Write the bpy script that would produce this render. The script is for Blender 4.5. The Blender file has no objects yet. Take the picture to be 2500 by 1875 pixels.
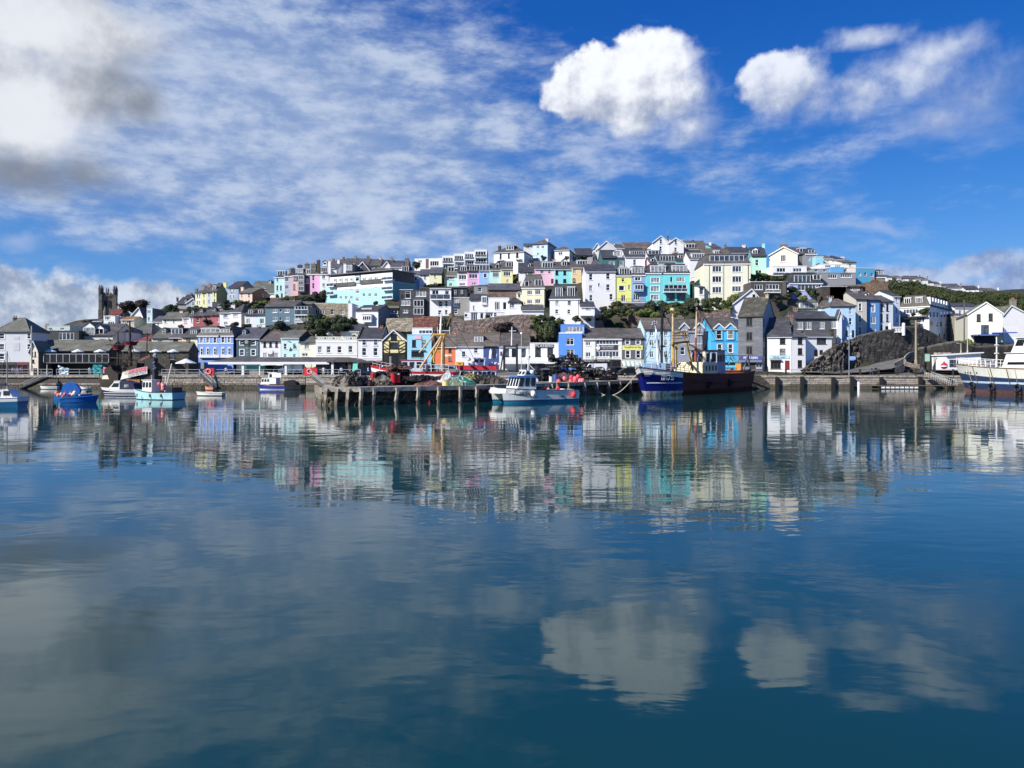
import bpy, bmesh, math, random
from mathutils import Vector, Matrix
R = random.Random(7)
sc = bpy.context.scene
col = sc.collection
rad = math.radians

# ---------------------------------------------------------------- camera
F, HOR, CAMZ = 1805.0, 893.0, 4.15
cam = bpy.data.objects.new('camera', bpy.data.cameras.new('camera'))
col.objects.link(cam)
cam.location = (0, 0, CAMZ)
cam.rotation_euler = (rad(90), 0, 0)
cam.data.sensor_width = 36.0
cam.data.lens = 36.0 * F / 2500.0
cam.data.shift_y = -(937.5 - HOR) / 2500.0
cam.data.clip_start = 0.3
cam.data.clip_end = 5000
sc.camera = cam
sc.view_settings.view_transform = 'Standard'
sc.view_settings.look = 'None'
sc.view_settings.gamma = 1
sc.view_settings.exposure = 0.5
sc.render.resolution_x, sc.render.resolution_y = 1024, 768
sc.cycles.max_bounces = 5
sc.cycles.diffuse_bounces = 2
sc.cycles.glossy_bounces = 3

SUN_AZ, SUN_EL = 52.0, 34.0      # degrees to the left of straight behind the camera, height
sun = bpy.data.objects.new('sun', bpy.data.lights.new('sun', 'SUN'))
col.objects.link(sun)
sun.data.energy = 4.6
sun.data.angle = rad(0.5)
sun.data.color = (1.0, 0.95, 0.87)
sd = Vector((-math.sin(rad(SUN_AZ)) * math.cos(rad(SUN_EL)), -math.cos(rad(SUN_AZ)) * math.cos(rad(SUN_EL)), math.sin(rad(SUN_EL))))
sun.rotation_euler = sd.to_track_quat('Z', 'Y').to_euler()

# ---------------------------------------------------------------- node helper
class S:
 """a socket with arithmetic"""
 def __init__(self, nt, s): self.nt, self.s = nt, s
 def _m(self, op, *a, clamp=False):
  n = self.nt.nodes.new('ShaderNodeMath'); n.operation = op; n.use_clamp = clamp
  for i, x in enumerate((self,) + a):
   if isinstance(x, S): self.nt.links.new(x.s, n.inputs[i])
   else: n.inputs[i].default_value = x
  return S(self.nt, n.outputs[0])
 def __add__(s, o): return s._m('ADD', o)
 def __sub__(s, o): return s._m('SUBTRACT', o)
 def __mul__(s, o): return s._m('MULTIPLY', o)
 def __truediv__(s, o): return s._m('DIVIDE', o)
 def max(s, o): return s._m('MAXIMUM', o)
 def min(s, o): return s._m('MINIMUM', o)
 def sat(s): return s._m('ADD', 0.0, clamp=True)
 def sq(s): return s * s
 def sqrt(s): return s._m('SQRT')
 def smooth(s, a, b):
  n = s.nt.nodes.new('ShaderNodeMapRange'); n.interpolation_type = 'SMOOTHSTEP'
  s.nt.links.new(s.s, n.inputs[0]); n.inputs[1].default_value = a; n.inputs[2].default_value = b
  return S(s.nt, n.outputs[0])
def node(nt, typ, **kw):
 n = nt.nodes.new(typ)
 ins = kw.pop('ins', {})
 for k, v in kw.items(): setattr(n, k, v)
 for k, v in ins.items():
  if isinstance(v, S): nt.links.new(v.s, n.inputs[k])
  elif isinstance(v, bpy.types.NodeSocket): nt.links.new(v, n.inputs[k])
  else: n.inputs[k].default_value = v
 return n
def mixc(nt, f, a, b, mode='MIX'):
 n = nt.nodes.new('ShaderNodeMix'); n.data_type = 'RGBA'; n.blend_type = mode
 for idx, v in ((0, f), (6, a), (7, b)):
  if isinstance(v, S): nt.links.new(v.s, n.inputs[idx])
  elif isinstance(v, bpy.types.NodeSocket): nt.links.new(v, n.inputs[idx])
  else: n.inputs[idx].default_value = v if idx == 0 else (tuple(v) + (1,) if len(v) == 3 else v)
 return n.outputs[2]
def lin(h):
 if isinstance(h, str):
  h = h.lstrip('#'); h = ''.join(x * 2 for x in h) if len(h) == 3 else h; t = [int(h[i:i + 2], 16) / 255 for i in (0, 2, 4)]
 else: t = h
 return tuple((x / 12.92 if x <= .04045 else ((x + .055) / 1.055) ** 2.4) for x in t)

# ---------------------------------------------------------------- sky
def azel(px, py):
 kx, kz = (px - 1250) / F, (HOR - py) / F
 return math.atan(kx), math.atan(kz / math.sqrt(1 + kx * kx))
world = bpy.data.worlds.new("World"); sc.world = world; world.use_nodes = True
nt = world.node_tree; nt.nodes.clear()
wo = nt.nodes.new('ShaderNodeOutputWorld')
sky = nt.nodes.new('ShaderNodeTexSky'); sky.sky_type = 'NISHITA'; sky.sun_disc = False
sky.sun_elevation = rad(SUN_EL); sky.sun_rotation = rad(180 + SUN_AZ)
sky.air_density = 1.0; sky.dust_density = 0.15; sky.ozone_density = 4.0
hs = node(nt, 'ShaderNodeHueSaturation', ins={'Hue': 0.512, 'Saturation': 1.45, 'Value': 1.0, 'Color': sky.outputs[0]})
tc = nt.nodes.new('ShaderNodeTexCoord')
sep = node(nt, 'ShaderNodeSeparateXYZ', ins={0: tc.outputs['Generated']})
dx, dy, dz = (S(nt, sep.outputs[i]) for i in range(3))
az0 = dx._m('ARCTAN2', dy); el0 = dz._m('ARCSINE')
def wnoise(scale, detail=5, rough=.55, off=0.0, stretch=1.0, dim='3D'):
 v = node(nt, 'ShaderNodeVectorMath', operation='MULTIPLY', ins={0: tc.outputs['Generated'], 1: (1, 1, stretch)})
 v2 = node(nt, 'ShaderNodeVectorMath', operation='ADD', ins={0: v.outputs[0], 1: (off, off * .7, off * .3)})
 n = node(nt, 'ShaderNodeTexNoise', ins={'Vector': v2.outputs[0], 'Scale': scale, 'Detail': detail, 'Roughness': rough})
 return S(nt, n.outputs[0])
wx = wnoise(9, 4, .55, 3.1) - .5; wy = wnoise(9, 4, .55, 7.7) - .5
az = az0 + wx * .05; el = el0 + wy * .05
def blob(px, py, rx, ry, a=None, e=None, rot=0.0):
 cx, cy = azel(px, py)
 rx, ry = rx / F * math.cos(cx) ** 2, ry / F * math.cos(cx)
 X = ((a or az) - cx); Yv = ((e or el) - cy)
 c_, s_ = math.cos(rot), math.sin(rot)
 x = (X * c_ + Yv * s_) / rx; y = (Yv * c_ - X * s_) / ry
 return (x.sq() + y.sq()).sqrt() * -1 + 1
fbm = wnoise(16, 8, .58, 1.3)
fine = wnoise(38, 6, .6, 5.3)
big = wnoise(5.5, 4, .5, 9.1)
# cumulus heaps
def shifted(scale, detail, rough, off, sx, sz):
 v2 = node(nt, 'ShaderNodeVectorMath', operation='ADD', ins={0: tc.outputs['Generated'], 1: (off + sx, off * .7, off * .3 + sz)})
 return S(nt, node(nt, 'ShaderNodeTexNoise', ins={'Vector': v2.outputs[0], 'Scale': scale, 'Detail': detail, 'Roughness': rough}).outputs[0])
relief = (fbm - shifted(16, 8, .58, 1.3, -.016, .014)) * 1.5 + (fbm - shifted(16, 8, .58, 1.3, -.006, .006)) * 1.6
def heap(parts, edge=.16, amp=1.1, fa=.35, soft=None):
 d = None
 for p in parts:
  b = blob(*p)
  d = b if d is None else d.max(b)
 d = d + (fbm - .5) * amp + (fine - .5) * fa
 if soft:   # crisp towards the sun at the upper left, fraying away at the lower right
  cx, cy = azel(soft[0], soft[1]); r_ = soft[2] / F
  pos = (((az0 - cx) * .7 - (el0 - cy) * 1.0) / r_ * .5 + .45).sat()
  return d, (d / (pos.sq() * soft[3] + edge)).smooth(0, 1.0)
 return d, d.smooth(0.0, edge)
c1d, c1 = heap([(1490, 200, 140, 90), (1590, 160, 135, 95), (1620, 240, 170, 105), (1690, 300, 120, 70), (1420, 240, 110, 55), (1560, 290, 110, 60), (1500, 260, 130, 50)], .16, .62, .42, (1560, 220, 190, 1.4))
c2d, c2 = heap([(1925, 225, 130, 100), (1890, 185, 90, 60), (1990, 260, 100, 70)], .3, 1.1, .4, (1925, 215, 120, 1.6))
c3d, c3 = heap([(2230, 185, 210, 100), (2400, 230, 210, 110), (2120, 235, 130, 80), (2300, 120, 190, 60), (2130, 90, 130, 40), (2280, 300, 220, 60)], .9, 1.3, .35, (2250, 190, 260, 1.6))
c4d, c4 = heap([(30, 250, 330, 260), (230, 240, 190, 160), (60, 420, 260, 120), (330, 250, 100, 90), (120, 60, 420, 130), (200, 420, 200, 80)], .55, .75, .35, (300, 200, 330, 1.3))
hl = heap([(-40, 700, 170, 70), (190, 750, 230, 80), (420, 740, 220, 60), (60, 800, 300, 90), (500, 790, 300, 60)], .4, 1.5)[1]
hr_ = heap([(2400, 650, 150, 45), (2230, 680, 170, 50), (2520, 690, 160, 70), (2380, 720, 230, 40)], .6, 1.5)[1]
hm = heap([(760, 620, 120, 40), (40, 600, 110, 30), (2160, 560, 90, 25)], .9, 1.3)[1]
# thin altocumulus veil, upper left, drifting down to the right
vn = wnoise(9, 8, .62, 2.2, 3.0); vb = wnoise(3.2, 3, .5, 4.4, 1.6); vf = wnoise(34, 6, .62, 6.6, 2.0)
edge = blob(600, 280, 1130, 330, rot=-.12)
veil = (edge * 1.25 + (vn - .5) * 2.9 + (vb - .5) * 1.9 + (vf - .5) * .7 + .34).smooth(-.3, 1.3) * .92
edge2 = blob(2250, 300, 420, 150, rot=-.2)
veil2 = (edge2 + (vn - .5) * 3.2 + (vf - .5) * .6).smooth(.2, 1.6) * .30
hz_ = (el0 * -1 + .16).smooth(0, .16) * .05
def heapcol(cy, ry, lo, hi, n=1.0):
 t = ((el0 - azel(1250, cy)[1]) / (ry / F) * .42 + .62 + relief * .8 * n + (big - .5) * .8).smooth(0.0, 1.0)
 return mixc(nt, t, lo, hi)
base = node(nt, 'ShaderNodeVectorMath', operation='SCALE', ins={0: hs.outputs[0], 'Scale': .088}).outputs[0]
base = mixc(nt, .62, base, mixc(nt, (el0 + .02).smooth(-.02, .50), (.080, .235, .56), (.012, .072, .34)))
def over(under, c, a): return mixc(nt, a, under, c)
sk = over(base, (.30, .42, .66), hz_)
sk = over(sk, mixc(nt, (vn + (vf - .5) * .4).smooth(.36, .68), (.19, .27, .45), (.39, .455, .575)), veil)
sk = over(sk, (.34, .41, .60), veil2)
sk = over(sk, mixc(nt, (relief * .8 + (big - .5) * 1.2 + fbm * .7 + .15).smooth(.25, .85), (.22, .27, .37), (.50, .54, .61)), hl * .92)
sk = over(sk, mixc(nt, (relief * .7 + (big - .5) + fbm * .7 + .15).smooth(.25, .85), (.17, .22, .38), (.38, .44, .58)), hr_ * .85)
sk = over(sk, (.32, .39, .56), hm * .5)
sk = over(sk, heapcol(215, 110, (.24, .30, .46), (.56, .60, .68)), c3 * .85)
sk = over(sk, heapcol(235, 90, (.26, .31, .45), (.64, .67, .73)), c2 * .92)
sk = over(sk, heapcol(235, 110, (.25, .29, .40), (.70, .72, .76)), c1 * .98)
def pos_(*a): return blob(*a).smooth(0, 1)
g4 = (pos_(40, 40, 330, 150) * .7 + pos_(40, 260, 190, 130) * .75 + pos_(170, 330, 200, 60) * .3 - pos_(330, 220, 190, 170) * .45 - pos_(110, 440, 330, 130) * .75 - pos_(190, 160, 180, 70) * .3 + (big - .5) * .9 + relief * .4 + (fbm - .5) * .5 + .5).smooth(-.15, 1.15)
sk = over(sk, mixc(nt, g4, (.165, .19, .24), (.58, .60, .64)), c4 * .96)
bg = node(nt, 'ShaderNodeBackground', ins={'Color': sk, 'Strength': 1.0})
nt.links.new(bg.outputs[0], wo.inputs[0])

# ---------------------------------------------------------------- mesh helper
class MB:
 def __init__(s): s.v, s.f, s.mi, s.mats = [], [], [], []
 def m(s, mat):
  if mat not in s.mats: s.mats.append(mat)
  return s.mats.index(mat)
 def face(s, pts, mat=None):
  i = len(s.v); s.v += [tuple(p) for p in pts]; s.f.append(tuple(range(i, i + len(pts)))); s.mi.append(0 if mat is None else s.m(mat))
 def grid(s, pts, n, mat=None, close=False):
  """pts: rows of n points"""
  i = len(s.v); rows = len(pts) // n; s.v += [tuple(p) for p in pts]
  k = 0 if mat is None else s.m(mat)
  for r in range(rows - 1):
   for c in range(n if close else n - 1):
    c2 = (c + 1) % n
    s.f.append((i + r * n + c, i + r * n + c2, i + (r + 1) * n + c2, i + (r + 1) * n + c)); s.mi.append(k)
 def box(s, x0, x1, y0, y1, z0, z1, mat=None):
  i = len(s.v); k = 0 if mat is None else s.m(mat)
  s.v += [(x0, y0, z0), (x1, y0, z0), (x1, y1, z0), (x0, y1, z0), (x0, y0, z1), (x1, y0, z1), (x1, y1, z1), (x0, y1, z1)]
  for q in ((0, 3, 2, 1), (4, 5, 6, 7), (0, 1, 5, 4), (1, 2, 6, 5), (2, 3, 7, 6), (3, 0, 4, 7)):
   s.f.append(tuple(i + a for a in q)); s.mi.append(k)
 def tube(s, a, b, r, r2=None, n=6, mat=None, cap=True):
  a, b = Vector(a), Vector(b); r2 = r if r2 is None else r2
  d = (b - a)
  if d.length < 1e-6: return
  q = d.to_track_quat('Z', 'Y'); i = len(s.v); k = 0 if mat is None else s.m(mat)
  for P, rr in ((a, r), (b, r2)):
   for j in range(n):
    t = 2 * math.pi * j / n
    s.v.append(tuple(P + q @ Vector((math.cos(t) * rr, math.sin(t) * rr, 0))))
  for j in range(n):
   s.f.append((i + j, i + (j + 1) % n, i + n + (j + 1) % n, i + n + j)); s.mi.append(k)
  if cap:
   s.f.append(tuple(i + j for j in reversed(range(n)))); s.mi.append(k)
   s.f.append(tuple(i + n + j for j in range(n))); s.mi.append(k)
 def path(s, pts, r, n=5, mat=None):
  for a, b in zip(pts, pts[1:]): s.tube(a, b, r, n=n, mat=mat)
 def prism(s, poly, y0, y1, mat=None):
  """poly in x,z pulled along y"""
  i = len(s.v); n = len(poly); k = 0 if mat is None else s.m(mat)
  s.v += [(p[0], y0, p[1]) for p in poly] + [(p[0], y1, p[1]) for p in poly]
  s.f.append(tuple(i + j for j in range(n))); s.mi.append(k)
  s.f.append(tuple(i + n + j for j in reversed(range(n)))); s.mi.append(k)
  for j in range(n):
   s.f.append((i + j, i + n + j, i + n + (j + 1) % n, i + (j + 1) % n)); s.mi.append(k)
 def ball(s, c, r, n=8, m=6, mat=None, sx=1, sy=1, sz=1):
  pts = []
  for a in range(m + 1):
   ph = math.pi * a / m
   for b in range(n):
    t = 2 * math.pi * b / n
    pts.append((c[0] + r * sx * math.sin(ph) * math.cos(t), c[1] + r * sy * math.sin(ph) * math.sin(t), c[2] - r * sz * math.cos(ph)))
  s.grid(pts, n, mat, close=True)
 def cone(s, c, r, z0, z1, n=8, mat=None, rot=0):
  s.tube((c[0], c[1], z0), (c[0], c[1], z1), r, 0.02, n, mat)
 def mesh(s, name, mats=None):
  me = bpy.data.meshes.new(name); me.from_pydata(s.v, [], s.f)
  for m_ in (mats or s.mats): me.materials.append(m_)
  if len(s.mats) > 1: me.polygons.foreach_set('material_index', s.mi)
  me.update(); return me
 def build(s, name, mat=None, parent=None, smooth=False):
  me = s.mesh(name, [mat] if mat is not None and not s.mats else None)
  if smooth: me.polygons.foreach_set('use_smooth', [True] * len(me.polygons))
  return link(name, me, parent)
def link(name, me, parent=None):
 o = bpy.data.objects.new(name, me); col.objects.link(o)
 if parent is not None: o.parent = parent
 return o
def tag(o, label=None, cat=None, group=None, kind=None):
 if label: o['label'] = label
 if cat: o['category'] = cat
 if group: o['group'] = group
 if kind: o['kind'] = kind
 return o
def empty(name, loc, rz, label, cat, group=None):
 o = bpy.data.objects.new(name, None); col.objects.link(o)
 o.location = loc; o.rotation_euler = (0, 0, rz); o.empty_display_size = .5
 return tag(o, label, cat, group)
def copytree(o, loc, rz=None, label=None, scale=None):
 c = o.copy(); col.objects.link(c); c.location = loc
 if rz is not None: c.rotation_euler = (0, 0, rz)
 if scale: c.scale = (scale,) * 3
 if label: c['label'] = label
 for ch in o.children:
  d = ch.copy(); col.objects.link(d); d.parent = c
  for g_ in ch.children:
   e = g_.copy(); col.objects.link(e); e.parent = d
 return c

# ---------------------------------------------------------------- materials
_mc = {}
def newmat(name):
 m = bpy.data.materials.new(name); m.use_nodes = True
 t = m.node_tree; b = t.nodes['Principled BSDF']; return m, t, b
def bump(t, b, h, strength=.3, dist=.05):
 n = node(t, 'ShaderNodeBump', ins={'Strength': strength, 'Distance': dist, 'Height': h}); t.links.new(n.outputs[0], b.inputs['Normal'])
def ocoord(t, sx=1, sy=1, sz=1):
 tcn = t.nodes.new('ShaderNodeTexCoord'); oi = t.nodes.new('ShaderNodeObjectInfo')
 r = node(t, 'ShaderNodeVectorMath', operation='SCALE', ins={0: (37.0, 91.0, 53.0), 'Scale': oi.outputs['Random']})
 a = node(t, 'ShaderNodeVectorMath', operation='ADD', ins={0: tcn.outputs['Object'], 1: r.outputs[0]})
 return node(t, 'ShaderNodeVectorMath', operation='MULTIPLY', ins={0: a.outputs[0], 1: (sx, sy, sz)}).outputs[0]
def nz(t, vec, scale, detail=4, rough=.6):
 return S(t, node(t, 'ShaderNodeTexNoise', ins={'Vector': vec, 'Scale': scale, 'Detail': detail, 'Roughness': rough}).outputs[0])
def paint(c, rough=.65, dirt=.3):
 """painted render with rain streaks and blotches"""
 k = ('p', c, rough, dirt)
 if k in _mc: return _mc[k]
 m, t, b = newmat('painted_wall'); L = lin(c); gm = sum(L) / 3; L = tuple(min(.77, x * .85 + gm * .07 + .015) for x in L)
 st = nz(t, ocoord(t, 1.6, 1.6, .22), 1.3, 5); bl = nz(t, ocoord(t), .55, 4)
 f = (st.smooth(.48, .75) * .6 + bl.smooth(.5, .72) * .5).sat() * dirt
 g = sum(L) / 3
 cc = mixc(t, f, L, tuple(x * .45 + g * .12 for x in L))
 t.links.new(cc, b.inputs['Base Color']); b.inputs['Roughness'].default_value = rough
 bump(t, b, nz(t, ocoord(t), 9, 3).s, .25, .03)
 _mc[k] = m; return m
def plain(c, rough=.5, metal=0.0, name='coloured_surface', var=.15):
 k = ('q', c, rough, metal, name)
 if k in _mc: return _mc[k]
 m, t, b = newmat(name); L = lin(c) if isinstance(c, str) else c
 n = nz(t, ocoord(t), 3.0, 4)
 cc = mixc(t, n.smooth(.4, .7) * var * 2, L, tuple(x * .6 for x in L))
 t.links.new(cc, b.inputs['Base Color']); b.inputs['Roughness'].default_value = rough; b.inputs['Metallic'].default_value = metal
 _mc[k] = m; return m
def slate(c='#4a4a50', c2=None, name='slate_roof', s=1.0, lichen=.35):
 k = ('s', c, c2, s, lichen)
 if k in _mc: return _mc[k]
 m, t, b = newmat(name); A = lin(c); B = lin(c2) if c2 else tuple(x * .62 for x in A)
 tcn = t.nodes.new('ShaderNodeTexCoord'); sp = node(t, 'ShaderNodeSeparateXYZ', ins={0: tcn.outputs['Object']})
 cb = node(t, 'ShaderNodeCombineXYZ', ins={0: S(t, sp.outputs[0]) + S(t, sp.outputs[1]) * .01, 1: S(t, sp.outputs[2]) * 1.3 + S(t, sp.outputs[1]) * .2})
 br = node(t, 'ShaderNodeTexBrick', ins={'Vector': cb.outputs[0], 'Color1': A + (1,), 'Color2': B + (1,), 'Mortar': tuple(x * .35 for x in A) + (1,), 'Scale': 1.0 / s,
              'Mortar Size': .018, 'Brick Width': .34, 'Row Height': .26, 'Bias': 0.0})
 li = (nz(t, ocoord(t), .9, 6).smooth(.5, .72) + nz(t, ocoord(t), 5, 3).smooth(.55, .7) * .4).sat() * lichen
 cc = mixc(t, li, br.outputs[0], (.16, .14, .075))
 li2 = nz(t, ocoord(t, .35, .35, 1.6), 1.2, 5).smooth(.45, .75) * .5
 cc = mixc(t, li2, cc, tuple(min(1, x * 1.7 + .02) for x in A))
 t.links.new(cc, b.inputs['Base Color']); b.inputs['Roughness'].default_value = .62
 bump(t, b, br.outputs[1], -.5, .03)
 _mc[k] = m; return m
def stone(c='#8d857b', c2='#5e5850', scale=1.0, name='stone_wall', moss=.2):
 k = ('st', c, c2, scale, moss)
 if k in _mc: return _mc[k]
 m, t, b = newmat(name); A, B = lin(c), lin(c2)
 v = ocoord(t, .8, .8, 1.5)
 vo = node(t, 'ShaderNodeTexVoronoi', ins={'Vector': v, 'Scale': 1.9 * scale, 'Randomness': .9})
 vd = node(t, 'ShaderNodeTexVoronoi', feature='DISTANCE_TO_EDGE', ins={'Vector': v, 'Scale': 1.9 * scale, 'Randomness': .9})
 rr = node(t, 'ShaderNodeSeparateXYZ', ins={0: vo.outputs['Color']})
 cc = mixc(t, S(t, rr.outputs[0]), A, B)
 cc = mixc(t, nz(t, ocoord(t), 1.1, 5).smooth(.5, .75) * moss, cc, (.07, .08, .03))
 cc = mixc(t, S(t, vd.outputs[0]).smooth(.07, 0.0) * .65, cc, tuple(x * .35 for x in B))
 t.links.new(cc, b.inputs['Base Color']); b.inputs['Roughness'].default_value = .85
 bump(t, b, S(t, vd.outputs[0]).smooth(0, .12).s, .7, .08)
 _mc[k] = m; return m
def glass(kind=0):
 k = ('g', kind)
 if k in _mc: return _mc[k]
 m, t, b = newmat('window_glass')
 c = [(.012, .014, .018), (.045, .055, .07), (.32, .34, .35), (.07, .10, .14)][kind]
 n = nz(t, ocoord(t), 1.4, 3)
 t.links.new(mixc(t, n.smooth(.4, .65), c, tuple(x * .35 for x in c)), b.inputs['Base Color'])
 b.inputs['Roughness'].default_value = .06; b.inputs['IOR'].default_value = 1.5
 _mc[k] = m; return m
WHITE = paint('#f4f4f2', .5, .12); BLACK = plain('#17181a', .5, name='black_paint'); LEAD = plain('#6d7174', .5, .2, 'lead')
SL = slate('#5a5a60'); SLD = slate('#46464d', None); SLB = slate('#6f665f', '#504842', lichen=.5); SLG = slate('#6c6c62', '#55564c', lichen=.6)
SLX = slate('#5f5b59', '#43403f')
ST = stone(); STP = stone('#8c7d77', '#64554f'); STD = stone('#57534c', '#38352f', 1.2, moss=.35); STC = stone('#b0a590', '#8a7f6d')
GREYP = plain('#8c8f92', .5, name='grey_paint')
RUST = plain('#5b2c1c', .8, name='rusty_steel', var=.4)
WOOD = plain('#6d5b47', .85, name='weathered_timber', var=.4)
WOODG = plain('#958b7c', .9, name='grey_timber', var=.4)
ROPE = plain('#9a8f7a', .9, name='rope')
SKIN = plain('#c58e72', .6, name='skin')
def Wp(px, py, Y):            # a point seen at photograph pixel px,py, at distance Y
 return Vector(((px - 1250) / F * Y, Y, CAMZ + (HOR - py) / F * Y))
def Wg(px, Y, z): return Vector(((px - 1250) / F * Y, Y, z))
# ---------------------------------------------------------------- houses
T = [0, 0, 1.0]
TILES = dict(A=(0, 680, 4.88), B=(340, 640, 4.61), C=(660, 580, 4.148), D=(980, 560, 4.148), E=(1300, 560, 4.148), F=(1660, 560, 4.148), G=(2040, 620, 4.365))
def tile(n): T[:] = TILES[n]
def PX(x): return T[0] + x / T[2]
def PY(y): return T[1] + y / T[2]
anchors = []                       # ground points the terrain goes through
FR = {'w': WHITE, 'k': BLACK, 'b': plain('#4a4036', .6, name='brown_frame'), 'g': GREYP, 'c': paint('#e8dcb8', .5, .1), 's': plain('#3f474f', .5, name='slate_grey_frame')}
def g(st, w, h, xs, ys, fr='w'):
 fr = 'k' if 'k' in st else 'b' if 'b' in st else fr
 return [(x, y, w, h, st, fr) for y in ys for x in xs]
def window_mesh(mb, u0, u1, z0, z1, v, st, fm, sill=True):
 """frame pieces of a window filling u0..u1, z0..z1, its outside at depth v"""
 w, h = u1 - u0, z1 - z0; t = min(.11, w * .11); d = .06
 if 'a' in st:
  n = 7; cx = (u0 + u1) / 2; r = w / 2; hz = z1 - r
  pr = [(cx - r * math.cos(math.pi * i / n), hz + r * math.sin(math.pi * i / n)) for i in range(n + 1)]
  for (a, b) in zip(pr, pr[1:]): mb.tube((a[0], v + .02, a[1]), (b[0], v + .02, b[1]), t * .9, n=4, mat=fm)
  mb.box(u0 - .01, u0 + t, v, v + d, z0, hz, fm); mb.box(u1 - t, u1 + .01, v, v + d, z0, hz, fm)
 else:
  mb.box(u0, u0 + t, v, v + d, z0 + t, z1 - t, fm); mb.box(u1 - t, u1, v, v + d, z0 + t, z1 - t, fm)
  mb.box(u0, u1, v, v + d, z1 - t, z1, fm)
 mb.box(u0, u1, v, v + d, z0, z0 + t, fm)
 ms = [1]
 if 's' in st: mb.box(u0 + t, u1 - t, v + .005, v + d - .005, (z0 + z1) / 2 - .035, (z0 + z1) / 2 + .035, fm)
 if 't' in st: mb.box(u0 + t, u1 - t, v + .005, v + d - .005, z1 - h * .3 - .03, z1 - h * .3 + .03, fm)
 nv = 2 if 'c' in st else 3 if '3' in st else 4 if '4' in st else 5 if '5' in st else 7 if '7' in st else 1
 for i in range(1, nv):
  x = u0 + w * i / nv; mb.box(x - .05, x + .05, v + .003, v + d - .003, z0 + t, z1 - t, fm)
 if 'x' in st:
  for i in range(1, 6): zz = z0 + h * i / 6; mb.box(u0 + t, u1 - t, v + .02, v + d - .02, zz - .02, zz + .02, fm)
 if sill: mb.box(u0 - .08, u1 + .08, -.09 if v >= 0 else v - .09, v + .02, z0 - .09, z0 - .002, fm)
def pane_kind(st):
 if 'L' in st: return glass(2)
 if 'B' in st: return glass(3)
 return glass(R.choice([0, 0, 0, 0, 1, 1, 3, 2]))
def pane_quad(mb, u0, u1, z0, z1, v, st, mat=None):
 if 'a' in st:
  n = 7; cx = (u0 + u1) / 2; r = (u1 - u0) / 2; hz = z1 - r
  mb.face([(u0, v, z0), (u1, v, z0)] + [(cx + r * math.cos(math.pi * i / n), v, hz + r * math.sin(math.pi * i / n)) for i in range(n + 1)], mat)
 else: mb.box(u0 + .01, u1 - .01, v, v + .02, z0 + .01, z1 - .01, mat)

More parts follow.
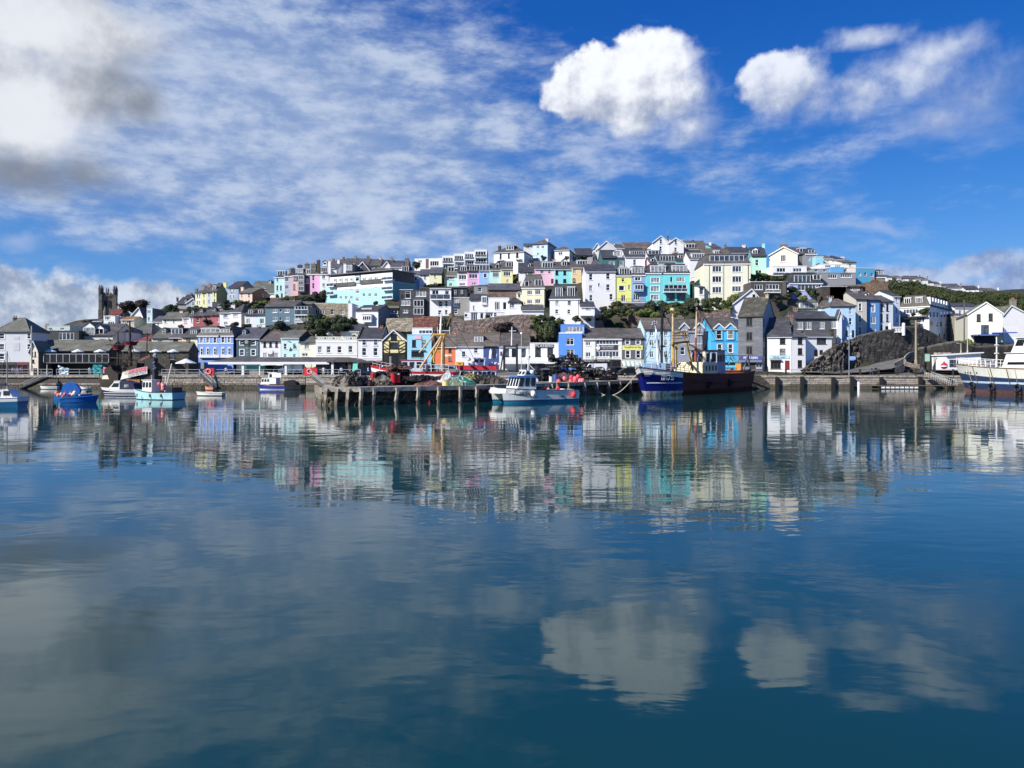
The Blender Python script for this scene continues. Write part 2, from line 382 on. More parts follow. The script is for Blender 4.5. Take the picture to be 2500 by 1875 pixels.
def PYi(s, y): return y if y is not None else 0
class H:
 """a house whose front stands at pixel columns x0..x1 (left, right), base row yb, eave row ye, ridge row yr, at distance Y"""
 def __init__(s, x0, x1, yb, ye, yr, c, label, w=(), t='r', d=8.0, rot=0.0, Y=None, roof=None, ch=(), dm=(), side=None, sw=(), band=None, name='house',
                 cat='house', dr=(), apx=None, group='houses above the harbour', wall=None, pipe=(), qn=None, cope=False, fnd=3.0, ov=.22, anchor=True, sh=()):
  s.Y = Y if Y else 146 + (908 - PY(yb)) * .25
  s.r = rad(rot); s.c, s.s = math.cos(s.r), math.sin(s.r)
  k0 = (PX(x0) - 1250) / F; s.ox, s.oy = k0 * s.Y, s.Y
  s.oz = CAMZ + (HOR - PY(yb)) / F * s.Y
  s.root = empty(name, (s.ox, s.oy, s.oz), s.r, label, cat, group)
  s.W, s.he = s.loc(x1, yb)[0], s.loc(x0, ye)[1]
  s.d = d; s.t = t
  if anchor:
   for u, v, z in ((0, -.3, 0), (s.W, -.3, 0), (s.W / 2, d * .5, .2), (s.W * .5, d, .8)):
    anchors.append((s.ox + u * s.c - v * s.s, s.oy + u * s.s + v * s.c, s.oz + z))
  vr = {'r': d / 2, 'h': d / 2, 'm': .9, 'l': d, 'g': 0, 'f': 0}[t]
  s.hr = s.locv(yr, vr) if yr is not None else s.he
  s.hr = max(s.hr, s.he + .02)
  s.vr = vr
  s.wm = wall or paint(c); s.sm = paint(side) if isinstance(side, str) else (side or s.wm); s.rf = roof or R.choice([SL, SL, SLD, SLX])  # side colours, on many houses, carry the flank's shade painted in
  s.u_apex = s.loc(apx, yb)[0] if apx is not None else s.W / 2
  s.make_wall(list(w), list(sw), fnd)
  if t in 'rghl': s.make_roof(ov)
  elif t == 'm': s.make_mansard()
  else: s.make_flat()
  s.add_windows(w); s.add_side_windows(sw)
  for a in ch: s.chimney(*a)
  for a in dm: s.dormer(*a)
  if not ch and t in 'rh' and s.W > 4 and R.random() < .6: s.chimney(x1 - 3 if R.random() < .6 else x0 + 4, PYi(s, yr) - R.uniform(14, 26), R.uniform(18, 30), R.choice([1, 2, 3, 4]))
  for (x, y0, y1, wd, cc) in dr: s.door(x, y0, y1, wd, cc)
  if band:
   mb = MB()
   for y, h_, cc in band:
    z = s.loc(x0, y)[1]; mb.box(-.03, s.W + .03, -.07, -.005, z - h_ / 2, z + h_ / 2)
   mb.build('string_course', paint(band[0][2]), s.root)
  for x in pipe:
   u = s.loc(x, yb)[0]; mb = MB(); mb.tube((u, -.08, 0), (u, -.08, s.he - .05), .05, n=6); mb.box(u - .09, u + .09, -.16, -.01, s.he - .3, s.he - .05); mb.build('drainpipe', BLACK if R.random() < .5 else GREYP, s.root)
  if qn:
   mb = MB(); n_ = int(s.he / .42)
   for i in range(n_):
    for u in (0, s.W):
     e = .38 if i % 2 else .24; a, b = (u - .02, u + e) if u == 0 else (u - e, u + .02); mb.box(a, b, -.05, -.004, i * .42 + .03, i * .42 + .4)
   mb.build('quoin', paint(qn), s.root)
  for q in sh: s.shop(*q)
 def loc(s, x, y, v=0.0):
  k = (PX(x) - 1250) / F
  u = (k * (s.oy + v * s.c) - s.ox + v * s.s) / (s.c - k * s.s)
  Yp = s.oy + u * s.s + v * s.c
  return u, CAMZ + (HOR - PY(y)) / F * Yp - s.oz
 def locv(s, y, v):
  return CAMZ + (HOR - PY(y)) / F * (s.oy + v * s.c) - s.oz
 def locside(s, x, y):
  k = (PX(x) - 1250) / F; w = s.W
  v = (k * (s.oy + w * s.s) - s.ox - w * s.c) / (-s.s - k * s.c)
  return v, CAMZ + (HOR - PY(y)) / F * (s.oy + w * s.s + v * s.c) - s.oz
 def rect(s, q, side=False):
  x, y, w, h = q[:4]; y0, y1 = y + h / 2, y - h / 2
  f = s.locside if side else s.loc
  a, b = f(x - w / 2, y)[0], f(x + w / 2, y)[0]
  return min(a, b), max(a, b), f(x, y0)[1], f(x, y1)[1]
 def make_wall(s, wins, swins, fnd):
  mb = MB(); W, he, d = s.W, s.he, s.d; wm, sm = s.wm, s.sm
  def panel(wd, top, rects, P, mat):
   us = sorted({0.0, wd} | {q[0] for q in rects} | {q[1] for q in rects}); zs = sorted({-fnd, top} | {q[2] for q in rects} | {q[3] for q in rects})
   for a, b in zip(us, us[1:]):
    if b - a < 1e-4: continue
    run = None
    for z0, z1 in zip(zs, zs[1:]):
     cu, cz = (a + b) / 2, (z0 + z1) / 2
     hole = any(q[0] < cu < q[1] and q[2] < cz < q[3] for q in rects)
     if hole:
      if run is not None: mb.face([P(a, 0, run), P(b, 0, run), P(b, 0, z0), P(a, 0, z0)], mat); run = None
     elif run is None: run = z0
    if run is not None: mb.face([P(a, 0, run), P(b, 0, run), P(b, 0, top), P(a, 0, top)], mat)
   D = .14
   for (a, b, z0, z1) in rects:
    mb.face([P(a, 0, z0), P(b, 0, z0), P(b, D, z0), P(a, D, z0)], mat); mb.face([P(a, D, z1), P(b, D, z1), P(b, 0, z1), P(a, 0, z1)], mat)
    mb.face([P(a, 0, z1), P(a, 0, z0), P(a, D, z0), P(a, D, z1)], mat); mb.face([P(b, 0, z0), P(b, 0, z1), P(b, D, z1), P(b, D, z0)], mat)
  def good(q, wd, top): return q[0] > .02 and q[1] < wd - .02 and q[3] < top - .02 and q[2] > -fnd and q[1] - q[0] > .1
  s.rects = [s.rect(q) for q in wins]; s.ok = [good(r, W, he) and 'P' not in q[4] and 'a' not in q[4] for r, q in zip(s.rects, wins)]
  s.srects = [s.rect(q, True) for q in swins]; s.sok = [good(r, d, he) for r in s.srects]
  panel(W, he, [r for r, o in zip(s.rects, s.ok) if o], lambda u, v, z: (u, v, z), wm)
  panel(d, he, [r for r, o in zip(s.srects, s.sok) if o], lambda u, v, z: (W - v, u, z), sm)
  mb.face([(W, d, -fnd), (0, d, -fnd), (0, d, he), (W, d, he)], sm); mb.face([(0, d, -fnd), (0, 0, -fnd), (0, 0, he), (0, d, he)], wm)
  if s.t == 'r':
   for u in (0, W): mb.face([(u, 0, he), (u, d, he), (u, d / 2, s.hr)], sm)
  if s.t == 'l':
   for u in (0, W): mb.face([(u, 0, he), (u, d, he), (u, d, s.hr)], sm)
   mb.face([(0, d, he), (W, d, he), (W, d, s.hr), (0, d, s.hr)], sm)
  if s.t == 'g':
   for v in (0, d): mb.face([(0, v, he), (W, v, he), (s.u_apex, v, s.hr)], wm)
  mb.build('wall', None, s.root)
 def make_roof(s, ov):
  mb = MB(); W, he, d, hr = s.W, s.he, s.d, s.hr; t = .13; t_ = s.t
  if t_ == 'r':
   sl = (hr - he) / (d / 2); zo = he - ov * sl
   for a, b in (((-ov, zo), (d / 2, hr)), ((d + ov, zo), (d / 2, hr))):
    P = [(-.12, a[0], a[1]), (W + .12, a[0], a[1]), (W + .12, b[0], b[1]), (-.12, b[0], b[1])]
    Q = [(x, y, z + t) for x, y, z in P]
    mb.face(P[::-1]); mb.face(Q)
    for i in range(4): j = (i + 1) % 4; mb.face([P[i], P[j], Q[j], Q[i]])
   mb.tube((-.13, d / 2, hr + t), (W + .13, d / 2, hr + t), .1, n=5)
  elif t_ == 'l':
   sl = (hr - he) / d
   P = [(-.12, -ov, he - ov * sl), (W + .12, -ov, he - ov * sl), (W + .12, d + .05, hr), (-.12, d + .05, hr)]; Q = [(x, y, z + t) for x, y, z in P]
   mb.face(P[::-1]); mb.face(Q)
   for i in range(4): j = (i + 1) % 4; mb.face([P[i], P[j], Q[j], Q[i]])
  elif t_ == 'g':
   ua = s.u_apex
   for e in (-1, 1):
    u0 = -ov if e < 0 else W + ov; sl = (hr - he) / (ua if e < 0 else W - ua); z0 = he - ov * sl
    P = [(u0, -.25, z0), (ua, -.25, hr), (ua, d + .1, hr), (u0, d + .1, z0)]; Q = [(x, y, z + t) for x, y, z in P]
    mb.face(P); mb.face(Q[::-1])
    for i in range(4): j = (i + 1) % 4; mb.face([P[i], P[j], Q[j], Q[i]])
   bb = MB()
   for e in (-1, 1):
    u0 = -ov if e < 0 else W + ov; sl = (hr - he) / (ua if e < 0 else W - ua); z0 = he - ov * sl
    P = [(u0, z0 - .12), (ua, hr - .12), (ua, hr + t + .02), (u0, z0 + t + .02)]
    if e > 0: P = P[::-1]
    bb.prism(P, -.31, -.26)
   bb.build('bargeboard', WHITE, s.root)
  else:
   i_ = min(d / 2, W * .42); r0, r1 = (i_, d / 2, hr), (W - i_, d / 2, hr)
   c4 = [(-ov, -ov, he), (W + ov, -ov, he), (W + ov, d + ov, he), (-ov, d + ov, he)]
   mb.face([c4[0], c4[1], r1, r0]); mb.face([c4[2], c4[3], r0, r1]); mb.face([c4[1], c4[2], r1]); mb.face([c4[3], c4[0], r0])
   e4 = [(x, y, z - .14) for x, y, z in c4]
   for i in range(4): j = (i + 1) % 4; mb.face([e4[i], e4[j], c4[j], c4[i]])
   mb.face(e4[::-1])
   for a, b in ((c4[0], r0), (c4[1], r1), (c4[2], r1), (c4[3], r0), (r0, r1)): mb.tube(a, b, .08, n=4)
  mb.build('roof', s.rf, s.root)
  if t_ in 'rlh':
   gm = MB(); gm.tube((-.1, -ov - .06, he - .12), (W + .1, -ov - .06, he - .12), .07, n=5); gm.build('gutter', BLACK if R.random() < .5 else WHITE, s.root)
 def make_mansard(s):
  mb = MB(); W, he, d, hr = s.W, s.he, s.d, s.hr; k = .9
  b4 = [(-.15, -.15, he), (W + .15, -.15, he), (W + .15, d, he), (-.15, d, he)]; t4 = [(k, k, hr), (W - k, k, hr), (W - k, d, hr), (k, d, hr)]
  for i in range(4): j = (i + 1) % 4; mb.face([b4[i], b4[j], t4[j], t4[i]])
  mb.face(t4); mb.face(b4[::-1]); mb.box(k - .1, W - k + .1, k - .12, d, hr, hr + .12)
  mb.build('roof', s.rf, s.root)
  e = MB(); e.box(-.18, W + .18, -.2, -.01, he - .18, he + .04); e.build('cornice', WHITE, s.root)
 def make_flat(s):
  mb = MB(); W, he, d = s.W, s.he, s.d
  mb.box(.02, W - .02, .02, d - .02, he - .3, he - .12); mb.build('roof', LEAD, s.root)
  cp = MB(); cp.box(-.06, W + .06, -.06, .16, he, he + .1); cp.box(-.06, .16, .16, d, he, he + .1); cp.box(W - .16, W + .06, .16, d, he, he + .1)
  cp.build('coping', s.wm if R.random() < .5 else WHITE, s.root)
 def add_windows(s, wins):
  for q, r, ok in zip(wins, s.rects, s.ok):
   st, fr = q[4], q[5]; v = .06 if ok else -.05
   mb = MB(); window_mesh(mb, *r, v, st, FR[fr], 'n' not in st)
   if 'S' in st: # painted surround
    m_ = FR[fr]; a, b, z0, z1 = r; e = .16
    mb.box(a - e, a, -.04, -.003, z0, z1 + e, m_); mb.box(b, b + e, -.04, -.003, z0, z1 + e, m_); mb.box(a, b, -.04, -.003, z1, z1 + e, m_)
   w_ = mb.build('window', None, s.root)
   p = MB(); pane_quad(p, *r, v + .025, st); p.build('pane', pane_kind(st), w_)
 def add_side_windows(s, wins):
  for q, r, ok in zip(wins, s.srects, s.sok):
   mb = MB(); window_mesh(mb, *r, .06 if ok else -.05, q[4], FR[q[5]]); w_ = mb.build('window', None, s.root)
   w_.matrix_local = Matrix.Translation((s.W, 0, 0)) @ Matrix.Rotation(rad(90), 4, 'Z')
   p = MB(); pane_quad(p, *r, (.06 if ok else -.05) + .025, q[4]); p.build('pane', pane_kind(q[4]), w_)
 def roof_v(s, z):
  if s.t == 'm': return .9 * (z - s.he) / max(.1, s.hr - s.he)
  if s.t == 'l': return s.d * (z - s.he) / max(.1, s.hr - s.he)
  return (z - s.he) / max(.1, s.hr - s.he) * s.d / 2
 def chimney(s, x, yt, wd, pots=2, c=None):
  v = s.d / 2 if s.t in 'rh' else 1.2 if s.t == 'm' else s.d * .6
  u, z1 = s.loc(x, yt, v); wm = wd / T[2] / F * s.Y / 2
  z0 = (s.hr if s.t in 'rh' else s.he) - 1.3
  mb = MB(); mb.box(u - wm, u + wm, v - .35, v + .35, z0, z1 - .3); mb.box(u - wm - .06, u + wm + .06, v - .41, v + .41, z1 - .3, z1 - .12)
  o = mb.build('chimney', c and paint(c) or R.choice([ST, s.wm, STD, paint('#8a8074')]), s.root)
  if R.random() < .3:
   p = MB(); p.tube((u, v, z1), (u, v, z1 + 1.5), .02, n=3); p.tube((u - .35, v, z1 + 1.4), (u + .35, v, z1 + 1.4), .015, n=3); p.tube((u - .2, v, z1 + 1.25), (u + .2, v, z1 + 1.25), .012, n=3); p.build('aerial', GREYP, o)
  for i in range(pots):
   p = MB(); uu = u + (i - (pots - 1) / 2) * .4; p.tube((uu, v, z1 - .12), (uu, v, z1 + .32), .12, .09, 8); p.build('chimney_pot', plain('#a5673f', .8, name='terracotta'), o)
 def dormer(s, x, y, w, h, st='c', rt='f', cheek=None, fr='w'):
  v = .2 if s.t == 'm' else 1.2
  for _ in range(4):
   zb = s.loc(x, y + h / 2, v)[1]; v = max(.05, min(s.d / 2 - .3, s.roof_v(zb)))
  u0, u1 = s.loc(x - w / 2, y, v)[0], s.loc(x + w / 2, y, v)[0]; zb = s.loc(x, y + h / 2, v)[1]; zt = s.loc(x, y - h / 2, v)[1]
  if s.t == 'f': zb = s.he - .1; v = .6
  ve = min(s.d / 2, s.roof_v(zt) + .4) if s.t in 'rhl' else 2.5
  ve = max(ve, v + 1.2)
  ck = cheek or s.rf; mb = MB()
  mb.box(u0, u1, v, ve, zb - .35, zt, ck)
  if rt == 'f': mb.box(u0 - .12, u1 + .12, v - .15, ve, zt, zt + .12, LEAD if R.random() < .6 else FR[fr])
  else:
   k = (u1 - u0) * .38; um = (u0 + u1) / 2
   mb.prism([(u0, zt), (u1, zt), (um, zt + k)], v, ve + .8, FR[fr])
   for a, b in (((u0 - .15, zt - .1), (um, zt + k + .05)), ((um, zt + k + .05), (u1 + .15, zt - .1))):
    mb.prism([a, b, (b[0], b[1] + .14), (a[0], a[1] + .14)], v - .18, ve + .8, s.rf)
  o = mb.build('dormer', None, s.root)
  m2 = MB(); window_mesh(m2, u0 + .03, u1 - .03, zb, zt - .02, v - .07, st, FR[fr], False); pane_quad(m2, u0 + .06, u1 - .06, zb + .03, zt - .05, v - .045, st, pane_kind(st))
  m2.build('window', None, o)
 def door(s, x, y0, y1, wd, c):
  u, z1 = s.loc(x, y0); z0 = s.loc(x, y1)[1]; a = wd / T[2] / F * s.Y / 2
  mb = MB(); mb.box(u - a, u + a, -.05, -.01, z0, z1); mb.box(u - a * .7, u + a * .7, -.075, -.05, z0 + .2, z0 + (z1 - z0) * .45); mb.box(u - a * .7, u + a * .7, -.075, -.05, z0 + (z1 - z0) * .55, z1 - .15)
  o = mb.build('door', plain(c, .5, name='door_paint'), s.root)
  h_ = MB(); h_.ball((u + a * .7, -.11, (z0 + z1) / 2), .05, 6, 4); h_.build('handle', plain('#b9a25c', .3, .8, 'brass'), o)
 def bay(s, x, y, w, h, dep, st, c=None, fr='w', n=1, cap=True):
  """a box bay standing out of the front, with its windows"""
  v = -dep; u0, z0 = s.loc(x - w / 2, y + h / 2, v); u1, z1 = s.loc(x + w / 2, y - h / 2, v)
  mb = MB(); mb.box(u0, u1, v, -.005, z0 - .3, z1 + .1, paint(c) if isinstance(c, str) else (c or s.wm)); 
  if cap: mb.box(u0 - .1, u1 + .1, v - .1, -.006, z1 + .1, z1 + .22, LEAD)
  o = mb.build('bay', None, s.root)
  for i in range(n):
   m2 = MB(); za = z0 + (z1 - z0) * (i + .08) / n; zb = z0 + (z1 - z0) * (i + .92) / n
   window_mesh(m2, u0 + .12, u1 - .12, za, zb, v - .06, st, FR[fr], False); pane_quad(m2, u0 + .16, u1 - .16, za + .03, zb - .03, v - .035, st, pane_kind(st)); m2.build('window', None, o)
  return o
 def balcony(s, x, y, w, h, dep=1.3, style='glass', c=None, gk=3):
  v = -dep; u0, z0 = s.loc(x - w / 2, y, v); u1, z1 = s.loc(x + w / 2, y - h, v); m = paint(c) if c else WHITE
  mb = MB(); mb.box(u0, u1, v, -.01, z0 - .18, z0, m); o = mb.build('balcony', None, s.root)
  r = MB(); r.box(u0, u1, v, v + .05, z1 - .05, z1, WHITE if style != 'dark' else BLACK)
  n = max(2, int((u1 - u0) / 1.2))
  for i in range(n + 1): x_ = u0 + (u1 - u0) * i / n; r.box(x_ - .025, x_ + .025, v, v + .05, z0, z1 - .05, WHITE if style != 'dark' else BLACK)
  if style == 'glass': r.box(u0 + .02, u1 - .02, v + .02, v + .035, z0 + .06, z1 - .07, glass(gk))
  else:
   k = int((u1 - u0) / .3)
   for i in range(k): x_ = u0 + (u1 - u0) * (i + .5) / k; r.box(x_ - .012, x_ + .012, v + .01, v + .035, z0, z1 - .05, BLACK if style == 'dark' else WHITE)
  r.build('railing', None, o)
 def slab(s, x0, x1, y0, y1, dep, c, name='panel', v0=-.004):
  """a flat board or box on the front between two pixel rows"""
  v = -dep; u0, za = s.loc(x0, y0, v); u1, zb = s.loc(x1, y1, v)
  mb = MB(); mb.box(u0, u1, v, v0, min(za, zb), max(za, zb)); return mb.build(name, paint(c) if isinstance(c, str) else c, s.root)
 def text(s, txt, x, y, h, c='#f4f4f4', v=-.14, parent=None, wfit=None, mat=None):
  u, z = s.loc(x, y, v); hh = h / T[2] / F * s.Y
  wf = wfit / T[2] / F * s.Y if wfit else None
  return lettering(txt, hh, mat or plain(c, .6, name='sign_lettering'), parent or s.root, (u, v, z), (rad(90), 0, 0), wf)
 def shop(s, x0, x1, y0, y1, c, fascia=None, door=True, awn=None):
  """shopfront: fascia board, big panes with mullions, recessed dark door"""
  u0, z1 = s.loc(x0, y0, -.1); u1, z0 = s.loc(x1, y1, -.1); m = paint(c)
  z0 = max(z0, .05); mb = MB(); f_ = min(.55, (z1 - z0) * .22)
  mb.box(u0, u1, -.18, -.004, z1 - f_, z1, m); mb.box(u0, u1, -.14, -.004, z0, z0 + .45, m)
  n = max(2, int((u1 - u0) / 1.3))
  for i in range(n + 1): x_ = u0 + (u1 - u0) * i / n; mb.box(x_ - .06, x_ + .06, -.15, -.005, z0 + .45, z1 - f_, m)
  o = mb.build('shopfront', None, s.root)
  p = MB(); p.box(u0 + .03, u1 - .03, -.06, -.02, z0 + .46, z1 - f_ - .01); p.build('pane', glass(0), o)
  if awn:
   a = MB(); n = 10
   for i in range(n):
    a_, b_ = u0 + (u1 - u0) * i / n, u0 + (u1 - u0) * (i + 1) / n
    a.face([(a_, -.19, z1 - f_), (b_, -.19, z1 - f_), (b_, -1.5, z1 - f_ - .75), (a_, -1.5, z1 - f_ - .75)], paint(awn if i % 2 else '#e9e9e2'))
    a.face([(a_, -1.5, z1 - f_ - .75), (b_, -1.5, z1 - f_ - .75), (b_, -1.5, z1 - f_ - 1.0), (a_, -1.5, z1 - f_ - 1.0)], paint(awn if i % 2 else '#e9e9e2'))
   a.build('awning', None, s.root)
_lt = {}
def lettering(txt, h, mat, parent, loc, rot, wfit=None):
 cu = bpy.data.curves.new('lettering', 'FONT'); cu.body = txt; cu.size = h * 1.38; cu.align_x = 'CENTER'; cu.align_y = 'CENTER'; cu.extrude = .012; cu.resolution_u = 2
 o = bpy.data.objects.new('lettering', cu); col.objects.link(o)
 bpy.context.view_layer.update()
 me = bpy.data.meshes.new_from_object(o.evaluated_get(bpy.context.evaluated_depsgraph_get()))
 bpy.data.objects.remove(o); bpy.data.curves.remove(cu)
 me.materials.clear(); me.materials.append(mat)
 for p in me.polygons: p.material_index = 0
 if wfit:
  xs = [v.co.x for v in me.vertices]; k = wfit / max(.01, max(xs) - min(xs))
  for v in me.vertices: v.co.x *= k
 o = link('lettering', me, parent); o.location = loc; o.rotation_euler = rot
 return o
# ================================================================ TOWN, left part
tile('A')
FG = 'houses along the quay'
h = H(-60, 350, 1172, 632, 470, '#c9ccd2', 'big pale grey hip-roofed quayside building at the left edge of the photo', t='h', d=6, Y=143, roof=SLG, group=FG,
      w=g('sS', 60, 72, [22], [685, 815, 930]) + g('s', 46, 70, [347], [685, 812]), ch=[(180, 462, 22)])
h.slab(158, 232, 765, 860, .05, '#bfc2c8', 'blind_window'); h.slab(162, 228, 690, 722, .05, '#bfc2c8', 'blind_window')
h.shop(-55, 190, 995, 1165, '#26262b'); h.shop(205, 335, 995, 1165, '#6b2430')
h = H(352, 456, 1172, 862, 748, '#e9dcc2', 'narrow cream gabled building with bare walls at the end of the long stone market', t='g', d=4, Y=139.5, roof=SLG, group=FG, side='#6f6a62',
      w=g('k', 18, 60, [385, 420], [900]) + g('k', 30, 40, [395], [985]), dr=[(420, 1068, 1170, 44, '#141416')])
h = H(458, 1300, 1172, 858, 742, '#5d5a57', 'long low stone market building with dark arcade and roof terrace', d=6, Y=144, roof=SLG, group=FG, wall=STD, w=g('k', 70, 70, [640, 880, 1090, 1250], [905]))
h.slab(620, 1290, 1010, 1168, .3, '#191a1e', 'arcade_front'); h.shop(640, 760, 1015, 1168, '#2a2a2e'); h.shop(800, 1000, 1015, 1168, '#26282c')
mkt = h
h.balcony(905, 998, 775, 100, 4.2, 'glass', '#5b5f64', 0)
tile('B')
h = H(-190, 555, 1235, 1000, 905, '#5a554f', 'eastern half of the long stone market, ending beside the cream house', d=4.5, Y=144.3, roof=SLG, group=FG, wall=STD,
      w=g('k', 70, 60, [40, 160, 370], [1045]))
tile('A')
h = H(535, 940, 760, 625, None, '#26272b', 'black flat-roofed block with a wide glazed wall behind the market', t='f', d=9, Y=158, w=g('4B', 185, 88, [788], [688]), ch=[(610, 625, 40)], side='#2b2b2e')
h = H(565, 832, 660, 565, None, '#b9cdc9', 'low pale green roof lodge peeping above the black block', t='f', d=8, Y=168, w=g('', 50, 28, [603, 745], [600]), ch=[(563, 555, 34)])
h = H(942, 1345, 800, 675, 548, '#d8d4c4', 'cream house with two gabled dormers behind the market roof', d=11, Y=160, roof=SLX, w=g('5', 115, 34, [1055], [732]) + g('3', 80, 34, [1225], [732]),
      dm=[(1060, 625, 140, 95, 'L', 'g', WHITE), (1185, 627, 105, 66, 'c', 'g', WHITE)])
h = H(810, 960, 640, 600, 535, '#d9d5c8', 'old roof with a pale gable left of the cream dormer house', d=8, Y=175, roof=SLX)
h = H(1235, 1372, 575, 448, None, '#dfe6ef', 'small white boxy house just under the church tower', t='f', d=7, Y=196, w=g('c', 34, 36, [1268, 1300], [472]) + g('3', 75, 34, [1325], [530]))
h = H(1285, 1500, 760, 630, 565, '#f1f1ee', 'white cottage under a hipped slate roof behind the ship masts', t='h', d=9, Y=165, roof=SLX, w=g('s', 16, 34, [1335, 1395, 1450], [680]))
h = H(1372, 1440, 580, 455, None, '#a9a9a6', 'grey rendered house squeezed beside the white boxy house', t='f', d=7, Y=198, w=g('s', 14, 30, [1400], [490]))
h = H(1565, 1700, 560, 445, 345, '#f2f2f0', 'white gabled house among the dark trees right of the church', t='g', d=9, Y=200, apx=1655, roof=SLD, ch=[(1748, 365, 18, 1)])
h = H(1440, 1600, 580, 490, 462, '#c9b7a2', 'low house with an ochre tiled roof below the trees', d=6, Y=190, roof=slate('#a07850', '#84603f'), w=g('c', 32, 34, [1480, 1530], [520]))
h = H(1475, 1800, 760, 655, 535, '#cfc8bb', 'house under a very broad grey-green slate roof', t='h', d=12, Y=172, roof=SLG)
h = H(1600, 1770, 860, 745, 672, '#e8e3d6', 'house with a faded red tiled roof behind the masts', t='h', d=9, Y=158, roof=slate('#8a4d43', '#6e3b35'))
h = H(1290, 1420, 480, 440, 368, '#7a7066', 'red tiled chapel roof at the foot of the church tower', d=8, Y=238, roof=slate('#7d3f36', '#633029'))
h = H(1100, 1215, 600, 510, 468, '#a9a49a', 'grey house with a pale roof left of the church tower', t='h', d=10, Y=215, roof=SLG)
h = H(1085, 1260, 620, 575, 545, '#d4d0c6', 'long low roof beneath the church tower', d=8, Y=190, roof=SLG)

tile('B')
# skyline terrace climbing to the right
h = H(420, 532, 520, 470, 398, '#8f9398', 'dark slate roof with small white dormers at the low end of the skyline', d=9, Y=226, roof=SLD, dm=[(520, 438, 24, 26, '', 'g', WHITE)], ch=[(430, 400, 14)])
h = H(470, 580, 510, 440, 372, '#e8e8e6', 'white house with two dormers near the low end of the skyline', d=9, Y=232, roof=SLD, dm=[(540, 412, 20, 26, '', 'g', WHITE), (582, 398, 20, 28, '', 'g', WHITE)], ch=[(585, 350, 22)])
h = H(528, 632, 545, 462, 405, '#9aa5b3', 'blue-grey gabled house with one dark window on the left ridge', t='g', d=9, Y=219, apx=612, roof=SLD, w=g('sB', 26, 44, [605], [470]))
TR = 'terrace at the left end of the skyline'
h = H(630, 697, 510, 346, 322, '#efe9d6', 'cream end house with four small windows on the left skyline', Y=214, group=TR, roof=SLX, w=g('s', 14, 34, [655, 680], [385, 455]), ch=[(645, 300, 26)])
h = H(699, 757, 520, 342, 270, '#f0eaa8', 'pale yellow terrace house on the left skyline', Y=212, group=TR, roof=SLX, w=g('s', 12, 44, [728], [370, 446]), ch=[(722, 258, 40)])
h = H(759, 825, 520, 336, 255, '#d5d8e2', 'grey-white terrace house between two yellow ones on the skyline', Y=211.5, group=TR, roof=SLX, w=g('s', 12, 44, [785], [366, 442]), dm=[(812, 300, 18, 34, '', 'g', WHITE)], ch=[(790, 245, 34)])
h = H(827, 868, 520, 328, 240, '#ecec9a', 'yellow-green end house with a wide olive gable on the left skyline', Y=211, group=TR, side='#868a5a', roof=SLX, w=g('s', 12, 44, [846], [362, 438]), dm=[(846, 290, 34, 40, 'c', 'f', WHITE)], ch=[(968, 225, 34)])
h = H(820, 975, 560, 452, 440, '#3a3a3c', 'dark flat-roofed garage block below the olive gable', t='f', d=6, Y=202, w=g('B', 50, 34, [905], [490]))
h = H(998, 1118, 455, 288, 222, '#93a8c0', 'grey-blue house with six small windows next to the olive gable', Y=209, d=10.5, side='#6b7078', roof=SLD, w=g('sS', 16, 34, [1024, 1066], [318, 388]) + g('s', 14, 24, [1045], [350]), ch=[(1070, 225, 14, 1)], rot=-8)
h = H(1125, 1272, 505, 345, 300, '#f7c9b4', 'peach-pink house with shade painted dark orange on its side wall', Y=198, d=9.5, side='#a8714a', roof=SLG, rot=-10, w=g('s', 20, 46, [1155, 1235], [376]) + g('s', 20, 38, [1160, 1235], [448]), sw=g('', 18, 26, [1390], [375]), ch=[(1165, 278, 30, 1)])  # the shaded flank's darkening is put into the side orange
h = H(1240, 1520, 395, 300, 222, '#6f7680', 'big slate-roofed house with small windows left of the mint house', Y=219, d=11, roof=SLG, w=g('c', 30, 24, [1420, 1468], [305]), ch=[(1340, 215, 30)], dm=[(1470, 232, 26, 34, 'L', 'g', WHITE)])
h = H(1405, 1522, 440, 352, 300, '#f0f0ee', 'low white house under a grey roof left of the mint house', Y=212, d=8, roof=SLG)
TS = 'tall coloured terrace on the skyline'
h = H(1521, 1636, 415, 172, 150, '#c2f2e4', 'mint green tall house with a glazed black loft, first of the coloured terrace', Y=207, t='m', d=9, group=TS, roof=SLD, w=g('s', 20, 36, [1555], [200]) + g('s', 20, 58, [1555, 1595], [292]) + g('sk', 18, 50, [1605], [375]), dm=[(1598, 124, 90, 50, '3B', 'f')])
h = H(1637, 1722, 390, 158, 130, '#b9b4c8', 'lilac-grey tall house with paired windows', Y=206.5, t='m', group=TS, roof=SLX, w=g('c', 42, 46, [1662], [196, 281]) + g('3', 26, 32, [1652], [352]), dm=[(1700, 106, 50, 46, 'c', 'f', WHITE)], ch=[(1725, 66, 44)])
h = H(1724, 1802, 400, 152, 120, '#f2b6b2', 'salmon pink house beside the black slate bay', Y=206, t='m', group=TS, roof=SLD, w=g('k', 44, 44, [1760], [188]) + g('k', 22, 64, [1746], [280]))
tile('C')
h = H(281, 400, 590, 375, 350, '#43464c', 'black slate-hung house with a three storey bay of glass', Y=205, t='m', group=TS, roof=SLD, w=g('c', 40, 50, [370], [440]), dm=[(300, 338, 66, 44, '3', 'f'), (386, 345, 40, 44, 'c', 'f', WHITE)], ch=[(300, 276, 44), (372, 262, 44)])
h.bay(312, 460, 66, 165, 1.1, '3', '#4b5058', n=3)
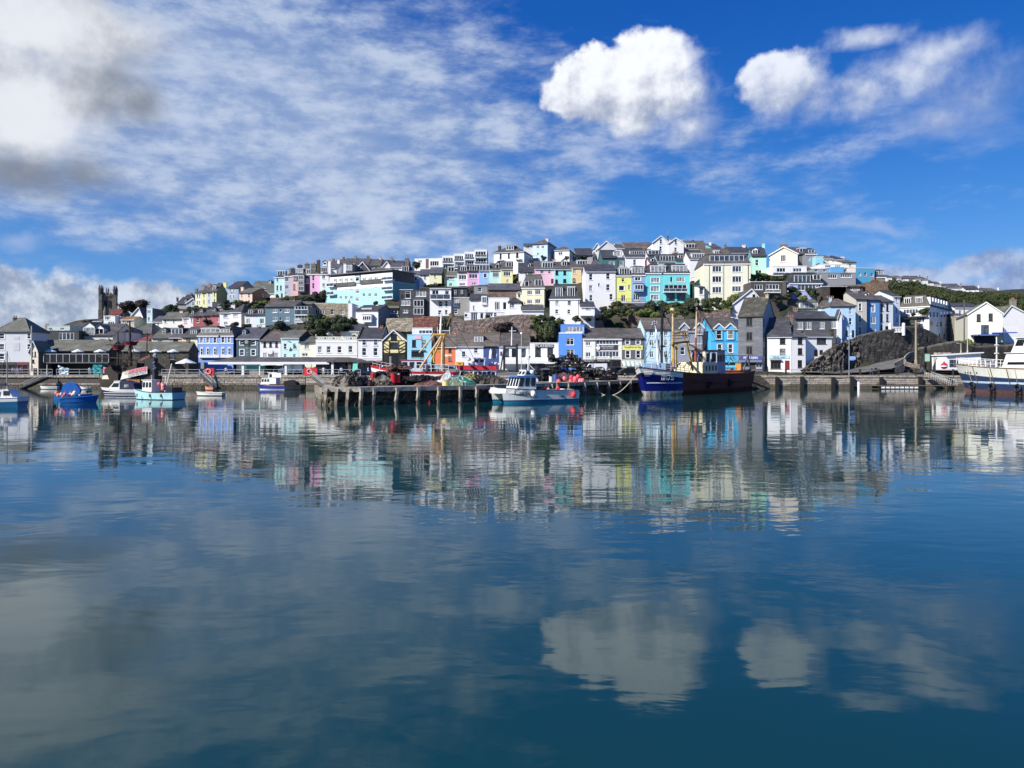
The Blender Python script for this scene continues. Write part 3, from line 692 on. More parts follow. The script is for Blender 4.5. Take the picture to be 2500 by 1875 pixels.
h = H(402, 497, 600, 372, 350, '#f3a6d2', 'bright pink tall terrace house with dark windows', Y=204, t='m', group=TS, roof=SLX, w=g('s', 22, 52, [436], [408, 488]) + g('c', 26, 36, [436], [568]), dm=[(464, 316, 74, 44, '4', 'f')], ch=[(440, 262, 50), (488, 228, 30)])
h = H(499, 592, 590, 372, 352, '#ecf0f0', 'white tall terrace house right of the bright pink one', Y=203, t='m', group=TS, roof=SLX, w=g('c', 30, 40, [541], [398]) + g('c', 24, 34, [541], [480]), dm=[(545, 326, 66, 48, '3', 'f', WHITE)], ch=[(600, 236, 26)])
h = H(592, 690, 440, 312, 265, '#f3f3ef', 'white house with an arched dormer beside the round tower', Y=206, d=9, w=g('c', 30, 30, [620, 652], [388]), roof=SLX, dm=[(552, 262, 40, 26, '', 'g', WHITE)], ch=[(692, 222, 24)])
h = H(740, 850, 440, 268, None, '#eceff0', 'white flat-roofed house with a slate corner bay high on the hill', Y=203, t='f', d=9, side='#2f3036', w=g('3', 60, 40, [795], [360]))
h.bay(800, 305, 66, 66, 1.2, '3', '#3d434c')
h = H(850, 1010, 430, 340, 248, '#2b2a2d', 'house with a large black slate gable below the chimneyed skyline', Y=210, t='g', d=11, wall=SLD, roof=SLD, w=g('3', 60, 36, [890], [305]), apx=935)
for (a, b, yt, lb) in ((540, 640, 248, 'dark skyline roof with an arched dormer left of the white round tower'), (640, 740, 228, 'dark skyline roof with a white gable end beside the round tower'),
                       (740, 862, 216, 'black skyline roof left of the first tall chimney'), (864, 990, 218, 'black skyline roof between the first and second tall chimney'),
                       (992, 1115, 224, 'black skyline roof between the second and third tall chimney'), (1117, 1230, 232, 'black skyline roof between the third and fourth tall chimney'),
                       (1232, 1390, 240, 'skyline house right of the fourth tall chimney, under a pale stack')):
 H(a, b, 400, yt + 62, yt, R.choice(['#8d8a84', '#77736c', '#b7b3aa']), lb, Y=224, d=9, roof=R.choice([SLD, SLX]), ch=[(b, yt - 30, 22, 2)], group='slate roofed terrace along the skyline', w=g('s', 18, 22, [a + 40, a + 80], [yt + 80]))
h = H(1135, 1225, 400, 300, 245, '#f2f2f0', 'small white gabled house in front of the black skyline roofs', Y=214, t='g', d=9, w=g('s', 16, 26, [1150], [290]), roof=SLD)
h = H(1215, 1330, 440, 300, 262, '#f4f4f2', 'white house with a wide dormer above the turquoise flats', Y=212, d=8, roof=SLX, dm=[(1270, 330, 72, 40, 'c', 'f', WHITE)], w=g('c', 60, 26, [1270], [335]))
h = H(1020, 1225, 420, 352, 318, '#6b6360', 'low brown-roofed building just above the turquoise flats', Y=204, d=7, roof=SLX, ch=[(1103, 315, 22, 1)])
# turquoise flats
h = H(560, 1240, 655, 492, 392, '#a0dadd', 'long turquoise block of flats with white attic storey and corner balconies', Y=192, t='f', d=10, rot=-30, name='apartment_block', cat='block of flats', side='#5fa3ac',  # side is a darker turquoise, its shade painted in
      w=g('c', 26, 34, [712, 767, 820], [517, 606]) + g('c', 26, 38, [947, 1005, 1066], [496, 580]) + g('Lt', 42, 44, [882], [545, 626]) + g('c', 22, 36, [662], [525]), fnd=7)
h.slab(600, 1236, 405, 492, .02, '#e9edee', 'attic_wall', .6); 
for x in (655, 710, 765, 820, 945, 1005, 1065): h.bay(x, 432 - (x - 655) * .05, 28, 36, .22, 'c', '#e9edee', cap=False)
h.bay(882, 418, 46, 60, .3, 't', '#a0dadd'); 
mb_ = MB(); z_ = h.locv(392, 0); mb_.box(-.3, h.W + .3, -.5, 9, z_ + .15, z_ + .35); mb_.build('attic_roof', LEAD, h.root)
mb_ = MB(); mb_.box(h.W - 5, h.W - .05, .1, 8.5, h.he, z_ + .15); mb_.build('attic_side', SLD, h.root)
h.slab(640, 860, 462, 484, .35, slate('#55524e'), 'tiled_skirt'); h.slab(905, 1130, 432, 456, .35, slate('#55524e'), 'tiled_skirt')
for x, ys, w_ in ((1180, (430, 530, 622), 110), (604, (495, 580), 70)):
 for y in ys: h.balcony(x, y, w_, 36, 1.0); h.bay(x, y - 24, w_ * .6, 40, .12, '3', '#a0dadd', cap=False)
h = H(1335, 1420, 530, 372, 300, '#dcdad6', 'pale grey house with a big loft dormer right of the turquoise flats', Y=196, roof=SLD, d=9, dm=[(1366, 316, 70, 54, '3', 'f', WHITE)], ch=[(1385, 210, 36, 3)], side='#8c8b88')
T3 = 'row of three cottages sharing one long roof'
h = H(1420, 1507, 560, 386, 345, '#a9b8ee', 'periwinkle blue cottage, left of three sharing a long slate roof', Y=190, d=7.5, roof=SL, group=T3, w=g('S', 22, 32, [1472], [418]) + g('3', 30, 22, [1468], [482]))
h = H(1508, 1610, 560, 376, 328, '#f1f1ee', 'white cottage, middle of three sharing a long slate roof', Y=189.5, d=7.5, roof=SL, group=T3, w=g('s', 18, 34, [1567], [404]) + g('c', 30, 30, [1568], [476]))
h = H(1611, 1735, 560, 364, 308, '#f2efb8', 'pale yellow cottage with green side wall, right of the three', Y=189, d=7.5, roof=SL, group=T3, side='#5b7f58', w=g('s', 18, 34, [1668], [394]) + g('c', 34, 30, [1672], [470]))
# slate-hung flats mid row
MR = 'mid hill row above the retaining walls'
sf = slate('#3c3f45', '#33363b', lichen=0)
h = H(1310, 1447, 812, 530, None, '#3c3f44', 'black slate-hung house with stacked white windows, left of the pair', Y=168, t='f', d=9, wall=sf, group=MR, w=g('t', 58, 74, [1392], [580]) + g('3', 92, 54, [1370], [660]) + g('3', 52, 34, [1368], [746]), dr=[(1330, 575, 612, 20, '#2a2a2c')])
h = H(1448, 1612, 806, 530, None, '#3c3f44', 'black slate-hung house with wide white bays, right of the pair', Y=167, t='f', d=9, wall=sf, group=MR, w=g('3', 104, 58, [1525], [568]))
h.bay(1502, 705, 112, 160, .8, '3', sf, n=2)
tile('D')
h = H(288, 503, 870, 600, None, '#f2f2f2', 'white house with a grey slate upper floor and glass balcony', Y=166.5, t='f', d=9, group=MR, w=g('c', 68, 70, [345], [652]) + g('', 42, 76, [462], [658]) + g('s', 40, 62, [395], [756]) + g('s', 26, 60, [455], [752]) + g('s', 34, 46, [390], [842]) + g('s', 26, 44, [455], [838]))
h.slab(290, 500, 604, 616, .06, '#5a5f66', 'fascia'); h.balcony(392, 706, 200, 50, 1.2)
h = H(505, 690, 860, 692, 690, '#8d8d8a', 'grey pebbledash house with slate top and two white sash windows', Y=167, t='f', d=9, group=MR, side='#a9adb2', w=g('3', 52, 78, [550], [738]) + g('s', 34, 46, [552], [832]))
h.slab(508, 662, 596, 690, .02, sf, 'slate_storey', 6); h.bay(547, 638, 32, 44, .14, 's', sf, cap=False); h.bay(613, 634, 32, 44, .14, 's', sf, cap=False)
mb_ = MB(); z_ = h.loc(508, 592)[1]; mb_.box(-.2, h.loc(668, 592)[0], -.3, 7, z_, z_ + .18); mb_.build('flat_roof', LEAD, h.root)
h = H(735, 872, 700, 580, None, '#8a8c8e', 'grey stone outhouse with one white window behind the white houses', Y=176, t='f', d=6, w=g('s', 40, 44, [793], [612]), ch=[(752, 575, 18, 1), (862, 560, 20, 1)])
h = H(690, 882, 850, 712, 664, '#f3f4f5', 'white cottage with dark roof and an upper bay window', Y=163, d=7, group=MR, roof=SLD, w=g('s', 14, 44, [733], [795]), dr=[(855, 795, 845, 30, '#dde')])
h.bay(838, 712, 56, 74, .5, 'c', '#f3f4f5', cap=True)
h = H(880, 1092, 850, 694, None, '#f4f5f6', 'flat-fronted white house with french doors on the terrace', Y=162.5, t='f', d=7, group=MR, w=g('3', 52, 84, [972], [775]) + g('', 36, 76, [1047], [775]))
h = H(1088, 1216, 880, 735, 695, '#f2f3f4', 'small white pavilion with hipped roof and corner windows', Y=160.5, t='h', d=5, group=MR, roof=SLD, side='#b9bcc0', w=g('3', 50, 56, [1122], [770]))
h = H(636, 1040, 935, 840, None, '#eff1f2', 'low white garden room with many glazed doors above the wall', Y=157.5, t='f', d=4, group=MR, w=g('', 30, 30, [655], [872]) + g('3', 66, 84, [738], [885]) + g('', 30, 60, [815], [875]) + g('3', 74, 44, [890], [865]) + g('s', 28, 44, [948], [862]), cat='garden room', name='garden_room')
h = H(880, 1195, 690, 612, 556, '#96736c', 'pinkish stone barn with a slate roof behind the white houses', Y=174, d=8, wall=STP, roof=SL)
# skyline flats
h = H(135, 412, 400, 300, 285, '#efefec', 'long low white and brown flat-roofed house on the skyline', Y=206, t='f', d=9, rot=-10, w=g('4', 90, 52, [335], [345]) + g('3', 40, 30, [190], [325]), side='#50423c', name='bungalow', cat='house')
h.slab(245, 275, 300, 395, .05, '#6a4638', 'brick_panel')
for i, (a, b, yt) in enumerate(((414, 532, 268), (533, 636, 248), (637, 740, 228), (741, 866, 205))):
 h = H(a, b, 400, yt, None, '#f0f0ee', ['first and lowest', 'second', 'third', 'fourth and highest'][i] + ' of the white skyline flats with recessed balconies', Y=204 - i, t='f', d=9, group='stepped white balconied flats on the skyline',
          side='#5d5850', name='apartment', cat='flat', w=g('4n', (b - a) * .86, 56, [(a + b) / 2], [yt + 46, yt + 118]))
 for yy in (yt + 74, yt + 146): h.balcony((a + b) / 2, yy, (b - a) * .96, 22, .7, 'glass')
h = H(936, 1242, 350, 238, 178, '#f5f6f7', 'white villa with tall dark windows and a blue glazed loft on the skyline', Y=200, t='h', d=9, rot=-16, roof=SLX, side='#c3c8cf', w=g('k', 20, 58, [1005], [275]) + g('k', 18, 54, [1088], [266]) + g('k', 22, 60, [1173], [256]) + g('k', 30, 30, [985], [335]),
      ch=[(995, 168, 26), (1152, 155, 18)], dm=[(1100, 186, 80, 44, '3B', 'f')])
h.balcony(1005, 308, 50, 26, .8, 'dark'); h.balcony(1175, 298, 54, 26, .8, 'dark')
h = H(1330, 1480, 330, 150, 112, '#b8d4f4', 'tall pale blue house with a brown hipped roof on the skyline', Y=204, t='h', d=8, rot=-20, roof=SLB, side='#8ea3c0', w=g('c', 28, 28, [1383, 1433], [180]) + g('c', 24, 28, [1385], [250]))
h.balcony(1345, 285, 50, 24, 1, 'dark')
h = H(1240, 1332, 260, 165, 150, '#d9dade', 'white house wing left of the tall pale blue house', Y=210, d=7, roof=SLX, w=g('c', 30, 22, [1280], [180]), ch=[(1312, 148, 18, 1)])
h = H(1552, 1702, 330, 212, 178, '#f1f1ef', 'white square house with a brown hipped roof on the skyline', Y=203, t='h', d=9, rot=-14, roof=SLB, side='#c9c9c6', w=g('c', 42, 32, [1612], [245]))
# second terrace
ST2 = 'second coloured terrace below the skyline'
h = H(455, 567, 590, 470, 412, '#b5ecdf', 'aqua house with one wide window, first of the second coloured terrace', Y=190, d=8, group=ST2, roof=SLG, w=g('4', 62, 36, [503], [492]) + g('c', 30, 30, [500], [560]), dm=[(503, 404, 66, 48, 'c', 'f', WHITE)])
h = H(567, 667, 590, 432, 376, '#f0f1f2', 'white house with a black loft box in the second coloured terrace', Y=189.5, d=8, group=ST2, roof=SLD, w=g('3', 78, 48, [620], [484]) + g('4', 60, 26, [618], [556]), dm=[(630, 398, 66, 50, '3', 'f', sf)])
h = H(667, 787, 590, 424, 368, '#efa8da', 'orchid pink house with a dark loft dormer', Y=189, d=8, group=ST2, roof=SLD, w=g('3', 86, 46, [728], [474]) + g('3', 50, 26, [740], [550]), dm=[(728, 392, 80, 50, '3', 'f', sf)])
h = H(787, 895, 590, 418, 362, '#93bdf0', 'sky blue house with a black glass loft box', Y=188.5, d=8, group=ST2, roof=SLD, w=g('S', 32, 44, [850], [468]), dm=[(840, 386, 104, 58, '3B', 'f', BLACK)])
h = H(895, 1007, 590, 412, 352, '#c4f0dc', 'pale mint house with a dark plant on its front', Y=188, d=8, group=ST2, roof=SLX, w=g('3', 62, 50, [958], [460]), dm=[(972, 372, 36, 44, '', 'g', sf)])
h = H(1007, 1127, 590, 404, 332, '#f3e29c', 'buttery yellow end house with an olive grey side wall', Y=187.5, d=8.5, group=ST2, roof=SLX, side='#8e8a68', w=g('3', 70, 46, [1070], [450]) + g('s', 24, 34, [1076], [525]), dm=[(1087, 354, 58, 50, 'c', 'f', WHITE)])
for x, w_ in ((835, 100), (725, 70), (952, 100)):
 pass
h = H(1188, 1350, 560, 430, 345, '#eeeeea', 'white house under a black roof with a little arched dormer', Y=186, d=9, roof=SLD, w=g('3', 52, 36, [1305], [445]) + g('c', 20, 30, [1258], [445]), dm=[(1298, 366, 26, 34, '', 'g', WHITE)])
h = H(1350, 1548, 560, 402, 330, '#f6b9cf', 'rose pink house with a wide white dormer and a crimson door', Y=185.5, d=9, roof=SLX, w=g('c', 34, 36, [1425], [432]) + g('s', 26, 36, [1500], [428]), dm=[(1480, 362, 112, 56, '4', 'f', WHITE)], dr=[(1527, 500, 548, 24, '#7b1f2c')])
h = H(1220, 1447, 780, 596, 462, '#f2e8c6', 'cream four storey house with a steep slate mansard and two dormers', Y=171, t='m', d=9, rot=-5, group=MR, roof=SLX, side='#85817a', w=g('3', 52, 44, [1300], [640]) + g('3', 56, 50, [1382], [636]) + g('3', 52, 42, [1300], [733]) + g('3', 56, 44, [1382], [728]), dm=[(1270, 552, 46, 60, '', 'f', WHITE), (1385, 540, 70, 68, 'c', 'f', WHITE)])
h = H(1165, 1222, 780, 640, 625, '#efe6cc', 'narrow cream side wing with a stair window', Y=172, d=6, t='l', w=g('s', 26, 60, [1192], [660]))
h = H(1216, 1440, 870, 820, 772, '#eef0f1', 'white shed with a plain slate roof below the cream house', Y=158, d=6, roof=SL, name='shed', cat='shed', side='#6d6a66')
tile('E')
h = H(175, 477, 912, 708, 560, '#f1f3f5', 'white house with a big dark mansard roof and two tall french dormers', Y=158, t='m', d=9, rot=-4, group=MR, roof=sf, side='#aeb4bd', w=g('s', 34, 44, [250, 374], [746]) + g('s', 30, 42, [247, 369], [833]), dm=[(270, 638, 76, 100, '3', 'f', WHITE), (392, 634, 76, 98, '3', 'f', WHITE)], pipe=[462])
h = H(225, 398, 560, 406, 335, '#86dfe0', 'aqua blue house with black-framed windows and an arched dormer', Y=184, d=9, roof=SLX, w=g('sk', 28, 46, [247, 327], [438]) + g('k', 32, 36, [327], [520]) + g('ka', 24, 38, [243], [526]), dm=[(323, 344, 52, 50, 'c', 'g', WHITE)])
h = H(400, 536, 560, 388, 328, '#f6cf92', 'apricot orange house with white paired windows', Y=183.5, d=9, roof=SLX, w=g('c', 28, 42, [427, 508], [428]) + g('s', 26, 42, [508], [510]) + g('ka', 26, 40, [420], [516]), dm=[(505, 336, 108, 40, '4', 'f', WHITE)])
h = H(538, 842, 800, 428, 362, '#f3f6f8', 'tall plain white house four windows high with a stepped side', Y=168, d=9, roof=SLD, group=MR, w=g('s', 34, 62, [591], [482, 596]) + g('s', 30, 60, [593], [694]) + g('s', 36, 62, [765], [473, 587]) + g('s', 32, 58, [797], [683]) + g('', 16, 30, [673], [560]), side='#c8ced6', fnd=6)
h = H(585, 702, 470, 395, 305, '#3f78d8', 'small bright blue house with a pointed slate turret roof', t='h', Y=178, d=5, roof=SL, w=g('c', 44, 30, [630], [402]))
h = H(488, 630, 890, 785, 742, '#f0f1f2', 'low white annex with a slate roof and garden terrace', Y=155, d=6, roof=SLD, side='#b5b9bd', w=g('3', 42, 24, [560], [803]))
h.balcony(550, 866, 130, 26, 2.0, 'lattice')
C3 = 'third coloured terrace above the gardens'
h = H(842, 1002, 745, 470, 385, '#fbee78', 'lemon yellow house with white french doors', Y=168.2, t='m', d=9, group=C3, roof=SLD, w=g('t', 28, 36, [917], [512]) + g('S', 54, 50, [903], [596]) + g('c', 22, 50, [981], [586]) + g('c', 44, 70, [920], [698]), dm=[(930, 426, 106, 68, '4', 'f', WHITE)])
h = H(1002, 1152, 745, 465, 375, '#86a8cf', 'dusty blue house with a white-framed bay and roof dormer', Y=168.2, t='m', d=9, group=C3, roof=SLD, w=g('cS', 58, 38, [1067], [502]) + g('3', 60, 66, [1055], [684]), dm=[(1068, 414, 126, 68, '4', 'f', WHITE)])
h.bay(1078, 585, 96, 62, 1.0, '3', '#86a8cf')
h = H(1152, 1316, 745, 446, 358, '#62d4d8', 'vivid turquoise house with three stacked wide windows', Y=168, t='m', d=9, group=C3, roof=sf, w=g('3SL', 84, 50, [1244], [514]) + g('3SL', 84, 54, [1242], [602]) + g('3SL', 82, 52, [1240], [690]), dm=[(1273, 406, 156, 70, '4L', 'f', WHITE)], fnd=7)
h = H(1317, 1594, 745, 446, 352, '#6adcde', 'vivid turquoise double house with a long balcony over open bays', Y=168, t='m', d=9, group=C3, roof=sf, w=g('', 22, 54, [1407], [508]) + g('3L', 84, 50, [1500], [508]) + g('5', 226, 58, [1450], [588]) + g('kB', 86, 74, [1398, 1508], [682]), dm=[(1490, 400, 158, 64, '4L', 'f', WHITE)], fnd=7)
h.balcony(1450, 630, 238, 34, 1.3, 'glass')
h = H(985, 1152, 850, 780, 748, '#7b5f58', 'old brick shed with a crimson door in the garden bank', Y=158, t='l', d=5, wall=STP, roof=SL, name='shed', cat='shed', dr=[(1050, 776, 838, 34, '#a01826')])
h = H(820, 1150, 800, 738, None, '#55504c', 'dark timber terrace deck in front of the yellow and dusty blue houses', Y=163, t='f', d=4.6, wall=WOOD, name='terrace_deck', cat='deck', fnd=4)
h.balcony(985, 738, 320, 36, .2, 'dark')
# upper rows, tile E
h = H(440, 610, 380, 262, 198, '#a9a7a3', 'grey stone house with a plain dark roof on the skyline', Y=208, d=9, roof=SLD, w=g('c', 26, 22, [470], [285]), ch=[(553, 205, 20, 1)])
h = H(620, 690, 320, 190, 142, '#f4f4f3', 'white house with a side gable at the left of the skyline pair', t='g', Y=213, d=8, roof=SLX)
h = H(662, 842, 330, 198, 122, '#d4d6d8', 'grey-fronted house with a white bargeboard gable on the skyline', t='g', Y=209, d=10, apx=748, roof=SLB, w=g('3', 34, 24, [712], [222]) + g('B', 20, 30, [680, 705], [300]))
h = H(840, 936, 300, 190, 158, '#e7e8ea', 'white low house with rooflights beside the bargeboard gable', Y=215, d=8, roof=SLX, dm=[(815, 150, 40, 20, '', 'f', WHITE)])
h = H(937, 1218, 300, 192, 138, '#efefed', 'long white house with a brown tiled roof on the skyline', Y=214, d=10, roof=SLB, w=g('c', 26, 24, [1000, 1100], [222]), ch=[(1108, 145, 16, 1)])
h = H(1217, 1376, 300, 132, 68, '#f6f6f6', 'white gabled house with two dark sashes, left of the twin gables', t='g', Y=205, d=10, apx=1300, roof=SLD, w=g('s', 24, 48, [1298], [122, 196]), ch=[(1372, 62, 14, 1)])
h = H(1377, 1532, 300, 142, 88, '#f4f4f6', 'white gabled house with two dark sashes, right of the twin gables', t='g', Y=204.5, d=10, apx=1450, roof=SLD, w=g('s', 24, 44, [1450], [130, 206]))
h = H(1380, 1525, 250, 110, 84, '#f2f2f2', 'white box attic between and behind the twin gables', t='f', Y=214, d=6)
h = H(1534, 1780, 320, 205, 122, '#6d6156', 'broad brown-roofed house with a long white dormer on the skyline', Y=207, d=11, roof=SLB, dm=[(1597, 168, 92, 40, '3', 'f', WHITE)], ch=[(1625, 105, 8, 1)])
h = H(1165, 1282, 330, 262, 205, '#f0f0f0', 'white loft house with wide windows below the twin gables', Y=204, d=7, roof=SLD, dm=[(1225, 232, 110, 40, '3', 'f', WHITE)])
h = H(705, 852, 400, 288, 215, '#326a70', 'dark teal house under a black roof in the upper rows', Y=194, d=9, roof=SLD, w=g('LB', 60, 34, [800], [340]), dm=[(855, 246, 66, 46, 'c', 'f', WHITE)])
h = H(852, 936, 400, 288, 280, '#2c4a5c', 'navy slate house with a pale glass door beside the dark teal one', Y=193.8, t='f', d=8, w=g('L', 44, 60, [900], [345]))
h = H(938, 1140, 400, 280, 205, '#f0f1f4', 'white house with one tall dark sash and a very wide dormer', Y=193.5, d=9, roof=SLD, w=g('s', 28, 58, [1035], [334]), dm=[(1065, 236, 160, 38, '7', 'f', WHITE)])
h = H(1185, 1285, 420, 335, 290, '#f4c6d4', 'pale pink house tucked behind the turquoise houses', Y=190, d=8, roof=SLX, dm=[(1215, 310, 30, 34, '', 'g', WHITE)])
h = H(1270, 1450, 400, 326, 258, '#9fb8c4', 'house with a wide black loft and white-framed windows', Y=189, d=8, roof=SLD, dm=[(1362, 292, 148, 52, '5', 'f', BLACK)])
h = H(1450, 1592, 420, 320, 250, '#7fdbe6', 'aqua house with a slate dormer behind the turquoise houses', Y=188.5, d=8, roof=SLD, dm=[(1512, 276, 76, 34, '3', 'f', WHITE)])
h = H(1590, 1748, 530, 300, 232, '#f2f4f6', 'white house with a wide dormer and iron balcony beside the tall cream block', Y=182, d=8, roof=SLX, w=g('s', 30, 56, [1690], [366]) + g('3', 52, 62, [1692], [474]), dm=[(1675, 268, 124, 44, '5', 'f', WHITE)])
h.balcony(1675, 515, 130, 30, 1.2, 'dark')

# ---------------------------------------------------------------- middle rows, left
tile('B')
R2 = 'cottages of the middle row, left side'
h = H(85, 147, 790, 520, 510, '#c3e2ea', 'narrow pale aqua cottage with a corner window left of the middle row', Y=188, t='f', d=6, group=R2, side='#5c6068', w=g('3', 40, 40, [112], [560]) + g('s', 22, 42, [108], [640]))
h = H(147, 262, 800, 560, 515, '#54565a', 'dark slate block with a pale blue window behind the aqua cottage', Y=196, t='f', d=6, w=g('B', 50, 44, [205], [552]))
h = H(146, 262, 810, 672, 615, '#f3f4f6', 'white cottage with two small sashes at the low end of the middle row', Y=183, group=R2, roof=SL, w=g('s', 14, 46, [175, 212], [712]), d=7)
h = H(260, 486, 790, 642, 570, '#f2ecdc', 'long cream cottage with a broad grey roof and stone end wall', Y=180, group=R2, roof=SLG, d=7, side='#6a6259', w=g('s', 16, 34, [293, 388], [668]), ch=[(480, 552, 34), (316, 580, 14, 1)])
h = H(484, 560, 780, 625, 585, '#efd9dc', 'pale pinkish cottage with a bay window in the middle row', Y=178, group=R2, roof=SLX, w=g('3', 28, 60, [514], [655]))
h = H(560, 606, 780, 612, 560, '#f6f2ea', 'slim ivory cottage with an arched dormer in the middle row', Y=177.5, group=R2, roof=SLX, w=g('s', 12, 40, [590], [660]), dm=[(600, 572, 26, 40, 's', 'g', WHITE)])
h = H(606, 712, 780, 606, 545, '#a4474c', 'brick red cottage with one sash and an arched white dormer', Y=177, group=R2, roof=SLX, w=g('s', 30, 54, [660], [655]), dm=[(698, 556, 26, 40, 's', 'g', WHITE)])
h = H(712, 808, 780, 600, 535, '#96555a', 'dull red cottage half hidden by a dark shrub', Y=176.5, group=R2, roof=SLX, w=g('s', 26, 44, [755], [645]))
h = H(808, 905, 780, 596, 525, '#b4585c', 'rosy red cottage with twin arched dormers in the middle row', Y=176, group=R2, roof=SLX, w=g('c', 20, 50, [890], [650]), dm=[(842, 546, 26, 40, 's', 'g', WHITE), (928, 538, 26, 40, 's', 'g', WHITE)])
h = H(905, 1032, 790, 568, 500, '#e9f6f6', 'white pale mint house with three-part windows beside the red cottages', Y=174, group=R2, roof=SLG, t='h', w=g('3', 50, 48, [972], [605]) + g('3', 42, 34, [975], [688]))
h = H(1030, 1148, 790, 562, 478, '#e3e2ee', 'pale lavender hipped house with an arched three-part window', Y=173.5, group=R2, roof=SLX, t='h', rot=-5, side='#9a968f', w=g('3', 54, 40, [1085], [598]), ch=[(1062, 478, 44)])
h = H(1186, 1306, 800, 592, 535, '#f3f6f5', 'white cottage with a dark garden and slate dormer, left of a pair', Y=168, group=R2, roof=SLX, w=g('c', 42, 54, [1228], [664]), dm=[(1252, 562, 46, 48, 'c', 'f', WHITE)])
h = H(1306, 1420, 800, 590, 532, '#d8f2ec', 'very pale mint cottage with one white window, right of a pair', Y=168, group=R2, roof=SLX, w=g('c', 46, 58, [1382], [664]), dm=[(1368, 556, 54, 48, 'c', 'f', WHITE)])
h = H(1418, 1748, 790, 500, 442, '#4d7184', 'long dark teal-blue house with six white three-part windows', Y=167, rot=-5, d=8, roof=SLX, side='#5a7f90', w=g('3', 54, 46, [1525, 1660], [546]) + g('', 22, 30, [1592], [546]) + g('3', 54, 50, [1525, 1662], [638]) + g('', 22, 34, [1592], [638]))
h = H(1746, 1900, 790, 500, None, '#8b9296', 'white-framed double balcony wing beside the teal-blue house', Y=166, t='f', d=6, w=g('4', 140, 40, [1822], [515]) + g('4', 140, 44, [1822], [620]))
h.balcony(1822, 590, 152, 58, 1.4, 'glass'); h.balcony(1822, 672, 152, 44, 1.4, 'lattice')
h = H(1800, 1945, 560, 470, 452, '#6b655e', 'low slate-roofed link behind the double balcony wing', Y=171, d=6, roof=SLG)
h = H(590, 720, 870, 800, 735, '#d9d3c8', 'broad roof with a brown shed dormer behind the pink house', Y=160, d=8, roof=SLG)

# ---------------------------------------------------------------- front row, left
tile('B')
h = H(140, 345, 1232, 855, 755, '#ece8da', 'cream house with an arched dormer behind the ship, start of the front row', Y=153, group=FG, d=9, roof=SLG, dm=[(280, 782, 34, 52, 's', 'g', WHITE)], w=g('3', 56, 34, [235], [885]))
h = H(345, 482, 1232, 850, 752, '#f1b3bc', 'pink house with a dark sunken roof terrace', Y=153, group=FG, d=9, roof=SLX, w=g('Sk', 38, 44, [408], [886]), dm=[(425, 778, 130, 66, '3B', 'f', SLD)])
h = H(482, 655, 1232, 846, 738, '#f7e3b8', 'butter cream house with black-framed windows beside the blue terrace', Y=152.5, group=FG, d=9, roof=SLX, w=g('sk', 48, 54, [552], [880]) + g('sk', 50, 58, [554], [986]), dm=[(613, 788, 72, 44, '3', 'f', WHITE)], side='#8e8a7c')
BT = 'cobalt blue terrace with arched white-trimmed windows'
BLU = '#78a4f0'
h = H(660, 905, 1232, 830, 722, BLU, 'cobalt blue house with three arched windows, left of the blue pair', Y=151, t='m', d=12, group=BT, roof=SLX, w=g('sS', 30, 58, [702, 772, 852], [878]), side='#1f3c85', band=[(918, .22, '#e6ecfa'), (830, .3, '#e6ecfa')], dm=[(805, 770, 215, 44, '4L', 'f', SLD)])  # side repeats the wall blue with shade painted in
for x in (702, 772, 852): h.bay(x, 1005, 34, 84, .06, 'as', '#e6ecfa', cap=False)
h.slab(668, 900, 1045, 1075, .5, '#eef0f2', 'balustrade')
h = H(905, 1058, 1232, 830, 722, BLU, 'cobalt blue house with two arched windows and a dark gable, right of the pair', Y=151, t='m', d=12, group=BT, roof=SLX, w=g('sS', 30, 58, [942, 1012], [874]), side='#1f3c85', band=[(914, .22, '#e6ecfa'), (830, .3, '#e6ecfa')], dm=[(968, 770, 110, 44, '3L', 'f', SLD)])  # flank shade painted into the darker side blue
for x in (942, 1012): h.bay(x, 1003, 34, 84, .06, 'as', '#e6ecfa', cap=False)
h.slab(912, 1054, 1045, 1075, .5, '#eef0f2', 'balustrade')
h = H(1096, 1352, 1232, 862, 745, '#43616e', 'dark slate-blue inn with four white-trimmed windows and pale wall lettering', Y=151, group=FG, d=11, roof=SL, w=g('sS', 44, 56, [1156, 1284], [906]) + g('sS', 44, 66, [1156, 1284], [1018]), dm=[(1180, 795, 34, 48, 's', 'g', WHITE)], side='#3a3f44', qn='#3c5662')
mb_ = MB(); u_, z_ = h.loc(1216, 902); mb_.tube((u_, -.1, z_), (u_, -.02, z_), .85, n=20); mb_.build('emblem', plain('#1b2420', .5, name='sign_black'), h.root)
mb_ = MB(); mb_.ball((u_ - .1, -.12, z_ + .1), .4, 8, 5, sy=.15, sz=1.3); mb_.build('emblem_figure', plain('#8f9c9a', .6, name='sign_pale'), h.root)
h.text('SEA', 1216, 945, 10, '#b9c4b4'); h.text('Inn', 1216, 970, 22, '#b9c4b4', wfit=26); h.text('FOOD', 1216, 1020, 16, '#b9c4b4', wfit=28); h.text('ALES', 1216, 1045, 12, '#b9c4b4', wfit=26)
for i, chh in enumerate('SMOKEHSE'): h.text(chh, 1330, 900 + i * 20, 16, '#b9c4b4')
h = H(1358, 1592, 1232, 888, 790, '#f5f5f2', 'white house with three small sashes and a round wall plaque', Y=150.5, group=FG, d=11, roof=SLB, w=g('sb', 30, 58, [1412, 1478, 1545], [928]) + g('s3', 44, 52, [1418, 1545], [1046]), side='#3b3a3c')
h.slab(1448, 1510, 1015, 1060, .1, '#6f6b66', 'plaque'); mb_ = MB(); u_, z_ = h.loc(1478, 1010); mb_.tube((u_, -.16, z_), (u_, -.08, z_), .5, n=14); mb_.build('plaque_medallion', WHITE, h.root)
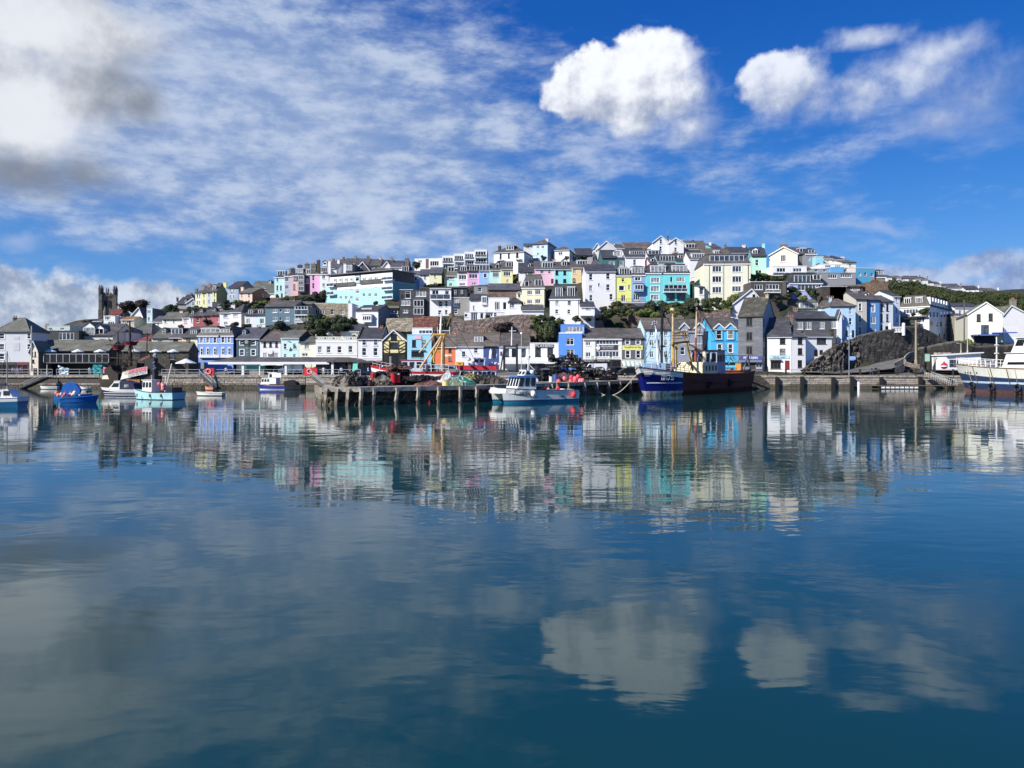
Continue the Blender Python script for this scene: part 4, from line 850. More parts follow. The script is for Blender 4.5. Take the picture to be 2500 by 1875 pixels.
h = H(1596, 1798, 1232, 852, 775, '#c9f4e8', 'mint house with a painted seagull and diver mural', Y=150, group=FG, d=11, roof=SLG, w=g('s', 30, 62, [1643, 1747], [948]) + g('s', 28, 34, [1643, 1747], [1052]), side='#2f3033')
# mural: gull and a diving figure, flat paint shapes raised a centimetre
def flat(h, pts, c, name='mural'):
 mb = MB(); mb.prism([h.loc(x, y) for x, y in pts][::-1], -.03, -.006); return mb.build(name, plain(c, .7, name='mural_paint'), h.root)
flat(h, [(1660, 900), (1690, 885), (1715, 905), (1700, 908), (1685, 897)], '#5f6f6c'); flat(h, [(1685, 1000), (1700, 955), (1715, 975), (1728, 985), (1710, 1003)], '#2c4a48'); flat(h, [(1735, 930), (1765, 940), (1770, 975), (1745, 960)], '#3d5a58')
tile('C')
h = H(292, 460, 1398, 1062, 1010, '#f3ead2', 'cream house with one dark window beside the mint mural house', Y=150, group=FG, d=9, roof=SLG, w=g('3', 46, 60, [370], [1100]) + g('c', 60, 34, [352], [1186]), t='r')
h = H(460, 880, 1398, 1034, None, '#f8f3e2', 'long cream building with four sashes and a balustraded parapet', Y=149, t='f', group=FG, d=9, w=g('s', 40, 66, [502, 591, 701], [1134]) + g('s', 40, 66, [812], [1130]), band=[(1060, .15, '#fbf7ea'), (1190, .15, '#fbf7ea')])
mb_ = MB()
for i in range(24):
 if i % 5: mb_.box(h.W * i / 24, h.W * (i + .62) / 24, -.02, .12, h.he + .1, h.he + .45)
mb_.box(0, h.W, -.05, .16, h.he + .45, h.he + .6); mb_.build('balustrade', paint('#f2ecd9'), h.root)
h = H(470, 625, 1080, 985, 938, '#efe7d0', 'small cream gable peeping over the balustraded parapet', Y=157, t='g', d=9, apx=548, w=g('4', 60, 28, [548], [1000]), roof=SLX)
h = H(720, 900, 1100, 950, 882, '#f0ead2', 'cream house with a low dark roof behind the white slate-roofed house', Y=158, d=9, roof=SLD, w=g('3', 36, 34, [885], [978]), rot=-6)
h = H(866, 1092, 900, 738, 692, '#f1f5f8', 'white bay-fronted house standing alone below the stone cottage', Y=164, d=9, rot=-12, side='#8d949d', roof=SLD, dm=[(977, 738, 98, 38, '4', 'f', WHITE)], sw=g('', 16, 30, [1120], [780]))
h.bay(975, 815, 96, 56, 1.0, '4', '#f1f5f8')
h = H(380, 790, 830, 668, None, '#85796c', 'long flat-roofed stone house with white-framed windows', Y=172, t='f', d=8, wall=STC, w=g('5', 112, 52, [490], [757]) + g('s', 30, 54, [628], [752]) + g('s', 30, 58, [735], [750]), ch=[(800, 640, 16, 1)])
h = H(788, 828, 830, 668, None, '#f4f4f2', 'narrow white return wing at the end of the stone house', Y=171.7, t='f', d=7)
h = H(830, 912, 830, 700, None, '#e9eaeb', 'small white stepped walls behind the bay-fronted house', Y=173, t='f', d=5)
h = H(1148, 1308, 830, 688, None, '#5f5851', 'dark verandah building with white balustrade between the houses', Y=169.5, t='f', d=6, wall=STD, w=g('3', 110, 44, [1235], [750]))
h.balcony(1235, 815, 130, 24, 1.2, 'lattice'); h.slab(1155, 1304, 690, 714, .5, '#7a746c', 'fascia')
h = H(886, 1132, 1402, 1026, 920, '#f1f1ee', 'white house with four tall sashes and raised gable copings', Y=149, group=FG, d=9, roof=SLD, w=g('s', 42, 66, [950, 1065], [1058]) + g('s', 42, 78, [951, 1066], [1156]), band=[(1222, .2, '#fafaf6')])
h.shop(890, 1128, 1245, 1398, '#2a2c30'); 
mb_ = MB()
for u in (0, h.W): mb_.prism([(u - .15, 0), (u + .15, 0), (u + .15, .01), (u - .15, .01)], 0, .01)
for u in (0, h.W):
 i0 = len(mb_.v); sl = (h.hr - h.he) / (h.d / 2)
 for a, b in (((-.3, h.he - .2), (h.d / 2, h.hr + .15)), ((h.d / 2, h.hr + .15), (h.d + .2, h.he - .1))):
  mb_.face([(u - .16, a[0], a[1] + .35), (u + .16, a[0], a[1] + .35), (u + .16, b[0], b[1] + .35), (u - .16, b[0], b[1] + .35)]); mb_.face([(u - .16, a[0], a[1]), (u - .16, a[0], a[1] + .35), (u - .16, b[0], b[1] + .35), (u - .16, b[0], b[1])])
  mb_.face([(u + .16, a[0], a[1]), (u + .16, b[0], b[1]), (u + .16, b[0], b[1] + .35), (u + .16, a[0], a[1] + .35)])
mb_.build('coping', STD, h.root)
# half-timbered house
h = H(1140, 1372, 1405, 1042, 938, '#f0dc9c', 'half-timbered yellow house with black beams and a broad gable', Y=149, t='g', d=10, apx=1248, roof=SLD, group=FG, w=g('3k', 84, 62, [1252], [1090]) + g('3kP', 60, 60, [1250], [1005]) + g('3k', 92, 110, [1252], [1225]), side='#6a4638')
mb_ = MB(); uw = h.W; zz = lambda y: h.loc(1250, y)[1]; ux = lambda x: h.loc(x, 1200)[0]
def beam(x0, y0, x1, y1, t=.09): mb_.prism([(ux(x0), zz(y0) - t), (ux(x1), zz(y1) - t), (ux(x1), zz(y1) + t), (ux(x0), zz(y0) + t)] if abs(x1 - x0) > 2 else [(ux(x0) - t, zz(y0)), (ux(x0) - t, zz(y1)), (ux(x0) + t, zz(y1)), (ux(x0) + t, zz(y0))], -.06, -.004)
for i in range(4):
 beam(1146, 1065 + i * 32, 1204, 1100 + i * 32); beam(1368, 1062 + i * 32, 1302, 1098 + i * 32)
for i in range(7):
 beam(1146 + i * 9.5, 1180, 1146 + i * 9.5, 1290, .06); beam(1306 + i * 10, 1170, 1306 + i * 10, 1290, .06)
for y in (1045, 1172, 1128): beam(1142, y, 1370, y)
beam(1206, 1045, 1206, 1290); beam(1300, 1045, 1300, 1290); beam(1170, 1040, 1246, 950); beam(1330, 1040, 1250, 950); beam(1143, 1045, 1143, 1380); beam(1369, 1045, 1369, 1380)
mb_.build('timber_beam', plain('#1d1a18', .7, name='black_timber'), h.root)
h = H(1386, 1632, 1402, 985, None, '#93d4ee', 'light blue flat-roofed house with a pink bunting sign and roof terrace', Y=148.5, t='f', d=9, group=FG, w=g('sk', 40, 72, [1455, 1553], [1072]) + g('3k', 128, 62, [1492], [1184]), sh=[(1390, 1628, 1275, 1398, '#d7dde0')])
h.slab(1462, 1530, 996, 1030, .12, '#e4b8c8', 'pennant_sign'); flat(h, [(1478, 1002), (1516, 1002), (1497, 1024)], '#7c2f48', 'pennant'); h.balcony(1494, 1262, 150, 50, .9, 'lattice'); h.slab(1425, 1565, 1138, 1146, .35, '#44505a', 'awning_box')
tile('D')
h2 = H(108, 314, 1060, 930 + 70, None, '#e9edf0', 'glazed penthouse set back on the light blue house', Y=152, t='f', d=5, w=g('4', 140, 40, [245], [1038]), fnd=1)
h = H(318, 548, 1410, 1192, 1062, '#f27a36', 'bright orange house with a painted white fish mural', Y=149, d=9, group=FG, roof=SLB, w=g('sb', 30, 48, [493], [1222]) + g('sb', 30, 44, [493], [1312]))
h.shop(325, 545, 1372, 1408, '#8fb0c4')
flat(h, [(420, 1280), (450, 1262), (490, 1272), (505, 1262), (505, 1290), (490, 1280), (450, 1292)], '#f4d8c4'); flat(h, [(395, 1240), (425, 1225), (440, 1250), (415, 1262)], '#f4d8c4')
h = H(548, 830, 1410, 1186, 1055, '#f4f6f7', 'white house with three small sashes and a big white dormer', Y=149, d=9, group=FG, roof=SLB, w=g('s', 36, 58, [632], [1264]) + g('s', 38, 58, [755], [1224]) + g('', 36, 24, [757], [1310]), dm=[(785, 1112, 90, 62, '3', 'f', WHITE)])
h.slab(552, 622, 1340, 1378, .2, '#f2ac3c', 'shop_sign'); h.text('MA', 590, 1360, 16, '#2a1c10', v=-.23)
h.shop(560, 826, 1378, 1408, '#3a2018')
h = H(830, 988, 1410, 1182, 1050, '#2f4a8c', 'navy blue house with a painted whale and fisherman mural', Y=149, d=9, group=FG, roof=SLB, w=())
flat(h, [(885, 1310), (890, 1230), (905, 1205), (915, 1235), (908, 1310)], '#e8ecf2'); flat(h, [(915, 1260), (930, 1190), (955, 1215), (960, 1290), (935, 1320)], '#1b2338'); flat(h, [(955, 1275), (972, 1250), (962, 1300)], '#b9c6dc')
h = H(990, 1302, 1410, 1186, 1058, '#f3f5f6', 'white house with three black sashes under a brown roof', Y=149, d=9, group=FG, roof=SLX, w=g('tk', 50, 80, [1065, 1142, 1235], [1248]) + g('k', 18, 36, [1010], [1255]), pipe=[1298])
h = H(1302, 1592, 1410, 1152, None, '#f8f9f9', 'white parapet-fronted shop with PLANERS in white letters on a black board', Y=148.5, t='f', d=9, group=FG, w=g('tk', 58, 96, [1383, 1507], [1240]), pipe=[])
h.slab(1352, 1540, 1164, 1198, .12, '#17181c', 'sign_board'); h.text('PLANERS', 1446, 1181, 26, '#e9e9ee', v=-.16, wfit=176)
h.slab(1000, 1600, 1326, 1362, 2.2, '#f2f4f5', 'canopy'); h.shop(1305, 1420, 1368, 1408, '#26282a'); h.dr = 0
h.slab(1410, 1570, 1366, 1440, 1.0, '#eceff0', 'kiosk')
tile('E')
h = H(270, 502, 1405, 1050, None, '#4a92ee', 'bright azure house with a setback glass storey and white trim', Y=148, t='f', d=10, group=FG, side='#2553a0', w=g('ct', 78, 70, [381], [1136]) + g('ct', 80, 82, [383], [1257]), band=[(1050, .25, '#f2f6fa')])  # right side's shade painted as a deeper blue
h.slab(270, 500, 1325, 1405, .05, '#efd9c4', 'ground_floor_render'); 
H(290, 525, 1052, 965, None, '#4a92ee', 'setback glazed top storey with a slate roof on the azure house', Y=149.6, t='f', d=7, fnd=.6, w=g('5', 180, 56, [425], [1012]), anchor=False, side='#2553a0')  # same shade-darkened blue painted on the side
h = H(510, 905, 1408, 1108, 1008, '#f6f2e2', 'cream restaurant with two tiers of wide windows and black fascias', Y=148, d=9, group=FG, roof=SLX, w=g('c', 50, 38, [565], [1157]) + g('c', 50, 48, [565], [1268]) + g('7B', 226, 48, [760], [1142]) + g('7', 232, 60, [760], [1262]), pipe=[640])
h.slab(645, 862, 1170, 1218, .12, '#2e3236', 'sign_board'); h.text('RESTAURANT', 760, 1186, 16, '#e8eef4', v=-.16, wfit=130); h.text('FISH & CHIPS', 765, 1203, 10, '#dfe5ea', v=-.16, wfit=110)
mb_ = MB(); u_, z_ = h.loc(663, 1200); mb_.tube((u_, -.2, z_), (u_, -.13, z_), .42, n=12); mb_.tube((u_, -.2, z_ + .5), (u_, -.13, z_ + .5), .22, n=10); mb_.build('emblem', WHITE, h.root)
h.shop(515, 640, 1318, 1406, '#3d4648'); h.shop(645, 890, 1316, 1406, '#1a1b1e'); h.text('Restaurant', 575, 1332, 14, '#e8e8ea', v=-.22, wfit=95); h.text('Restaurant  Cafe', 720, 1330, 15, '#e8e8ea', v=-.22, wfit=120)
mb_ = MB(); mb_.box(0, h.W, -.3, -.004, h.he - .25, h.he - .02); mb_.build('eaves_board', WHITE, h.root)
h = H(905, 1130, 1408, 1102, 1010, '#5b5d5f', 'charcoal grey house with a bright yellow banner between its windows', Y=148, d=9, group=FG, roof=SLX, w=g('tS', 38, 44, [963, 1070], [1142]) + g('sS', 40, 74, [966, 1072], [1266]))
h.slab(912, 1116, 1174, 1222, .1, '#f4ef7c', 'banner'); h.text('Churchill for the King', 1012, 1193, 20, '#a3a24a', v=-.14, wfit=170); h.shop(908, 1126, 1318, 1406, '#c9cdb4', awn='#8fb0b4')
h = H(1134, 1406, 1408, 1012, 905, '#c3e2f2', 'pale blue three storey house with dark blue quoins and six paired windows', Y=148, d=10, group=FG, roof=SLB, qn='#6f9fc0', w=g('ct', 38, 54, [1205, 1352], [1048, 1148]) + g('ct', 38, 62, [1207, 1352], [1266]))
h = H(1408, 1722, 1408, 1034, 915, '#8f97a6', 'grey-lilac pair of houses with two white-edged gables behind the trawler', Y=148.5, d=10, group=FG, roof=SLX, w=g('s', 42, 80, [1520, 1660], [1230]), band=[(1034, .25, '#f2f2f2'), (1160, .15, '#e6e6ea')])
def wallgable(h, x, w, ya, ye, yb, st='s'):
 """a window bay rising through the eaves under its own gable"""
 u0, u1, um = h.loc(x - w / 2, ye)[0], h.loc(x + w / 2, ye)[0], h.loc(x, ye)[0]; z0, z1, za = h.loc(x, yb)[1], h.loc(x, ye)[1], h.loc(x, ya)[1]
 mb = MB(); mb.prism([(u0, z0), (u0, z1), (um, za - .15), (u1, z1), (u1, z0)][::-1], -.12, 1.5, h.wm)
 o = mb.build('gable', None, h.root)
 m2 = MB()
 for a, b in (((u0 - .25, z1 - .25), (um, za)), ((um, za), (u1 + .25, z1 - .25))): m2.prism([a, b, (b[0], b[1] + .26), (a[0], a[1] + .26)], -.35, -.1, WHITE); m2.prism([a, b, (b[0], b[1] + .2), (a[0], a[1] + .2)], -.1, 3, h.rf)
 m2.build('bargeboard', None, o)
 m3 = MB(); zt = z1 - .35; zb = z0 + .15; wd = (u1 - u0) * .32; window_mesh(m3, um - wd, um + wd, zb, zt, -.19, st, WHITE, True); pane_quad(m3, um - wd + .06, um + wd - .06, zb + .04, zt - .04, -.16, st, pane_kind(st)); m3.build('window', None, o)
wallgable(h, 1535, 85, 955, 1000, 1075); wallgable(h, 1688, 90, 952, 1000, 1070)
h = H(555, 722, 1020, 1000, 918, '#615a52', 'grey slate outbuilding roof behind the cream restaurant', Y=156, d=8, roof=SLX)
h = H(660, 1052, 1060, 1005, 872, '#3a3734', 'big old barn with a lichened stone-slate roof behind the cream restaurant', Y=160, d=14, roof=slate('#8b8170', '#6f665a', s=1.4, lichen=.6), side='#24211f', cat='barn', name='barn', ch=[(925, 980, 18, 1)])
h = H(1200, 1556, 1020, 960, 855, '#7a655c', 'brown-tiled house behind the pale blue house', Y=160, d=9, roof=SLB, side='#5c4b44')

# ---------------------------------------------------------------- tile F
tile('F')
h = H(315, 592, 1402, 1012, 905, '#37b8ec', 'vivid sky blue house with twin white-edged gables', Y=147, d=10, group=FG, roof=SLX, w=g('sS', 42, 84, [403, 513], [1206]), band=[(1132, .15, '#2e9fd0')])
wallgable(h, 392, 90, 962, 1000, 1120); wallgable(h, 508, 95, 960, 1000, 1118)
h.shop(330, 580, 1330, 1400, '#5fd0f0')
# tall grey house, turned so its right flank shows
h = H(590, 838, 1418, 885, 702, '#6f737a', 'tall narrow slate-grey house with a navy shop sign in white letters', Y=146, d=10, rot=-32, group=FG, roof=slate('#4b4a42', '#3a3933', lichen=.9), side='#9aa1ab', wall=slate('#64676e', '#5a5d64', lichen=0, s=1.3),
      w=g('cb', 62, 84, [703], [940, 1083, 1225]), sw=g('b', 10, 80, [850, 908], [940]) + g('b', 10, 80, [850], [1090, 1235]), ch=[(885, 655, 30, 1, '#a59c86')])
h.slab(598, 835, 1284, 1322, .25, '#20307c', 'sign_board'); h.text('PETER NEWS', 716, 1302, 24, '#f0f0f8', v=-.3, wfit=140); h.slab(600, 832, 1325, 1345, .9, '#5b6b88', 'awning_box')
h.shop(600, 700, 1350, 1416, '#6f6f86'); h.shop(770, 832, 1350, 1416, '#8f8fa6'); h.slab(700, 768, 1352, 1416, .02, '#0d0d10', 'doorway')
h = H(514, 870, 960, 772, 606, '#f5f6f8', 'big white gable with a pair of small windows behind the tall grey house', Y=156, t='g', d=9, apx=724, roof=SLD, w=g('kP', 26, 28, [748, 790], [672]))
h = H(886, 1128, 1424, 1090, 905, '#f2f4f4', 'white inn with a pale blue sign, shop bay and crimson door', Y=144, d=9, rot=-14, group=FG, roof=SLD, w=g('sb', 58, 66, [1040], [1130]) + g('sb', 58, 66, [1040], [1240]) + g('3b', 104, 84, [970], [1368]), dr=[(1086, 1328, 1422, 44, '#7d2029')])
h.slab(900, 1108, 1274, 1308, .12, '#b7e0f0', 'sign_board'); h.text('THE BAY INN', 1002, 1282, 8, '#4d7684', v=-.16, wfit=150); h.text('Sailing Gifts', 1002, 1297, 14, '#4d7684', v=-.16, wfit=120); h.slab(915, 1030, 1318, 1330, .5, '#4a4038', 'bay_cornice')
h = H(1128, 1272, 1424, 1088, 980, '#f0f2f2', 'white middle house with three stacked dark-framed sashes', Y=143, d=9, rot=6, group=FG, t='h', roof=SLX, w=g('sb', 48, 66, [1218], [1130, 1236]) + g('sb', 46, 76, [1216], [1362]))
h = H(1272, 1538, 1410, 1086, 1030, '#eff1f1', 'white cottage with a wide brown window and two black doors', Y=145, d=8, rot=8, group=FG, t='h', roof=SLX, w=g('4b', 96, 66, [1434], [1128]) + g('cb', 36, 40, [1432], [1242]), dr=[(1375, 1222, 1284, 36, '#241616')], pipe=[])
h = H(1165, 1600, 1120, 902, 838, '#595d62', 'long slate-hung house with four white multi-paned windows', Y=152, d=8, wall=slate('#5b6066', '#50555b', lichen=.1, s=1.2), roof=SLD, w=g('3x', 58, 78, [1218, 1302], [975]) + g('3x', 50, 72, [1440], [972]) + g('3x', 52, 74, [1563], [966]), name='house')
h = H(1598, 1640, 1150, 880, 815, '#f2f3f4', 'white gable end wing of the long slate-hung house', Y=151.5, d=7, t='g', roof=SLD)
h = H(1005, 1432, 870, 806, 700, '#f4f2de', 'ivory house with a long white dormer under a broad roof', Y=160, d=9, roof=SLG, dm=[(1305, 770, 186, 56, '4', 'f', WHITE)], ch=[(1428, 655, 26, 1, '#6a625a')])
h = H(1430, 1652, 1100, 782, 705, '#bfe0f2', 'pale sky blue house under a brown hipped roof', Y=158, t='h', d=8, roof=SLB, w=g('3B', 50, 24, [1590], [800]), rot=0)
h = H(1040, 1330, 720, 690, 622, '#77706a', 'grey roof with a red shrub corner beneath the indigo house', Y=166, d=8, roof=SL)
# upper, tile F
h = H(244, 716, 800, 352, 252, '#f1e8cc', 'tall cream apartment house with six triple windows and a long glazed attic', Y=166, t='m', d=11, rot=-3, roof=SLX, name='apartment_house', cat='block of flats', fnd=6,
      w=g('3S', 92, 62, [376, 578], [402, 506]) + g('3S', 92, 62, [376], [614]) + g('3S', 90, 52, [575], [604]), dm=[(474, 292, 350, 62, '7B', 'f', LEAD)], pipe=[295, 440, 690])
h = H(192, 246, 800, 585, 570, '#eceada', 'white conservatory wing at the left of the tall cream apartments', Y=165, t='l', d=6, w=g('', 40, 70, [218], [625]))
h = H(250, 520, 330, 262, 200, '#5e544c', 'long brown roof with small chimneys behind the tall cream apartments', Y=186, d=9, roof=SLB, ch=[(460, 150, 16, 1), (270, 195, 26, 1)], dm=[(372, 232, 50, 30, 'c', 'f', WHITE)])
h = H(520, 730, 330, 240, 185, '#5b5856', 'slate roof with a white chimney left of the mint gable house', Y=184, d=9, roof=SLD, ch=[(647, 155, 26, 2, '#f0f0f0')])
h = H(320, 410, 260, 186, 150, '#57c9d8', 'turquoise gable end peeping over the brown skyline roof', t='l', Y=200, d=6, ch=[(306, 128, 16, 1, '#f2f2f2')])
h = H(730, 874, 560, 272, 188, '#b4ecce', 'seafoam green house with an arched dormer and white french doors', Y=176, d=9, roof=SLD, rot=-10, side='#6a9fb0', w=g('s', 34, 62, [780], [336]) + g('c', 64, 70, [795], [446]), dm=[(760, 226, 56, 42, 'c', 'g', WHITE)], ch=[(845, 142, 26, 1, '#9fe0ea')])
h = H(906, 1192, 480, 262, 186, '#e9d9c4', 'sandy beige gabled house with an arched triple window', Y=176, t='g', d=14, rot=-22, apx=1050, roof=SLX, side='#9b938c', w=g('3P', 56, 70, [1045], [292]), sw=g('s', 10, 50, [1215, 1250], [330]), ch=[(1052, 150, 76, 3, '#6d5c4a')])  # greyer side colour holds the flank's painted shade
h = H(944, 1284, 500, 372, None, '#f2efe8', 'low flat-roofed white extension with patio windows below the beige gable', Y=171, t='f', d=5, w=g('3', 90, 44, [1025], [412]) + g('3', 90, 40, [1190], [412]))
h.balcony(1030, 462, 170, 26, 1.5, 'glass')
h = H(1095, 1275, 330, 250, 188, '#6d6a68', 'dark mansard roof right of the beige gable', Y=186, d=9, roof=SL, dm=[(1240, 212, 60, 40, 'c', 'f', SL)], ch=[(1190, 175, 20, 1)])
h = H(1272, 1382, 380, 250, 196, '#868c94', 'grey slate terrace end with shaded windows on the right skyline', Y=184, t='m', d=12, roof=sf, side='#6a6f78', w=g('s', 20, 40, [1310, 1350], [300]), dm=[(1330, 222, 66, 34, 'c', 'f', sf)])
h = H(1375, 1452, 380, 276, None, '#8fd6e6', 'small turquoise flat-roofed house on the right skyline', Y=182, t='f', d=6)
h = H(1452, 1545, 370, 296, 270, '#ebe4d6', 'cream house under a shallow roof on the right skyline', Y=184, d=8, roof=SLG, w=g('c', 16, 24, [1497], [325]))
h = H(1545, 1665, 370, 305, 268, '#e3e3e1', 'grey-white gabled house with a white chimney on the right skyline', Y=184, t='h', d=8, roof=SLD, ch=[(1645, 275, 24, 1, '#f4f4f4')])
h = H(1425, 1690, 400, 352, 345, '#eeeef0', 'long white low-roofed bungalow on the right hill', Y=177, d=7, t='f', w=g('3', 60, 24, [1500, 1600], [375]))
h = H(1640, 1780, 400, 335, 318, '#f0e8dc', 'cream bungalow at the end of the right hill row', Y=179, d=8, roof=SLG, w=g('c', 24, 26, [1725], [360]))
h = H(1350, 1560, 450, 402, 395, '#8d98a6', 'low grey flat-roofed house above the indigo house', Y=172, t='f', d=6, w=g('', 26, 26, [1380, 1465], [418]))
h = H(1530, 1658, 450, 388, None, '#4fa6dc', 'azure painted wall house on the right hill', Y=171, t='f', d=5)
h = H(1655, 1780, 450, 390, None, '#eadfd0', 'beige flat-fronted house with two white windows on the right hill', Y=171.5, t='f', d=5, w=g('s', 20, 34, [1682], [408]))
h = H(722, 1085, 700, 532, None, '#453f3b', 'dark brown flat-roofed house with a balcony below the seafoam house', Y=160, t='f', d=7, w=g('3', 84, 54, [795], [585]) + g('4', 132, 54, [936], [582]), side='#3d3a38', fnd=5)
h.balcony(945, 634, 150, 26, 1.3, 'lattice'); h.slab(1048, 1076, 520, 690, .3, '#5f5850', 'stone_pier')
h = H(1112, 1438, 690, 548, 442, '#a9b6f0', 'pale indigo house with a glazed slate mansard storey', Y=164, t='m', d=8, roof=sf, w=g('5B', 190, 60, [1285], [590]) + g('c', 60, 34, [1400], [575]), dm=[(1238, 500, 170, 76, '4B', 'f', sf), (1385, 484, 76, 56, 'c', 'f', WHITE)])
h = H(1438, 1780, 700, 442, None, '#8f9092', 'wide grey pebbledash house with long white windows on the right hill', Y=166, t='f', d=8, w=g('4', 92, 42, [1545], [475]) + g('5', 112, 44, [1682], [468]), fnd=6)
h = H(1440, 1690, 740, 580, 560, '#5d5853', 'dark stone house with a drainpipe below the grey pebbledash house', Y=161, t='f', d=6, wall=STD)
# ================================================================ tile G
tile('G')
h = H(-60, 212, 925, 555, 482, '#a9cdea', 'powder blue corner house under a brown hipped roof', Y=153, t='h', d=8, rot=-4, roof=SLB, w=g('s', 32, 76, [158], [606]) + g('s', 30, 74, [158], [720]) + g('k', 24, 60, [120], [845]), dr=[(184, 812, 890, 22, '#16202c')], group=FG)
UR = 'uphill terrace above the ramp wall'
h = H(215, 332, 905, 482, 410, '#c6c3b4', 'stone-beige house, first of the uphill terrace above the ramp', Y=156, d=8, rot=4, group=UR, roof=SLX, w=g('sS', 28, 78, [262], [566]) + g('sS', 28, 70, [262], [690]) + g('sS', 28, 76, [262], [815]), fnd=5, ch=[(210, 385, 38, 2, '#9aa2a8')])
h = H(332, 468, 905, 490, 420, '#4f8fcc', 'mid blue house, second of the uphill terrace', Y=157, d=8, rot=6, group=UR, roof=SLX, w=g('sS', 26, 80, [403], [580]) + g('3', 50, 76, [403], [706]) + g('3', 56, 56, [403], [822]), fnd=5, dm=[(340, 432, 34, 30, '', 'g', WHITE)])
h = H(468, 612, 905, 508, 450, '#dfe3ee', 'lilac-white house with four narrow dark sashes, third of the uphill terrace', Y=158, d=8, rot=8, group=UR, roof=SLX, w=g('sk', 26, 82, [492, 553], [568, 680]) + g('sk', 24, 66, [492], [792]) + g('3k', 44, 52, [552], [795]), fnd=5)
h = H(612, 686, 900, 452, 395, '#d3dcec', 'tall pale end house with an iron balcony beside the hotel', Y=160, d=9, rot=10, group=UR, roof=SLD, w=g('s', 12, 60, [650], [490, 600]) + g('s', 12, 60, [655], [700]), fnd=5)
h = H(378, 560, 620, 298, None, '#8d7662', 'bare brown stone chimney wall high above the uphill terrace', Y=166, t='f', d=6, wall=stone('#8b7462', '#6f5a4a', moss=.1), side='#b3a692', name='stone_gable_house', ch=[(400, 270, 30, 2), (440, 275, 20, 1)])
h = H(105, 292, 520, 345, 310, '#4a443f', 'dark slate house with white three-part window above the powder blue house', Y=165, d=7, roof=SLB, w=g('4', 96, 34, [207], [368]))
h = H(-60, 110, 560, 345, None, '#4e4a46', 'dark timber-clad block above the powder blue house', Y=161, t='f', d=7, wall=STD)
h = H(200, 416, 380, 152, None, '#3f9fc8', 'azure flat-roofed house with three white windows at the right end of the hill', Y=176, t='f', d=8, rot=3, w=g('s', 24, 38, [260, 318], [217]) + g('s', 30, 38, [388], [224]))
h = H(416, 530, 380, 250, 172, '#8a8580', 'dark mansard house right of the azure house', Y=177, t='m', d=8, roof=SLX, side='#6a6561', dm=[(470, 200, 76, 40, '3', 'f', SLX)])
# hotel: bright front to the left, long flank running back, its bluish shade painted in
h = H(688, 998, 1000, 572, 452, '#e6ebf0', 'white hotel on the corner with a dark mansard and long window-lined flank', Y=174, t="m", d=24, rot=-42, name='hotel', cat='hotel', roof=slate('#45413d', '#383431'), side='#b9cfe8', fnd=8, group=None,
      w=g('5B', 160, 50, [800], [612]) + g('3B', 90, 60, [905], [700]),
      sw=g('s', 22, 62, [1013, 1050, 1086, 1130, 1165, 1196, 1232], [645]) + g('s', 20, 62, [1030, 1085, 1125, 1190, 1232], [748]) + g('s', 26, 60, [965 + 50], [735]) + g('s', 18, 62, [1110, 1160, 1215], [880]),
      dm=[(768, 500, 74, 60, '3', 'f', WHITE), (890, 492, 74, 60, '3', 'f', WHITE)])
for i in range(7):
 mb_ = MB(); v = 1.6 + i * 2.75; mb_.box(h.W - .95, h.W + .08, v - .75, v + .75, h.he + .5, h.hr - .5, WHITE); mb_.box(h.W + .08, h.W + .12, v - .5, v + .5, h.he + .7, h.hr - .65, glass(1)); mb_.build('dormer', None, h.root)
h.balcony(830, 668, 290, 30, 1.0, 'dark', '#8a7a70'); h.slab(715, 900, 700, 780, .03, '#1c1c20', 'recess_shade')  # last slab: flat near-black panel painting the shade of a recess
h = H(1268, 1412, 1000, 660, 640, '#b9b096', 'tall weathered cream building right of the hotel', Y=178, t='l', d=12, rot=-20, w=g('s', 20, 40, [1310, 1350], [720]), fnd=6)
h = H(1268, 1530, 800, 572, 530, '#eef1f5', 'white house with a slate roof behind the weathered building', Y=190, d=9, roof=SLD, w=g('c', 30, 40, [1330], [620]))
h = H(1410, 1778, 930, 640, 522, '#efe9d2', 'cream warehouse gable with two black upper openings and blue stair', Y=158, t='g', d=18, rot=-24, apx=1605, name='warehouse', cat='warehouse', roof=slate('#8c8a80', '#77756c'), side='#b7bcb8', w=g('kP', 42, 78, [1524], [680]) + g('kP', 44, 80, [1652], [673]) + g('ck', 84, 96, [1592], [804]), fnd=6)
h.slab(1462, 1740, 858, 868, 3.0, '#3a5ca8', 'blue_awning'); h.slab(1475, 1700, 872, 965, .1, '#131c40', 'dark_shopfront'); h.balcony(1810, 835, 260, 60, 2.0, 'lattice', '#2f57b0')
h = H(1786, 2060, 1000, 650, 552, '#edf0f4', 'large white gabled house with a chimney at the right edge', Y=164, t='g', d=9, apx=1868, roof=SLG, ch=[(1890, 480, 56, 2, '#8d8578')], fnd=6)
